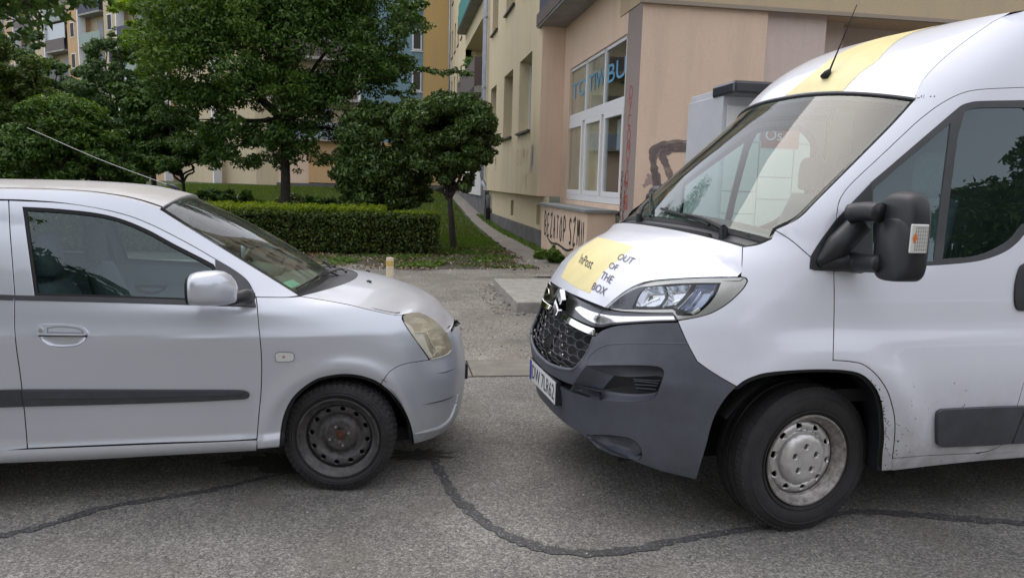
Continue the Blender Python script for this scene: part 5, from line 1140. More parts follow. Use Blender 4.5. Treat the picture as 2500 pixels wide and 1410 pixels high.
# ================================================================== GROUND
def at(px, py, Y):
    q = cd*F+cr_*(px-CX)-cu_*(py-CY); return CAM+q*(Y-CAM[1])/q[1]
def atX(px, py, X):
    q = cd*F+cr_*(px-CX)-cu_*(py-CY); return CAM+q*(X-CAM[0])/q[0]
def gnd(px, py, z=0.):
    q = cd*F+cr_*(px-CX)-cu_*(py-CY); return CAM+q*(z-CAM[2])/q[2]
def rise(x, y):
    t = np.clip((np.asarray(y, float)-22)/26, 0, 1); return 1.0*t*t*(3-2*t)
def asphalt(name, base, dark, light, lightamt=.62, sc=1., brown=(.16, .14, .115)):
    m = mat(name, base, .88); n, l, b = nodes_of(m)
    tc = n.new('ShaderNodeTexCoord')
    v = n.new('ShaderNodeTexVoronoi'); v.inputs['Scale'].default_value = 112*sc; v.inputs['Randomness'].default_value = 1; l.new(tc.outputs['Object'], v.inputs[0])
    v2 = n.new('ShaderNodeTexVoronoi'); v2.inputs['Scale'].default_value = 210*sc; l.new(tc.outputs['Object'], v2.inputs[0])
    # stone colour per cell
    sx = n.new('ShaderNodeSeparateColor'); l.new(v.outputs['Color'], sx.inputs[0])
    r = n.new('ShaderNodeValToRGB'); e = r.color_ramp.elements
    e[0].position = 0; e[0].color = (*dark, 1); e[1].position = .45; e[1].color = (*base, 1)
    e2 = e.new(lightamt+.12); e2.color = (*[c*1.4 for c in base], 1); e3 = e.new(.94); e3.color = (*light, 1)
    l.new(sx.outputs[0], r.inputs[0])
    r2 = n.new('ShaderNodeValToRGB'); e = r2.color_ramp.elements; e[0].position = .15; e[0].color = (*[c*.45 for c in dark], 1); e[1].position = .55; e[1].color = (*[c*1.15 for c in base], 1)
    s2 = n.new('ShaderNodeSeparateColor'); l.new(v2.outputs['Color'], s2.inputs[0]); l.new(s2.outputs[1], r2.inputs[0])
    mx = n.new('ShaderNodeMix'); mx.data_type = 'RGBA'; mx.inputs[0].default_value = .45; l.new(r.outputs[0], mx.inputs[6]); l.new(r2.outputs[0], mx.inputs[7])
    # large scale wear
    t = n.new('ShaderNodeTexNoise'); t.inputs['Scale'].default_value = .9; t.inputs['Detail'].default_value = 7; t.inputs['Roughness'].default_value = .62; l.new(tc.outputs['Object'], t.inputs[0])
    rr = n.new('ShaderNodeMapRange'); rr.inputs[1].default_value = .35; rr.inputs[2].default_value = .7; rr.inputs[3].default_value = .60; rr.inputs[4].default_value = 1.28; l.new(t.outputs[0], rr.inputs[0])
    m2 = n.new('ShaderNodeMix'); m2.data_type = 'RGBA'; m2.blend_type = 'MULTIPLY'; m2.inputs[0].default_value = 1
    l.new(mx.outputs[2], m2.inputs[6]); l.new(rr.outputs[0], m2.inputs[7])
    t3 = n.new('ShaderNodeTexNoise'); t3.inputs['Scale'].default_value = 2.3; t3.inputs['Detail'].default_value = 8; l.new(tc.outputs['Object'], t3.inputs[0])
    r3 = n.new('ShaderNodeMapRange'); r3.inputs[1].default_value = .5; r3.inputs[2].default_value = .75; r3.inputs[4].default_value = .55; l.new(t3.outputs[0], r3.inputs[0])
    m3 = n.new('ShaderNodeMix'); m3.data_type = 'RGBA'; m3.inputs[7].default_value = (*brown, 1); l.new(r3.outputs[0], m3.inputs[0]); l.new(m2.outputs[2], m3.inputs[6])
    l.new(m3.outputs[2], b.inputs['Base Color'])
    bp = n.new('ShaderNodeBump'); bp.inputs['Strength'].default_value = .75; bp.inputs['Distance'].default_value = .006; l.new(v.outputs['Distance'], bp.inputs['Height'])
    bp.invert = True; l.new(bp.outputs[0], b.inputs['Normal'])
    return m
m_road = asphalt('worn_asphalt', (.200, .192, .177), (.080, .077, .075), (.46, .44, .40))
m_lot = asphalt('gritty_lot', (.190, .176, .155), (.09, .082, .072), (.46, .44, .38), .5, .8, (.17, .14, .105))
m_tar = asphalt('tar_seal', (.082, .081, .083), (.036, .036, .040), (.26, .26, .25), .75, 1.1, (.05, .05, .05))
m_conc = mat('concrete', (.27, .26, .235), .9, noise=(7, .25, 9), bump=(90, .5))
m_path = mat('worn_path', (.185, .17, .15), .92, noise=(3, .3, 9), bump=(60, .5))
m_earth = mat('earth', (.060, .048, .034), .95, noise=(5, .5, 10), bump=(40, 1.0))
m_grassg = mat('grass_base', (.040, .058, .020), .95, noise=(2.5, .45, 10), bump=(50, 1.0))
xs = np.concatenate([[-300, -120, -60], np.linspace(-45, 25, 50), [40, 80, 300]]); ys = np.concatenate([[-300, -100, -40], np.linspace(-20, 60, 70), [100, 300]])
mb = MB(); mb.grid([[(x, y, -.03+float(rise(x, y))) for y in ys] for x in xs]); struct(mb.build('ground', m_grassg, smooth='all'))
mb = MB(); mb.add([(-80, -7.5, 0), (80, -7.5, 0), (80, 5.80, 0), (-80, 5.80, 0)], [(0, 1, 2, 3)]); struct(mb.build('road', m_road))
far = [(-14, 14.6), (-6, 14.3), (-2.4, 14.2), (-.9, 13.9), (-.2, 13.2), (.3, 12.9), (.9, 13.1), (1.6, 13.2), (2.1, 13.5), (2.45, 13.9), (2.9, 14.6), (3.15, 14.6), (3.25, 13.2), (3.3, 12.4), (3.5, 12.0), (20, 12.05)]
fs = spline(far, 8); fs = fs+np.stack([0*fs[:, 0], RNG.normal(0, .035, len(fs))], 1)
pts = [(-40, 6.35), (20, 6.35)]+[tuple(p) for p in fs[::-1]]+[(-40, 14.6)]
bmv = [(x, y, .004) for x, y in pts]; r = delaunay_2d_cdt([Vector(p[:2]) for p in bmv], [], [list(range(len(bmv)))], 1, 1e-5)
mb = MB(); mb.add([(v.x, v.y, .004) for v in r[0]], [tuple(f) for f in r[2]]); struct(mb.build('parking_lot', m_lot))
# bare soil band between the lot and the planting
pts2 = [(-12, 13.4), (-3, 13.4), (0.2, 12.6), (1.6, 12.7), (2.5, 13.2), (2.7, 14.4), (2.35, 16.5), (1.9, 16.2), (1.2, 15.9), (.9, 15.6), (-2, 15.9), (-12, 16.2)]
ss = spline(pts2, 6, True); r = delaunay_2d_cdt([Vector(p) for p in ss], [], [list(range(len(ss)))], 1, 1e-5)
mb = MB(); mb.add([(v.x, v.y, -.006) for v in r[0]], [tuple(f) for f in r[2]]); struct(mb.build('soil', m_earth))
# footpath along the building
mb = MB(); yy = np.concatenate([np.linspace(12.8, 24, 30), np.linspace(25, 48.5, 20)])
xl = np.interp(yy, [12.8, 13.6, 18, 24.4, 34, 49], [1.9, 2.3, 2.58, 2.75, 2.85, 2.9])+RNG.normal(0, .02, len(yy))
mb.grid([[(a, y, .008+float(rise(0, y))), (3.6, y, .008+float(rise(0, y)))] for a, y in zip(xl, yy)]); struct(mb.build('footpath', m_path))
# flush concrete kerb: one stone per metre
kr = bpy.data.objects.new('kerb', None); COL.objects.link(kr); kr['kind'] = 'structure'
ks = None
for i in range(-14, 16):
    x0 = i*1.0+.62
    if ks is None:
        mb = MB(); mb.box((.004, 5.812, -.1), (.996, 6.34, .006)); ks = mb.build('kerb_stone', mat('kerb_concrete', (.185, .172, .150), .9, noise=(5, .25, 9), bump=(90, .5)), kr, bevel=.006); ks.location = (x0, 0, 0); o = ks
    else: o = ks.copy(); COL.objects.link(o); o.location = (x0, random.uniform(-.004, .004), random.uniform(-.002, .002))
mb = MB(); mb.box((-20, 6.335, -.05), (20, 6.375, .001)); mb.box((-20, 5.79, -.05), (20, 5.815, .0008)); struct(mb.build('kerb_joint', mat('joint_dirt', (.035, .03, .024), .95)))
# tar seams
def seam(name, pts, wpx, z=.004, jit=.24):
    c = spline([gnd(*p)[:2] for p in pts], 34); w = .85*np.interp(np.linspace(0, 1, len(c)), np.linspace(0, 1, len(wpx)), wpx)
    t = np.gradient(c, axis=0); t /= np.linalg.norm(t, axis=1, keepdims=True); nn = np.stack([-t[:, 1], t[:, 0]], 1)
    def rg(): 
        k = RNG.normal(0, 1, len(c)); k = sum(np.roll(k, i) for i in range(-3, 4))/2.65*.8+k*.35; return 1+jit*k
    a = c+nn*(w*rg()/2)[:, None]; b = c-nn*(w*rg()/2)[:, None]
    mb = MB(); mb.grid([[(*p, z), (*q, z)] for p, q in zip(a, b)]); struct(mb.build(name, m_tar))
seam('tar_seam', [(-60, 1325), (0, 1307), (110, 1283), (250, 1240), (400, 1215), (520, 1195), (620, 1172), (720, 1150), (830, 1120)], [.05, .055, .06, .04, .05, .03, .02])
seam('tar_seam', [(1060, 1120), (1078, 1155), (1100, 1195), (1140, 1240), (1190, 1280), (1260, 1316), (1350, 1343), (1450, 1350), (1550, 1341), (1650, 1320), (1750, 1303), (1880, 1285), (2000, 1262), (2120, 1250), (2300, 1262), (2560, 1282)], [.05, .06, .07, .07, .075, .07, .06, .055, .05, .06, .07, .06])
# oil spots
for p, r_ in (((700, 1125), .16), ((1020, 1110), .12)):
    c = gnd(*p); q = np.linspace(0, 2*pi, 28, endpoint=False); rr = r_*(1+.25*RNG.normal(size=28)); mb = MB(); mb.add([(c[0]+a*math.cos(t)*1.6, c[1]+a*math.sin(t)*.8, .0025) for a, t in zip(rr, q)], [tuple(range(28))]); struct(mb.build('oil_stain', mat('oil', (.05, .047, .045), .7, noise=(60, .5, 8), bump=(200, .6))))
# loose grit
def stones(name, n, xr, yr, smin, smax, m_, z=.003, mask=None):
    X = RNG.uniform(*xr, n); Y = RNG.uniform(*yr, n)
    if mask is not None: k = mask(X, Y); X, Y = X[k], Y[k]
    n = len(X); s = smin+(smax-smin)*RNG.random(n)**3
    base = np.array([(1, 0, 0), (0, 1, 0), (-1, 0, 0), (0, -1, 0), (0, 0, .8), (0, 0, -.5)])
    V = base[None]*(s[:, None, None]*(.7+.6*RNG.random((n, 6, 1)))); a = RNG.uniform(0, 6.28, n); c, q = np.cos(a)[:, None], np.sin(a)[:, None]
    W = np.stack([V[..., 0]*c-V[..., 1]*q+X[:, None], V[..., 0]*q+V[..., 1]*c+Y[:, None], V[..., 2]+z+s[:, None]*.3+rise(X, Y)[:, None]], -1).reshape(-1, 3)
    f0 = np.array([(0, 1, 4), (1, 2, 4), (2, 3, 4), (3, 0, 4), (1, 0, 5), (2, 1, 5), (3, 2, 5), (0, 3, 5)])
    Fa = (f0[None]+6*np.arange(n)[:, None, None]).reshape(-1, 3)
    me = bpy.data.meshes.new(name); me.from_pydata(W.tolist(), [], Fa.tolist()); me.materials.append(m_); o = bpy.data.objects.new(name, me); COL.objects.link(o); o['kind'] = 'stuff'; return o
def islandmat(name, cols, rough=.85):
    m = mat(name, cols[0], rough); n, l, b = nodes_of(m); ge = n.new('ShaderNodeNewGeometry'); r = n.new('ShaderNodeValToRGB'); e = r.color_ramp.elements
    e[0].color = (*cols[0], 1); e[1].color = (*cols[-1], 1)
    for i, c in enumerate(cols[1:-1]): k = e.new((i+1)/(len(cols)-1)); k.color = (*c, 1)
    l.new(ge.outputs['Random Per Island'], r.inputs[0]); l.new(r.outputs[0], b.inputs['Base Color']); return m
m_grit = islandmat('grit', [(.10, .09, .08), (.30, .28, .25), (.14, .12, .10), (.5, .48, .43)])
stones('road_grit', 9000, (-3.5, 4.5), (1.6, 5.8), .0015, .006, m_grit)
stones('lot_grit', 9000, (-4, 5), (6.4, 13), .002, .010, m_grit, .006)
stones('edge_grit', 3500, (-3, 3.2), (12.3, 15.5), .004, .016, m_grit, -.002)

# raised concrete slab and bollard
mb = MB(); c_ = [gnd(1218, 680, .13), gnd(1268, 738, .13)]
mb.box((1.45, 8.75, -.05), (3.25, 10.95, .13)); o = mb.build('concrete_slab', m_conc, bevel=.012); tag(o, 'low square concrete slab raised above the gritty parking lot behind the van nose', 'slab')
stones('slab_rubble', 500, (1.15, 1.75), (8.45, 11.1), .005, .025, m_grit, .005, lambda x, y: (x < 1.47) | (y < 8.77))
bc = at(952, 640, 9.2)
bo = empty('bollard', 'short pale bollard with a worn yellow top sticking up behind the silver bonnet', 'bollard', (bc[0], 9.2, 0))
mb = MB(); mb.lathe([(.046, 0), (.046, .585), (.040, .600), (0.0001, .602)], 20, axis='z'); mb.build('post', mat('bollard_paint', (.62, .52, .38), .6, noise=(12, .2, 8)), bo, smooth=.5)
mb = MB(); mb.lathe([(.0475, .50), (.0475, .56)], 20, axis='z'); mb.build('yellow_band', mat('worn_yellow', (.60, .42, .12), .6, noise=(20, .25)), bo, smooth=.5)
mb = MB(); mb.lathe([(.06, 0), (.06, .02), (.046, .03)], 16, axis='z'); mb.build('foot_ring', m_conc, bo, smooth=.5)
bo.location.z = .004

# ================================================================== BUILDINGS
m_cream = stucco('cream_render', (.60, .51, .345)); m_pink = stucco('pink_render', (.68, .52, .40), 1, (.30, .24, .21), .35); m_lilac = stucco('lilac_render', (.60, .49, .44), 1, (.32, .27, .25), .3)
m_shadedr = stucco('shaded_render', (.27, .225, .21), 1.5); m_beam = stucco('beam_render', (.48, .38, .25)); m_plinth = mat('plinth_grey', (.10, .10, .105), .9, noise=(2, .35, 8))
m_yellow = stucco('yellow_render', (.48, .33, .14)); m_bluew = stucco('blue_render', (.16, .27, .34)); m_orangew = stucco('orange_render', (.55, .36, .19)); m_ivory = stucco('ivory_render', (.52, .44, .30)); m_lightw = stucco('white_render', (.55, .55, .55))
m_winw = mat('white_upvc', (.72, .74, .78), .35); m_sillm = mat('brown_sill', (.06, .05, .05), .6); m_zinc = mat('zinc_pipe', (.30, .33, .38), .45, .5, noise=(4, .2)); m_pane = glass('window_pane', (.86, .90, .90), 1.38)
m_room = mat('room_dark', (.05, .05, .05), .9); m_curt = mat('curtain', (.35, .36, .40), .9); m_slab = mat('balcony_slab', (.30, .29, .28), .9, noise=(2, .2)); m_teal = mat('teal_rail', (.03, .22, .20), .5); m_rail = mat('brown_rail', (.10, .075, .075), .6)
def wallx(mb, X, y0, y1, z0, z1, holes, rev, mi=0, sgn=1):
    """wall in the plane x=X seen from -x; holes (y0,y1,z0,z1) get reveals going +x by rev"""
    ys_ = sorted({y0, y1, *[h[0] for h in holes], *[h[1] for h in holes]}); zs_ = sorted({z0, z1, *[h[2] for h in holes], *[h[3] for h in holes]})
    for a, b in zip(ys_, ys_[1:]):
        for c, d in zip(zs_, zs_[1:]):
            if any(h[0] <= (a+b)/2 <= h[1] and h[2] <= (c+d)/2 <= h[3] for h in holes): continue
            mb.add([(X, a, c), (X, a, d), (X, b, d), (X, b, c)], [(0, 1, 2, 3)], mi)
    for (a, b, c, d) in holes:
        mb.add([(X, a, c), (X, b, c), (X, b, d), (X, a, d), (X+rev, a, c), (X+rev, b, c), (X+rev, b, d), (X+rev, a, d)], [(0, 1, 5, 4), (1, 2, 6, 5), (2, 3, 7, 6), (3, 0, 4, 7)], mi)
ap = empty('apartment_building', 'cream apartment block with deep window openings receding along the footpath on the right', 'building', (3.35, 17.65, 0))
def B(mb, name, m_, parent=ap, **k):
    inv = np.array(parent.location[:]) if parent.parent is None else np.array(ap.location[:])
    mb.v = [v-inv for v in mb.v]; return mb.build(name, m_, parent, **k)
W1 = [(18.95, 20.85), (22.05, 23.85), (25.7, 27.2)]
holes = [(a, b, z, z+1.92) for a, b in W1 for z in (2.9, 6.65, 10.0, 13.2)]
log = [(29.8, 38.2, z, z+2.75) for z in (5.25, 8.95, 12.2)]
h2 = [(40.2+2.2*i, 41.2+2.2*i, z, z+1.6) for i in range(4) for z in (2.9, 6.0, 9.0, 12.2)]
mb = MB(); wallx(mb, 3.35, 17.65, 28.9, 1.25, 16.5, holes, .34); wallx(mb, 3.38, 28.9, 49, 2.0, 16.5, log+h2, .3)
mb.add([(3.35, 17.65, 1.25), (3.9, 17.65, 1.25), (3.9, 28.9, 1.25), (3.35, 28.9, 1.25)], [(0, 1, 2, 3)])
mb.add([(3.35, 17.65, 5.15), (3.35, 17.65, 16.5), (3.9, 17.65, 16.5), (3.9, 17.65, 5.15)], [(0, 1, 2, 3)])
B(mb, 'wall', m_cream)
mb = MB(); mb.add([(3.35, 17.65, 1.25), (3.35, 17.65, 5.15), (3.92, 17.65, 5.15), (3.92, 17.65, 1.25)], [(0, 1, 2, 3)]); B(mb, 'return_wall', m_pink)
mb = MB(); wallx(mb, 3.52, 17.1, 28.9, .42, 1.25, [(18.15, 18.62, .52, 1.02), (22.4, 22.9, .55, 1.02)], .2); wallx(mb, 3.5, 28.9, 49, .5, 2.0, [], 0); B(mb, 'basement_wall', m_cream)
mb = MB(); mb.box((3.46, 16.9, -.1), (3.6, 28.9, .42)); mb.box((3.42, 28.9, 0), (3.6, 49, 1.35)); B(mb, 'plinth', m_plinth)
mb = MB(); mb.box((3.36, 30, 1.0), (3.5, 36, 2.6)); B(mb, 'white_panel', m_lightw)
for (a, b, z, _t) in [(h[0], h[1], h[2], 0) for h in holes]:
    mb = MB(); mb.box((3.66, a, z), (3.68, b, z+1.92)); w_ = B(mb, 'window', m_curt if z < 3 else m_room)
    mb = MB(); mb.box((3.645, a, z), (3.65, b, z+1.92)); B(mb, 'pane', m_pane, w_)
    mb = MB()
    for q in ((a, a+.07), ((a+b)/2-.04, (a+b)/2+.04), (b-.07, b)): mb.box((3.63, q[0], z+.07), (3.67, q[1], z+1.85))
    mb.box((3.63, a, z), (3.67, b, z+.07)); mb.box((3.63, a, z+1.85), (3.67, b, z+1.92)); B(mb, 'frame', m_winw, w_)
    mb = MB(); mb.box((3.27, a-.04, z-.055), (3.64, b+.04, z-.004)); B(mb, 'sill', m_sillm, w_)
for (a, b, z, t) in h2:
    mb = MB(); mb.box((3.62, a, z), (3.64, b, t)); w_ = B(mb, 'window', m_room); mb = MB(); mb.box((3.33, a-.03, z-.05), (3.6, b+.03, z-.003)); B(mb, 'sill', m_sillm, w_)
for (y0, y1) in ((18.15, 18.62), (22.4, 22.9)):
    mb = MB(); mb.box((3.69, y0, .5), (3.71, y1, 1.03)); B(mb, 'basement_window', mat('brown_board', (.09, .05, .03), .8))
for k, (a, b, z, t) in enumerate(log):
    mb = MB(); mb.box((4.6, a-.1, z-.2), (4.7, b+.1, t+.98)); mb.box((3.4, a-.1, z-.22), (4.6, a, t+.98)); mb.box((3.4, b, z-.22), (4.6, b+.1, t+.98)); mb.box((3.4, a-.1, t+.01), (4.7, b+.1, t+.15)); B(mb, 'loggia_wall', m_cream)
    mb = MB(); mb.box((2.98, a-.05, z-.24), (4.62, b+.05, z-.02)); bl = B(mb, 'balcony', m_slab)
    mb = MB(); mb.box((2.96, a-.07, z-.22), (2.98, b+.07, z-.05)); B(mb, 'edge_trim', m_black, bl)
    mb = MB(); mb.box((3.0, a, z+.02), (3.02, b, z+1.1)); mb.box((3.02, a, z+.02), (3.4, a+.02, z+1.1)); mb.box((3.02, b-.02, z+.02), (3.4, b, z+1.1)); B(mb, 'railing', m_rail if k == 0 else m_teal, bl)
# drainpipes
def pipe(y, x, segs, parent=ap):
    mb = MB(); mb.tube([np.array(p) for p in segs], .06, 12); o = B(mb, 'drainpipe', m_zinc, parent, smooth='all'); return o
for yo in (0, .34):
    dp = pipe(28.4, 3.25, [(3.22, 28.2+yo, 16.4), (3.22, 28.2+yo, 1.75), (3.25, 28.1+yo, 1.55), (3.40, 27.8+yo, 1.25), (3.42, 27.7+yo, 1.05), (3.42, 27.7+yo, .55)])
    for z in (2.5, 5, 7.5, 10):
        mb = MB(); mb.lathe([(.075, -.03), (.075, .03)], 12, axis='z', c=(3.22, 28.2+yo, z)); B(mb, 'pipe_clip', m_zinc, dp)
mb = MB(); mb.box((3.30, 27.5, 0), (3.46, 28.2, .60)); B(mb, 'pipe_foot', m_black)
pipe(48, 3.2, [(3.2, 47.2, 16.4), (3.2, 47.2, 2.0)])
# big balcony slab over the shop
mb = MB(); mb.box((3.27, 10.5, 5.15), (3.92, 17.95, 5.42)); bb = B(mb, 'balcony', m_slab)
mb = MB(); mb.box((3.25, 10.5, 5.19), (3.27, 17.97, 5.46)); B(mb, 'edge_trim', m_rail, bb)
mb = MB(); mb.box((3.30, 10.5, 5.46), (3.33, 17.9, 6.4)); B(mb, 'railing', mat('navy_panel', (.03, .035, .08), .5), bb)
mb = MB(); mb.box((4.4, 12.9, 5.4), (4.5, 17.65, 16.5)); B(mb, 'upper_wall', m_cream)
# shop front: lintel, pillar, panes
mb = MB(); wallx(mb, 3.90, 12.75, 17.65, 1.10, 5.15, [(12.78, 17.05, 1.20, 4.13)], .12); B(mb, 'lintel_wall', m_pink)
mb = MB(); wallx(mb, 3.90, 12.0, 12.76, 0, 5.15, [], 0); B(mb, 'pillar_side', m_shadedr)  # less lit pillar face: its shade is put into the darker grey render colour
mb = MB()
def wally(X0, X1, Y, z0, z1): mb.add([(X0, Y, z0), (X1, Y, z0), (X1, Y, z1), (X0, Y, z1)], [(0, 1, 2, 3)])
wally(3.90, 6.04, 12.0, 0, 4.5); mb.add([(6.04, 12.0, 0), (6.04, 12.10, 0), (6.04, 12.10, 4.5), (6.04, 12.0, 4.5)], [(0, 1, 2, 3)]); B(mb, 'end_wall', m_pink)
mb = MB(); wally(6.04, 7.15, 12.10, 0, 4.5); mb.add([(7.15, 12.1, 0), (7.15, 12.7, 0), (7.15, 12.7, 4.5), (7.15, 12.1, 4.5)], [(0, 1, 2, 3)]); B(mb, 'end_wall', m_lilac)
mb = MB(); wally(7.15, 7.75, 12.55, 0, 4.5); mb.box((7.75, 12.9, 0), (24, 13.0, 4.5)); B(mb, 'recess_wall', m_lilac)
mb = MB(); mb.box((3.88, 11.93, 4.48), (24, 13.2, 5.15)); B(mb, 'beam', m_beam)
mb = MB(); mb.box((3.84, 11.90, 4.44), (24, 12.0, 4.50)); B(mb, 'drip_ledge', mat('ledge', (.30, .25, .20), .8))
mb = MB(); mb.box((3.92, 12.0, 5.15), (24, 12.2, 16.5)); mb.box((3.92, 12.2, 16.4), (24, 49, 16.6)); B(mb, 'end_wall_upper', m_beam)
sf = B(MB().box((3.975, 12.8, 1.20), (3.99, 17.05, 1.30)), 'shop_window', m_winw)
def fx(y0, y1, z0, z1, x0=3.93, x1=4.01, name='frame', m_=None):
    return B(MB().box((x0, y0, z0), (x1, y1, z1)), name, m_ or m_winw, sf, bevel=.006)
def yof(px, X=3.95, py=300): return float(atX(px, py, X)[1])
tr = [yof(p, 3.95, 250) for p in (1393, 1431, 1476, 1527)]
fx(12.8, 17.05, 2.90, 3.10); fx(12.8, 17.05, 1.21, 1.33); 
for y in tr: fx(y-.035, y+.035, 3.10, 4.12)
fx(12.8, 17.05, 4.06, 4.125)
lw_ = [(yof(1388), yof(1424)), (yof(1430), yof(1470)), (yof(1476), yof(1524))]
for a, b in lw_:
    y1, y0 = a, b
    for (q0, q1, z0, z1) in ((y0, y0+.10, 1.33, 2.90), (y1-.10, y1, 1.33, 2.90), (y0+.10, y1-.10, 1.33, 1.43), (y0+.10, y1-.10, 2.80, 2.90)): fx(q0, q1, z0, z1, 3.925, 4.005, 'sash')
    B(MB().box((3.96, y0+.08, 1.40), (3.965, y1-.08, 2.85)), 'pane', m_pane, sf)
for a, b in zip(tr, tr[1:]): B(MB().box((3.96, b+.03, 3.10), (3.965, a-.03, 4.07)), 'pane', m_pane, sf)
B(MB().box((3.972, tr[2]-.05, 1.30), (3.976, 17.03, 4.1)), 'blind', mat('tan_blind', (.62, .52, .38), .9, noise=(1.5, .2)), sf)
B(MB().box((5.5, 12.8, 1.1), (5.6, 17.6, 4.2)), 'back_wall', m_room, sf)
for a_, b_ in (((4.08, 17.10, 1.1), (5.5, 17.2, 4.2)), ((4.08, 12.76, 1.1), (5.5, 12.79, 4.2)), ((4.05, 12.79, 4.2), (5.5, 17.1, 4.3)), ((4.05, 12.79, 1.0), (5.5, 17.1, 1.1))): B(MB().box(a_, b_), 'room_wall', mat('room_beige', (.30, .27, .22), .9), sf)
B(MB().box((4.04, 12.85, 2.2), (4.05, 13.6, 2.75)), 'poster', mat('poster', (.35, .40, .42), .7), sf)
for (s_, a, b) in (('TO', tr[0], tr[1]), ('TIW', tr[1], tr[2]), ('BU', tr[2], tr[3])):
    V, Fc = text2d(s_); lo, hi = V.min(0), V.max(0); T = (V-lo)/(hi-lo); y1, y0 = a-.12, b+.08
    mb = MB(); mb.add(np.stack([np.full(len(T), 3.956), y1-T[:, 0]*(y1-y0), 3.45+T[:, 1]*.34], 1), Fc); B(mb, 'blue_letter', mat('cyan_paint', (.12, .34, .52), .5, noise=(10, .3)), sf)
# ledge in front of the shop
lg = B(MB().box((3.37, 12.95, -.1), (3.89, 17.12, 1.05)), 'ledge_wall', m_pink)
B(MB().box((3.30, 12.88, 1.052), (3.92, 17.16, 1.115)), 'ledge_top', mat('ledge_grey', (.19, .20, .20), .7, noise=(4, .2)), lg, bevel=.01)
# yellow gable at the far end
mb = MB(); mb.box((1.76, 49.02, .3), (3.5, 49.3, 17)); mb.box((1.70, 49.3, .3), (1.78, 51, 17)); B(mb, 'yellow_end_wall', m_yellow)
B(MB().box((1.74, 48.98, .3), (3.5, 49.06, 1.25)), 'plinth', m_plinth)
# graffiti in strokes
GL = {'B': [[(0, 0), (0, 1), (.5, .95), (.6, .75), (.1, .52), (.65, .35), (.55, .05), (0, 0)]], 'E': [[(.6, 1), (0, .95), (0, .5), (.5, .52)], [(0, .5), (0, 0), (.65, .05)]], 'Z': [[(0, .9), (.6, 1), (.05, 0), (.7, .05)]],
      'A': [[(0, 0), (.3, 1), (.6, 0)], [(.1, .4), (.5, .4)]], 'T': [[(0, 1), (.65, .95)], [(.32, 1), (.3, 0)]], 'O': [[(.3, 1), (0, .6), (.1, .05), (.5, .05), (.6, .6), (.3, 1)]], 'P': [[(0, 0), (.05, 1), (.6, .85), (.5, .5), (.05, .45)]],
      'S': [[(.6, .9), (.2, 1), (.05, .7), (.5, .4), (.5, .05), (0, .05)]], 'M': [[(0, 0), (.1, 1), (.35, .4), (.6, 1), (.7, 0)]], 'U': [[(0, 1), (.05, .1), (.5, .1), (.55, 1)]], 'Y': [[(0, 1), (.3, .5)], [(.6, 1), (.15, 0)]],
      'N': [[(0, 0), (.05, 1), (.55, 0), (.6, 1)]], 'K': [[(0, 0), (0, 1)], [(.6, 1), (.05, .5), (.6, 0)]], 'C': [[(.6, .9), (.1, .9), (0, .2), (.55, .05)]], 'R': [[(0, 0), (0, 1), (.6, .8), (.05, .5), (.6, 0)]], 'D': [[(0, .1), (.1, 1), (.6, .7), (.5, .1), (0, 0)]], 'J': [[(.1, 1), (.6, .95), (.4, .1), (0, .2)]]}
def spray(name, parent, strokes, to3, nrm, w, m_, layer=0):
    mb = MB()
    for st in strokes:
        c = spline(st, 5) if len(st) > 2 else np.array([np.array(st[0])*(1-t)+np.array(st[1])*t for t in np.linspace(0, 1, 5)])
        P_ = np.array([to3(*p) for p in c]); t = np.gradient(P_, axis=0); t /= np.linalg.norm(t, axis=1, keepdims=True)+1e-9
        s_ = np.cross(t, nrm); ww = w*(.7+.5*RNG.random(len(P_)))[:, None]/2; mb.grid(np.stack([P_+s_*ww+np.array(nrm)*(.003+layer*.001), P_-s_*ww+np.array(nrm)*(.003+layer*.001)], 1)); layer += .3
    return B(mb, name, m_, parent)
def word(s, dx, jy=.05):
    out = []; x = 0
    for ch in s:
        if ch == ' ': x += dx*.6; continue
        oy = random.uniform(-jy, jy); out += [[(x+a*dx*.8, b+oy) for a, b in st] for st in GL[ch]]; x += dx
    return out
m_spb = mat('black_spray', (.025, .025, .028), .6); m_spr = mat('red_spray', (.45, .06, .06), .6); m_spbr = mat('brown_spray', (.10, .035, .035), .6); m_spg = mat('grey_spray', (.17, .14, .135), .8)
def thin_spray(m, k0, k1):
    n, l, b = nodes_of(m); tr = n.new('ShaderNodeBsdfTransparent'); mx = n.new('ShaderNodeMixShader'); tc = n.new('ShaderNodeTexCoord'); t = n.new('ShaderNodeTexNoise'); t.inputs['Scale'].default_value = 5; t.inputs['Detail'].default_value = 8
    l.new(tc.outputs['Object'], t.inputs[0]); rr = n.new('ShaderNodeMapRange'); rr.inputs[1].default_value = .35; rr.inputs[2].default_value = .65; rr.inputs[3].default_value = k0; rr.inputs[4].default_value = k1; l.new(t.outputs[0], rr.inputs[0])
    l.new(rr.outputs[0], mx.inputs[0]); l.new(b.outputs[0], mx.inputs[1]); l.new(tr.outputs[0], mx.inputs[2]); l.new(mx.outputs[0], n['Material Output'].inputs[0])
thin_spray(m_spg, .15, .6); thin_spray(m_spr, .05, .5); thin_spray(m_spb, 0, .25); thin_spray(m_spbr, .1, .5); m_spw = mat('faded_spray', (.42, .38, .37), .9); m_spo = mat('faded_orange', (.42, .25, .16), .9)
spray('graffiti', lg, word('BEZATOP SZMU', .325), lambda x, z: (3.37, 16.75-x, .40+z*.48), (-1, 0, 0), .06, m_spb)
spray('graffiti', lg, [[(0, 0), (.5, -.25), (1.2, -.2), (2.0, -.30), (2.6, -.15)]], lambda x, z: (3.37, 16.5-x, .40+z*.5), (-1, 0, 0), .05, m_spb)
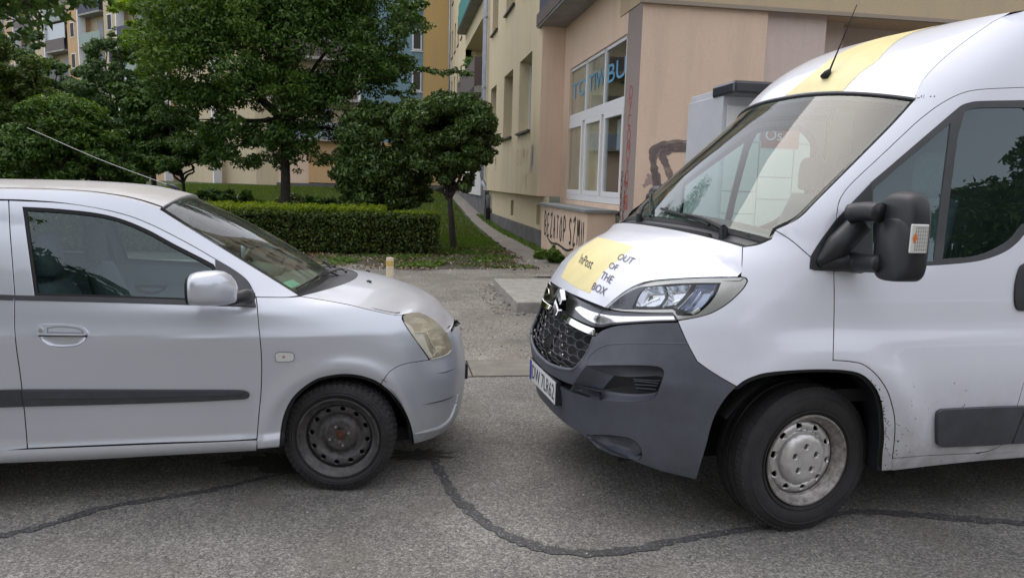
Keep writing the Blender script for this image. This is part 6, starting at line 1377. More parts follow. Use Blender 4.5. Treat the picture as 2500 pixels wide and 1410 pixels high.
pw = bpy.data.objects['pillar_side']; ew = [o for o in ap.children if o.name.startswith('end_wall')][0]
red = []
for i, ch in enumerate('DYCOMYOZN'):
    red += [[(a*.75, b*.9-i*1.0) for a, b in st] for st in GL[ch]]
spray('graffiti', pw, red, lambda x, z: (3.90, 12.50-x*.34, 3.0+z*.232), (-1, 0, 0), .034, m_spr)
bro = []
for i, wd_ in enumerate(('BA', 'BA', 'RR')): bro += [[(a, b-i*1.12) for a, b in st] for st in word(wd_, .75)]
spray('graffiti', pw, bro, lambda x, z: (3.90, 12.74-x*.25, 1.52+z*.26), (-1, 0, 0), .03, m_spbr)
def e12(px, py): p = at(px, py, 12.0); return (p[0], p[2])
sm = [[e12(*p) for p in st] for st in ([(1612, 470), (1600, 420), (1592, 385), (1600, 362), (1630, 352), (1700, 350)], [(1640, 440), (1625, 400), (1618, 378), (1640, 366), (1700, 364)], [(1606, 470), (1596, 410), (1600, 380), (1625, 362), (1690, 358)])]
spray('graffiti', ew, sm, lambda x, z: (x, 12.0, z), (0, -1, 0), .13, m_spg)
spray('graffiti', ew, [[e12(*p) for p in st] for st in ([(1570, 455), (1590, 440), (1580, 425)], [(1575, 440), (1600, 448)])], lambda x, z: (x, 12.0, z), (0, -1, 0), .07, mat('faint_grey', (.36, .27, .24), .9))
wl = bpy.data.objects['wall']
spray('graffiti', wl, word('SUMY', .5), lambda x, z: (3.35, 20.9-x*1.0, 2.05+z*.4), (-1, 0, 0), .03, m_spo)
spray('graffiti', wl, [[(0, 0), (.1, 1), (.2, 0), (.35, 1), (.3, .2), (.6, .9)]], lambda x, z: (3.35, 18.8-x, 1.8+z*.7), (-1, 0, 0), .09, m_spw)
spray('graffiti', wl, word('YK', .5), lambda x, z: (3.35, 19.9-x, 1.45+z*.35), (-1, 0, 0), .025, m_spo)
spray('graffiti', wl, word('M', .5), lambda x, z: (3.35, 25.6-x, 1.95+z*.5), (-1, 0, 0), .05, m_spg)

# parcel locker behind the van
lk = empty('parcel_locker', 'tall grey and white parcel locker with a dark canopy standing behind the van windscreen', 'locker', (3.58, 8.0, 0))
def LK(mb, name, m_, par=lk, **k):
    mb.v = [v-np.array([3.58, 8.0, 0]) for v in mb.v]; return mb.build(name, m_, par, **k)
m_lkg = mat('locker_grey', (.47, .49, .53), .5, noise=(2, .08)); m_lkw = mat('locker_white', (.60, .61, .60), .4)
LK(MB().box((3.58, 8.02, 0), (6.60, 9.03, 2.58)), 'cabinet', m_lkg, bevel=.01)
LK(MB().box((3.62, 8.06, 2.582), (6.62, 9.06, 2.66)), 'top_cover', m_lkg, bevel=.01)
cn = LK(MB().box((3.56, 7.72, 2.56), (6.64, 8.30, 2.70)), 'canopy', mat('canopy_dark', (.028, .032, .045), .3, 0, .4), bevel=.03)
colw = [.42, .42, .50, .42, .42, .42]; x_ = 3.62
ld = {}
for ci, w_ in enumerate(colw):
    hs_ = [.25, .25, .42, .25, .25, .55, .40] if ci % 2 == 0 else [.42, .25, .25, .42, .25, .40, .40]; z_ = .10
    for hh_ in hs_:
        if z_+hh_ > 2.5: break
        if ci == 1 and 1.9 < z_+hh_/2 < 2.5: z_ += hh_; continue
        key = (w_, hh_)
        if key not in ld:
            mb = MB(); mb.box((.006, -.018, .006), (w_-.006, .0, hh_-.006)); d_ = mb.build('locker_door', m_lkw, lk, bevel=.004); ld[key] = d_
        else: d_ = ld[key].copy(); COL.objects.link(d_)
        d_.location = (x_-3.58, .018, z_); z_ += hh_
    x_ += w_
sg = at(1884, 311, 8.0)
sgn_ = LK(MB().box((4.06, 7.985, 2.02), (4.50, 8.0, 2.28)), 'sign', mat('red_sign', (.38, .09, .05), .5))
V, Fc = text2d('Os'); lo, hi = V.min(0), V.max(0); T = (V-lo)/(hi-lo); mb = MB(); mb.add(np.stack([4.09+T[:, 0]*.20, np.full(len(T), 7.982), 2.10+T[:, 1]*.12], 1), Fc); LK(mb, 'sign_text', m_wplate, sgn_)

# far blocks seen between the trees
fb = empty('apartment_building', 'blue and orange apartment block with balconies standing beyond the lawn', 'building', (-2, 50, 0))
def FB(mb, name, m_, par=fb, **k):
    mb.v = [v-np.array([-2., 50, 0]) for v in mb.v]; return mb.build(name, m_, par, **k)
FB(MB().box((-2.25, 50, 3.9), (1.74, 50.4, 17)), 'wall', m_bluew); FB(MB().box((-2.25, 50, .6), (1.74, 50.4, 3.9)), 'lower_wall', m_yellow)
FB(MB().box((-9, 51.2, .6), (-2.25, 51.4, 17)), 'rear_wall', m_ivory); FB(MB().box((-5.6, 50.4, 1.2), (-3.2, 51.2, 3.9)), 'orange_wall', m_orangew); FB(MB().box((-7.5, 50.5, 1.0), (-5.6, 51.2, 3.9)), 'wall', m_pink)
FB(MB().box((-7.6, 50.35, .4), (1.74, 50.39, 1.15)), 'plinth', m_plinth)
FB(MB().box((-2.45, 49.9, 3.6), (-2.25, 50.3, 17)), 'white_post', m_winw)
for z in (3.85, 6.35, 8.9, 11.5, 14.1):
    s_ = FB(MB().box((-8, 49.8, z), (-2.45, 51.2, z+.16)), 'balcony', m_slab)
    FB(MB().box((-8, 49.82, z+.2), (-2.47, 49.85, z+1.15)), 'railing', mat('blue_grey_rail', (.24, .27, .36), .6) if z < 6 else m_rail, s_)
    FB(MB().box((-5.0, 51.15, z+.16), (-4.1, 51.19, z+2.2)), 'balcony_door', m_curt, s_)
    w_ = FB(MB().box((1.0, 49.96, z+.9), (1.6, 50.0, z+2.2)), 'window', m_winw); FB(MB().box((1.08, 49.94, z+.98), (1.52, 49.96, z+2.12)), 'pane', m_room, w_); FB(MB().box((.92, 49.90, z+.8), (1.68, 49.99, z+.86)), 'sill', m_winw, w_)
w_ = FB(MB().box((-2.0, 49.97, 4.6), (-.9, 50, 6.0)), 'window', m_winw); FB(MB().box((-1.9, 49.95, 4.7), (-1.0, 49.97, 5.9)), 'pane', mat('blue_curtain', (.12, .18, .30), .8), w_)
FB(MB().box((-3.1, 50.1, 4.3), (-2.46, 50.2, 5.9)), 'orange_panel', mat('orange_panel', (.45, .13, .05), .7))
p = at(1018, 53, 49.8); ds_ = empty('satellite_dish', 'black satellite dish mounted on the blue wall of the far block', 'satellite dish', (p[0], 49.75, p[2]))
mb = MB(); mb.lathe([(0.001, .10), (.2, .06), (.42, -.05), (.43, -.03), (.2, .09), (.001, .13)], 24); d1 = mb.build('dish', mat('dish_black', (.03, .03, .035), .5), ds_, smooth=.8); d1.rotation_euler = (rad(15), 0, rad(-15))
mb = MB(); mb.tube([(0, .1, -.2), (0, -.35, -.15), (0, -.42, 0)], .02, 6); mb.build('feed_arm', m_zinc, ds_); mb = MB(); mb.tube([(0, .1, 0), (0, .25, -.1)], .03, 6); mb.build('bracket', m_zinc, ds_)
# slanting long block at the left
lb = empty('apartment_building', 'long cream and orange apartment block with balconies behind the trees on the left', 'building', (-9, 51, 0), rad(135))
def LBx(a, b, name, m_, par=None, **k):   # local x runs along the facade (away to the left), -y?? faces the yard
    mb = MB(); mb.box(a, b); return mb.build(name, m_, par or lb, **k)
LBx((0, -1.2, .3), (75, -.9, 24), 'wall', m_ivory)
st = 2.45
for k in range(0, 12):
    x0 = 1+6.2*k
    LBx((x0+3.7, -.9, .3), (x0+5.6, 0.05, 24), 'stair_bay', m_orangew if k % 4 == 3 else stucco('peach_render', (.50, .36, .22)) if k % 2 else m_ivory)
    LBx((x0+3.55, -.5, .3), (x0+3.68, .12, 24), 'drainpipe', m_winw)
    for f in range(0, 9):
        z = 1.6+st*f
        if k in (2, 3, 4, 5, 6, 7) and 1 <= f:
            b_ = LBx((x0, -.95, z), (x0+3.5, .10, z+.14), 'balcony', m_slab)
            mm = [m_rail, mat('dark_rail', (.05, .05, .06), .7), mat('green_glass_rail', (.16, .24, .21), .4), mat('mesh_rail', (.14, .14, .14), .8), mat('navy_rail', (.03, .035, .07), .6)][(k*3+f*2) % 5]
            LBx((x0, .06, z+.14), (x0+3.5, .09, z+1.05), 'railing', mm, b_)
            LBx((x0+1.4, -.9, z+.2), (x0+2.3, -.86, z+2.1), 'balcony_door', m_curt, b_)
            w_ = LBx((x0+4.3, .05, z+.9), (x0+5.0, .09, z+2.1), 'window', m_winw); LBx((x0+4.36, .09, z+.96), (x0+4.94, .10, z+2.04), 'pane', m_room, w_)
            if (k+f) % 4 == 0: LBx((x0+.1, -.1, z+1.05), (x0+3.4, -.05, z+2.3), 'glazing', mat('balcony_glazing', (.40, .45, .50), .25), b_)
# block and trees behind the camera (they show in the windows and paint)
ob = empty('apartment_building', 'long pale apartment block across the street, behind the photographer', 'building', (0, -48, 0))
MB().box((-50, -8, 0), (45, 0, 15)).build('wall', m_ivory, ob)
MB().box((-50.3, -8.3, 15), (45.3, .3, 15.4)).build('roof', m_plinth, ob)
pr_ = None
for i in range(22):
    for f in range(5):
        if pr_ is None: pr_ = MB().box((-.8, 0, 0), (.8, .04, 1.5)).build('window', m_room, ob); o = pr_
        else: o = pr_.copy(); COL.objects.link(o)
        o.location = (-46+i*4.1, 0.02, 1.4+2.8*f)

# ================================================================== VEGETATION
def leaves(name, clumps, n, size, m_, parent=None, up=.5, thin=.45, sharp=False, curl=.25):
    """clumps: list of (centre, (rx,ry,rz), weight, fill); leaf-sized rhombi spread through every clump"""
    C_ = np.array([c[0] for c in clumps], float); R_ = np.array([c[1] for c in clumps], float); w = np.array([c[2] for c in clumps], float); hl = np.array([c[3] for c in clumps]); w /= w.sum()
    k = RNG.choice(len(clumps), n, p=w); d = RNG.normal(size=(n, 3)); d /= np.linalg.norm(d, axis=1, keepdims=True)
    r = (hl[k]+(1-hl[k])*RNG.random(n))**.6
    P_ = C_[k]+R_[k]*d*r[:, None]
    if parent is not None: P_ = P_-np.array(parent.location[:])
    N_ = d*.6+np.array([0, 0, up])+RNG.normal(size=(n, 3))*.55; N_ /= np.linalg.norm(N_, axis=1, keepdims=True)
    t = np.cross(N_, RNG.normal(size=(n, 3))); t /= np.linalg.norm(t, axis=1, keepdims=True)+1e-9; t[:, 2] -= .35; t /= np.linalg.norm(t, axis=1, keepdims=True)
    b = np.cross(N_, t); s = (size*(.6+.8*RNG.random(n)))[:, None]
    V = np.stack([P_-t*s, P_+b*s*thin+N_*s*curl*.5, P_+t*s-N_*s*curl, P_-b*s*thin+N_*s*curl*.5], 1).reshape(-1, 3)
    me = bpy.data.meshes.new(name); me.vertices.add(len(V)); me.vertices.foreach_set('co', V.ravel())
    me.loops.add(4*n); me.loops.foreach_set('vertex_index', np.arange(4*n, dtype=np.int32)); me.polygons.add(n); me.polygons.foreach_set('loop_start', np.arange(0, 4*n, 4, dtype=np.int32))
    me.update(calc_edges=True); me.materials.append(m_); o = bpy.data.objects.new(name, me); COL.objects.link(o)
    if parent: o.parent = parent
    return o
def sub(clumps, k, spread=1.0, rs=(.22, .42), flat=.7):
    """break big lobes into many small leaf clumps near their shells"""
    out = []
    for c, r, w, f in clumps:
        c = np.array(c, float); r = np.array(r, float)
        m = max(4, int(k*w))
        for _ in range(m):
            d = RNG.normal(size=3); d /= np.linalg.norm(d); q = RNG.uniform(.45, 1.0)**.6*spread; s_ = RNG.uniform(*rs)*r.mean()
            out.append((c+r*d*q, (s_*RNG.uniform(.9, 1.5), s_*RNG.uniform(.9, 1.5), s_*flat), s_**2*10, .35))
    return out
m_bark = mat('bark', (.040, .034, .028), .95, noise=(14, .4, 8), bump=(25, 1.))
L_dark = leafmat('leaf_dark', (0.028, 0.065, 0.015), (0.109, 0.198, 0.034), .5, .18)
L_mid = leafmat('leaf_mid', (0.040, 0.085, 0.016), (0.143, 0.229, 0.036), .5, .3)
L_lite = leafmat('leaf_light', (0.089, 0.164, 0.019), (0.275, 0.373, 0.045), .5, .4)
L_lawn = leafmat('lawn_leaf', (0.044, 0.076, 0.012), (0.116, 0.165, 0.023), .6, .3)
L_yel = leafmat('leaf_olive', (.045, .080, .018), (.110, .160, .035), .5, .35)
L_glos = leafmat('leaf_glossy', (0.030, 0.066, 0.018), (0.123, 0.190, 0.044), .32, .12)
L_fir = leafmat('leaf_blue_green', (0.040, 0.086, 0.031), (0.139, 0.216, 0.070), .55, .2)
L_hedge = leafmat('hedge_leaf', (0.027, 0.052, 0.011), (0.104, 0.149, 0.026), .5, .2)
L_shoot = leafmat('hedge_shoot', (0.109, 0.162, 0.015), (0.279, 0.356, 0.040), .5, .45)
def limbs(mb, base, tops, r0, wob=.12):
    for tp, r1 in tops:
        base_ = np.array(base, float); tp = np.array(tp, float); n_ = 6; P_ = [base_+(tp-base_)*t+RNG.normal(size=3)*wob*math.sin(pi*t)*np.array([1, 1, .3]) for t in np.linspace(0, 1, n_)]
        mb.tube(spline(P_, 3), np.linspace(r0, r1, 3*(n_-1)+1), 7)
def tree(name, label, base, trunk_top, r0, lobes, n, size, lm, cat='tree', k=14, group=None, nl=8, rs=(.22, .42), up=.5, thin=.45, extra=None, flat=.7):
    t = empty(name, label, cat, tuple(base), 0, group); b0 = np.array(base, float)
    mb = MB(); P_ = [np.array([0, 0, -.1]), (np.array(trunk_top)-b0)*.5+RNG.normal(size=3)*.04, np.array(trunk_top)-b0]; mb.tube(spline(P_, 5), np.linspace(r0, r0*.62, 11), 10); mb.build('trunk', m_bark, t, smooth='all')
    for i in range(nl):
        c = lobes[i % len(lobes)]; tp = np.array(c[0])+np.array(c[1])*RNG.normal(size=3)*.3-b0; mb = MB(); limbs(mb, np.array(trunk_top)-b0-[0, 0, .1*i/nl], [(tp, .012)], r0*.5); mb.build('limb', m_bark, t, smooth='all')
    cl = sub(lobes, k, rs=rs, flat=flat); leaves('crown', cl, n, size, lm, t, up=up, thin=thin)
    if extra: leaves('crown_shoots', sub(extra[0], k), extra[1], size, extra[2], t, up=up)
    return t
def lobe(px, py, Y, rx, ry, rz, w=1, f=.3): return (at(px, py, Y), (rx, ry, rz), w, f)
# the big dark tree
b = at(690, 470, 20.5); b[2] = -.02
tree('broadleaf_tree', 'big dark tree with spreading crown and straight trunk behind the hedge', b, (b[0]+.05, b[1], 3.0), .15,
     [lobe(560, 130, 20, 1.7, 1.6, 1.5, 1.5), lobe(770, 110, 20.5, 2.0, 1.8, 1.7, 2), lobe(650, 260, 19.8, 1.5, 1.3, 1.0, 1.3), lobe(850, 235, 20.3, 1.1, 1.2, .8), lobe(470, 270, 20.2, 1.15, 1.2, 1.0), lobe(930, 110, 20, 1.0, 1.1, .9), lobe(700, -60, 20.5, 2.6, 2.2, 1.6, 2.2), lobe(900, 10, 20.8, 1.3, 1.3, .9), lobe(520, -20, 20.8, 1.9, 1.6, 1.3, 1.4), lobe(600, 350, 20.5, 1.2, .9, .7, 1), lobe(750, 350, 20.5, 1.1, .9, .6, .9), lobe(500, 370, 20.8, 1.0, .8, .45, .8), lobe(660, 400, 21.2, 1.0, .8, .3, .5), lobe(840, 330, 20.8, .6, .6, .35, .4), lobe(680, -260, 20.8, 3, 2.6, 1.8, 1.6),
      lobe(970, 210, 20, .55, .5, .22, .5), lobe(1010, 60, 20, .5, .5, .25, .4)], 140000, .052, L_dark, k=26, nl=14, rs=(.16, .34), extra=([lobe(430, 110, 19.0, 1.1, .7, 1.2), lobe(540, 60, 18.8, 1.2, .5, .8), lobe(640, 200, 18.6, 1.2, .3, .3, .6)], 9000, L_mid))
b = at(1005, 150, 20); b = np.array([b[0], 20, b[2]])
# twig reaching right, part of that tree
bt = [o for o in COL.objects if o.name.startswith('broadleaf_tree')][0]
mb = MB(); P_ = [at(930, 175, 20), at(1000, 165, 19.9), at(1060, 170, 19.8), at(1140, 178, 19.7)]; mb.tube(spline(np.array(P_)-np.array(bt.location[:]), 5), np.linspace(.02, .005, 16), 5); mb.build('limb', m_bark, bt)
leaves('twig_leaves', [(at(x, y, 19.9), (.22, .22, .07), 1, .1) for x, y in ((960, 178), (995, 168), (1030, 170), (1060, 175), (1085, 178), (1110, 172), (1140, 180), (1000, 15), (1030, 8), (960, 225), (990, 240), (930, 260), (955, 120), (985, 140))], 900, .062, L_dark, bt)
# glossy round tree and bush
b = gnd(1108, 604); 
tree('round_tree', 'small round-headed glossy tree with a slim bent trunk beside the footpath', b, tuple(at(1098, 480, 17.4)), .085,
     [lobe(1090, 300, 17.3, 1.0, 1.0, .62, 1.3), lobe(1130, 370, 17.4, .72, .8, .55), lobe(1080, 380, 17.5, .72, .8, .5), lobe(1030, 300, 17.4, .55, .7, .45, .7), lobe(1150, 310, 17.4, .48, .6, .4, .6), lobe(1110, 440, 17.4, .42, .45, .28, .45)], 46000, .056, L_glos, k=34, nl=12, rs=(.20, .36), up=.25, thin=.42)
b = at(945, 480, 19.2); b[2] = 0
tree('glossy_bush', 'large glossy rounded bush touching the round tree, behind the hedge', b, (b[0], b[1], .8), .06,
     [lobe(940, 370, 19.2, 1.12, 1.0, 1.05, 2.2), lobe(900, 430, 19.2, .85, .8, .7), lobe(990, 430, 19.2, .65, .7, .55), lobe(1000, 300, 19.3, .6, .7, .5), lobe(930, 290, 19.2, .5, .6, .35, .6), (at(880, 460, 19.2), (.45, .5, .4), .5, .3), lobe(930, 485, 19, .9, .8, .35, .8), lobe(1000, 480, 19, .5, .6, .3, .5)], 62000, .056, L_glos, cat='bush', k=34, nl=8, rs=(.22, .38), up=.25, thin=.42)
# clipped balls
def ball(px, py, Y, r_, label, lm=L_hedge, n=12000):
    c = at(px, py, Y); z0 = float(rise(c[0], Y)); c[2] = z0+r_*.72; t = empty('clipped_bush', label, 'bush', (c[0], Y, z0))
    mb = MB(); mb.tube([(0, 0, -.1), (0, 0, max(.1, c[2]-z0))], .05, 6); mb.build('stem', m_bark, t)
    leaves('foliage', [(c, (r_, r_, r_*.85), 1, .82), (c, (r_*.8, r_*.8, r_*.7), .4, .3)], n, .045, lm, t); return t
for (px_, py_, Y_, r_, lb_) in ((560, 425, 23.5, .7, 'dark shrub left of the clipped round bush'), (735, 425, 22.5, .55, 'dark shrub right beside the big tree trunk'), (790, 440, 24, .5, 'dark low shrub near the orange wall'), (500, 430, 25, .6, 'low dark shrub below the big tree crown, leftmost')):
    c_ = at(px_, py_, Y_); z_ = float(rise(c_[0], Y_)); t_ = empty('shrub', lb_, 'bush', (c_[0], Y_, z_)); mb = MB(); mb.tube([(0, 0, -.1), (0, 0, .5)], .04, 6); mb.build('stem', m_bark, t_)
    leaves('foliage', sub([((c_[0], Y_, z_+r_*.75), (r_*1.2, r_, r_*.8), 1, .3), ((c_[0]+r_*.5, Y_, z_+r_*1.2), (r_*.7, r_*.7, r_*.6), .6, .3)], 22), 7000, .06, L_dark, t_)
ball(630, 440, 24, .52, 'round clipped bush left of the big tree trunk', L_mid); ball(712, 450, 25, .62, 'dark round clipped bush right of the big tree trunk', L_hedge)
ball(838, 432, 27, .45, 'small clipped bush left of the glossy bush', L_mid, 8000); ball(770, 440, 26, .5, 'dark rough bush in front of the orange wall', L_dark)
# hedge
hd_ = empty('hedge', 'long clipped hedge with bright young shoots along its top', 'hedge', (-4, 16.2, 0))
bx = []
for x in np.arange(-10.5, .80, .22):
    for z in (.18, .42, .66): bx += [((x, 15.72+.05*math.sin(x*2), z), (.17, .10, .17), 1, .0), ((x, 16.75, z), (.17, .1, .17), .3, .0)]
    bx += [((x, y, .80+.02*math.sin(x*3+y)), (.18, .2, .07), 1.1, .0) for y in (15.8, 16.1, 16.4, 16.7)]
bx += [((.86+.03*math.sin(z*9), y, z), (.08, .16, .16), 1, 0) for y in (15.8, 16.0, 16.25, 16.5, 16.7) for z in (.2, .45, .7)]
leaves('foliage', bx, 75000, .030, L_hedge, hd_, thin=.5)
leaves('young_shoots', [((x, y, .89+.05*RNG.random()), (.13, .16, .09), 1, 0) for x in np.arange(-10.5, -0.1, .2) for y in (15.85, 16.2, 16.55, 16.75)]+[((x, y, .87), (.14, .16, .05), .35, 0) for x in np.arange(0, .9, .2) for y in (16, 16.4)], 26000, .028, L_shoot, hd_, up=1.0)
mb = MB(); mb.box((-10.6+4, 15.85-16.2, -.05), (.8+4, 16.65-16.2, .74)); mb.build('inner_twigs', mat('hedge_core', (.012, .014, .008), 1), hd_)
for i in range(46):
    x = -10+i*.235; mb = MB(); mb.tube([(x+4, -.42, -.05), (x+4+RNG.normal()*.05, -.44+RNG.normal()*.02, .25), (x+4+RNG.normal()*.08, -.44, .5)], [.012, .009, .005], 5)
    if i % 1 == 0: mb.build('stem', m_bark, hd_)
# left-hand trees
def lt(name, label, px, Y, lobes, n, size, lm, r0=.1, top=2.5, **k):
    b = at(px, 440, Y); b[2] = float(rise(b[0], Y))-.03; return tree(name, label, b, (b[0], b[1], b[2]+top), r0, lobes, n, size, lm, **k)
lt('broadleaf_tree', 'blue-green pointed tree in the middle of the left-hand group', 290, 25, [lobe(285, 150, 25, .9, .9, .9), lobe(280, 230, 25, 1.5, 1.3, 1.0, 1.6), lobe(300, 310, 25, 1.9, 1.5, 1.0, 2), lobe(270, 100, 25, .45, .5, .6, .5), lobe(330, 370, 25, 1.6, 1.3, .7, 1.5)], 42000, .065, L_fir, k=26, rs=(.14, .3))
lt('broadleaf_tree', 'olive-tinted tree at the left edge of the picture', -20, 22, [lobe(10, 170, 22, 1.0, 1, .9), lobe(20, 270, 22, 1.3, 1.2, 1.1, 1.6), lobe(90, 300, 22.5, .9, .9, .9, 1), lobe(70, 360, 22, 1.5, 1.2, .7, 1.2), lobe(-60, 200, 22, 1.5, 1.2, 1.5, 1.5)], 40000, .065, L_yel, k=24, rs=(.14, .3))
lt('broadleaf_tree', 'mid-green low tree in front of the left-hand group', 150, 19, [lobe(140, 300, 19, 1.0, .9, .5), lobe(110, 370, 19, 1.4, 1, .7, 1.6), lobe(230, 330, 19.2, .9, .8, .55), lobe(210, 400, 19, 1.2, .9, .4), lobe(330, 410, 19.3, .9, .8, .3)], 46000, .052, L_dark, top=1.2, k=26, rs=(.14, .3), extra=([lobe(150, 280, 18.8, .8, .6, .4), lobe(190, 330, 18.8, .9, .5, .3)], 6000, L_mid))
lt('broadleaf_tree', 'dark undergrown tree with a thin leaning trunk right of the car aerial', 447, 23, [lobe(430, 330, 23, 1.3, 1, .7, 1.3), lobe(380, 250, 23, 1.1, 1, .9), lobe(480, 360, 23, .9, .9, .4), lobe(370, 390, 23, .9, .9, .4)], 30000, .065, L_dark, r0=.07, top=1.4, k=26, rs=(.14, .3))
lt('broadleaf_tree', 'bright green tree against the pale block, upper left', 380, 27, [lobe(390, 60, 27, 1.4, 1.1, 1.2), lobe(360, 130, 27, 1.1, 1, .8), lobe(450, 20, 27, 1.6, 1.2, 1.2), lobe(330, 10, 28, .8, .8, .7, .6)], 24000, .075, L_lite, k=22, rs=(.14, .3), top=4)
lt('broadleaf_tree', 'thin grey-green tree standing in front of the left balconies', 90, 28, [lobe(90, 200, 28, 1.0, 1, 1.0), lobe(60, 110, 28, .6, .6, .8, .6), lobe(120, 250, 28, 1.1, 1, .9), lobe(140, 190, 28, .7, .7, .7, .6)], 15000, .07, L_fir, k=22, rs=(.14, .28), top=3)
lt('broadleaf_tree', 'dense dark tree filling the gap behind the silver car roof', 240, 30, [lobe(200, 350, 30, 3.2, 1.6, 1.2, 2), lobe(60, 380, 30, 3, 1.6, 1.0, 2), lobe(420, 380, 31, 2.0, 1.4, .6, 1)], 26000, .085, L_dark, k=30, rs=(.12, .25), top=1)
# overhanging branch top left: a street tree whose trunk stands outside the frame
b = np.array([-6.2, 7.6, 0])
tree('street_tree', 'dark leafy branch hanging into the top left corner', b, (-6.0, 7.6, 4.2), .16, [(at(70, -20, 7.2), (.42, .4, .18), 1, .1), (at(150, -25, 7.0), (.32, .3, .16), .8, .1), (at(40, -90, 7.2), (.7, .6, .35), 1, .1), (at(-120, -160, 7.4), (1.2, 1, .7), 1.6, .2), (at(-350, -420, 7.5), (1.8, 1.6, 1.2), 2, .2), (at(62, 22, 7.0), (.10, .1, .13), .25, 0), (at(110, 30, 7.0), (.10, .1, .12), .22, 0), (at(8, 10, 7.0), (.14, .1, .12), .25, 0)], 15000, .050, L_dark, k=20, nl=6, rs=(.2, .4), thin=.4)
# low plants by the shop ledge
def plant(px, py, Y, r_, label, lm, n=1800, size=.05):
    c = gnd(px, py) if Y is None else at(px, py, Y); c = np.array([c[0], c[1], 0.]); t = empty('shrub', label, 'plant', tuple(c))
    leaves('foliage', [(c+[RNG.normal()*r_*.4, RNG.normal()*r_*.4, r_*RNG.uniform(.3, 1)], (r_*.5, r_*.5, r_*.4), 1, .1) for _ in range(9)], n, size, lm, t, up=.6)
    for _ in range(7): mb = MB(); mb.tube([(0, 0, -.02), (RNG.normal()*r_*.4, RNG.normal()*r_*.4, r_*RNG.uniform(.6, 1.1))], [.008, .003], 4); mb.build('stem', m_bark, t)
    return t
for (px, py, r_, lb_, lm) in ((1335, 600, .26, 'bright green weed at the foot of the graffiti ledge, leftmost', L_lite), (1368, 625, .30, 'dark leafy weed close to the van bonnet', L_mid), (1350, 642, .20, 'low weed in front of the ledge weeds', L_mid), (1395, 590, .32, 'leafy weed half hidden by the van bonnet', L_mid), (1320, 632, .16, 'small sprawling weed at the footpath edge', L_mid)):
    plant(px, py, None, r_, lb_, lm)
bpl = at(1142, 200, 35.5); t = empty('balcony_plants', 'dark trailing plants hanging over the brown balcony railing', 'plant', tuple(bpl))
leaves('foliage', [(bpl+[RNG.normal()*.1, RNG.normal()*1.2, RNG.normal()*.4], (.3, .5, .35), 1, .1) for _ in range(14)], 3000, .08, L_dark, t)
# grass and litter
def blades(name, n, xr, yr, h, m_, mask=None, z0=-.03):
    X = RNG.uniform(*xr, n); Y = RNG.uniform(*yr, n)
    if mask is not None: k = mask(X, Y); X, Y = X[k], Y[k]
    n = len(X); a = RNG.uniform(0, 6.28, n); hh = h*(.4+.9*RNG.random(n)); w = .006+.004*RNG.random(n)+.0002*Y; Z = z0+rise(X, Y); lx, ly = RNG.normal(0, .4, n)*hh, RNG.normal(0, .4, n)*hh
    V = np.stack([np.stack([X-w*np.cos(a), Y-w*np.sin(a), Z], 1), np.stack([X+w*np.cos(a), Y+w*np.sin(a), Z], 1), np.stack([X+lx, Y+ly, Z+hh], 1)], 1).reshape(-1, 3)
    me = bpy.data.meshes.new(name); me.vertices.add(3*n); me.vertices.foreach_set('co', V.ravel()); me.loops.add(3*n); me.loops.foreach_set('vertex_index', np.arange(3*n, dtype=np.int32)); me.polygons.add(n); me.polygons.foreach_set('loop_start', np.arange(0, 3*n, 3, dtype=np.int32)); me.update(calc_edges=True); me.materials.append(m_)
    o = bpy.data.objects.new(name, me); COL.objects.link(o); return tag(o, 'short green grass growing on the lawn and verge', 'grass', kind='stuff')
pathl = lambda Y: np.interp(Y, [12.8, 13.6, 18, 24.4, 34, 49], [1.9, 2.3, 2.55, 2.72, 2.82, 2.87])
patch = lambda X, Y: (np.sin(X*5.1+Y*2.3)+np.sin(X*2.2-Y*4.7)+RNG.normal(0, .8, len(X))) > -.3+1.3*(Y < 15.8)
blades('verge_grass', 60000, (-1.5, 2.9), (13.6, 21), .07, L_mid, lambda X, Y: (X < pathl(Y)-.03) & patch(X, Y) & (((X > .95) | (Y > 17)) | (Y < 15.6)))
blades('lawn_grass', 120000, (-12, 2.9), (17, 46), .09, L_lawn, lambda X, Y: X < pathl(Y)-.05)
blades('path_edge_grass', 4000, (3.2, 3.45), (13, 30), .12, L_mid)
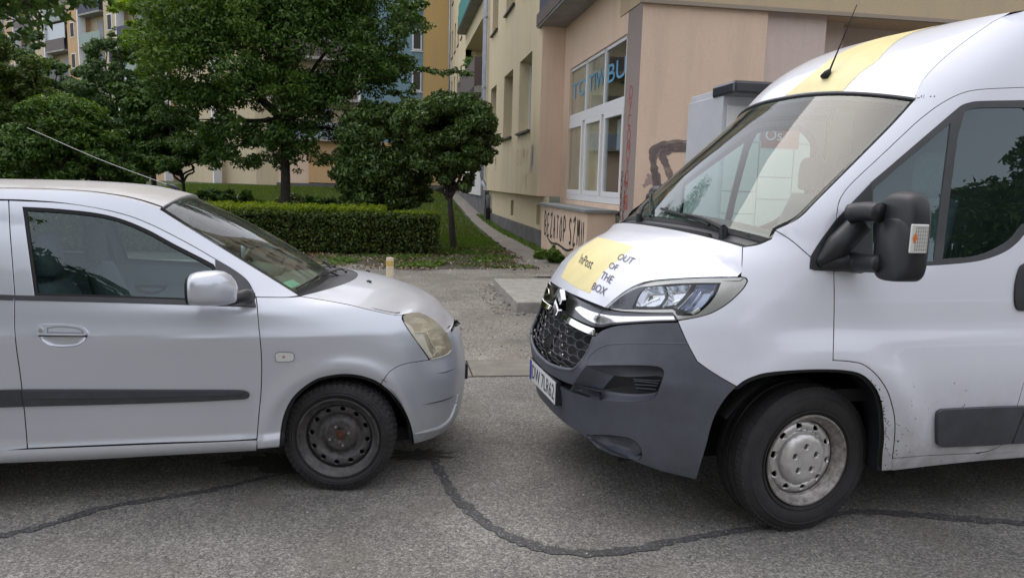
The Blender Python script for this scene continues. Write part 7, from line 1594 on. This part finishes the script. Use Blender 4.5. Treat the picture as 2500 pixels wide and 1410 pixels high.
def litter(name, n, xr, yr, m_, mask=None, s=.03):
    X = RNG.uniform(*xr, n); Y = RNG.uniform(*yr, n)
    if mask is not None: k = mask(X, Y); X, Y = X[k], Y[k]
    c = [((x, y, .012+.02*RNG.random()), (.001, .001, .001), 1, 0) for x, y in zip(X, Y)]
    o = leaves(name, c, len(c), s, m_, None, up=2.5); return tag(o, 'fallen dry leaves scattered at the edge of the planting', 'leaves', kind='stuff')
m_dry = islandmat('dry_leaf', [(.10, .05, .025), (.20, .12, .05), (.30, .24, .13), (.08, .045, .03)])
litter('leaf_litter', 8000, (-2.5, 2.6), (13.0, 17.6), m_dry, lambda X, Y: (np.sin(X*3+1)+np.sin(Y*4+X*2)+RNG.normal(0, .8, len(X)) > .2))
litter('weed_patch', 7000, (-1.2, 2.6), (13.3, 15.6), L_mid, lambda X, Y: (np.sin(X*4)+np.sin(Y*3-X*3) > .3), .035)
litter('pale_litter', 160, (-1, 2.9), (12.9, 15), mat('pale_leaf', (.45, .42, .34), .8), None, .03)
# trees behind the camera, reflected in glass and paint
proto = None
for i, (x, y, s_) in enumerate([(-10.2, -11, 2.15), (-6.6, -11.2, 2.0), (-3.4, -12, 1.45), (-15.5, -14, 1.1), (1.5, -14, .62), (5.6, -14, .72), (9.0, -14, .66), (12.6, -13, .6), (16.8, -13, .72), (21.0, -13, .84), (25.5, -13, 1.2), (29, -13, 1.5)]):
    if proto is None:
        proto = tree('roadside_tree', 'x', (0, 0, 0), (0, 0, 2.5), .16, [((0, 0, 4.6), (2.3, 2.1, 1.9), 2, .3), ((1.2, .3, 3.2), (1.6, 1.5, 1.2), 1, .3), ((-1.3, 0, 3.2), (1.6, 1.5, 1.3), 1, .3), ((0, 0, 6.2), (1.4, 1.3, 1.1), .8, .3)], 9000, .15, L_dark, k=24, nl=4); o = proto
    else:
        o = proto.copy(); COL.objects.link(o)
        for ch in proto.children: c2 = ch.copy(); COL.objects.link(c2); c2.parent = o
    o.location = (x, y, 0); o.scale = (s_, s_, s_); o.rotation_euler.z = i*1.3; o['group'] = 'trees across the street behind the photographer'; o['label'] = 'dark roadside tree across the street behind the photographer'
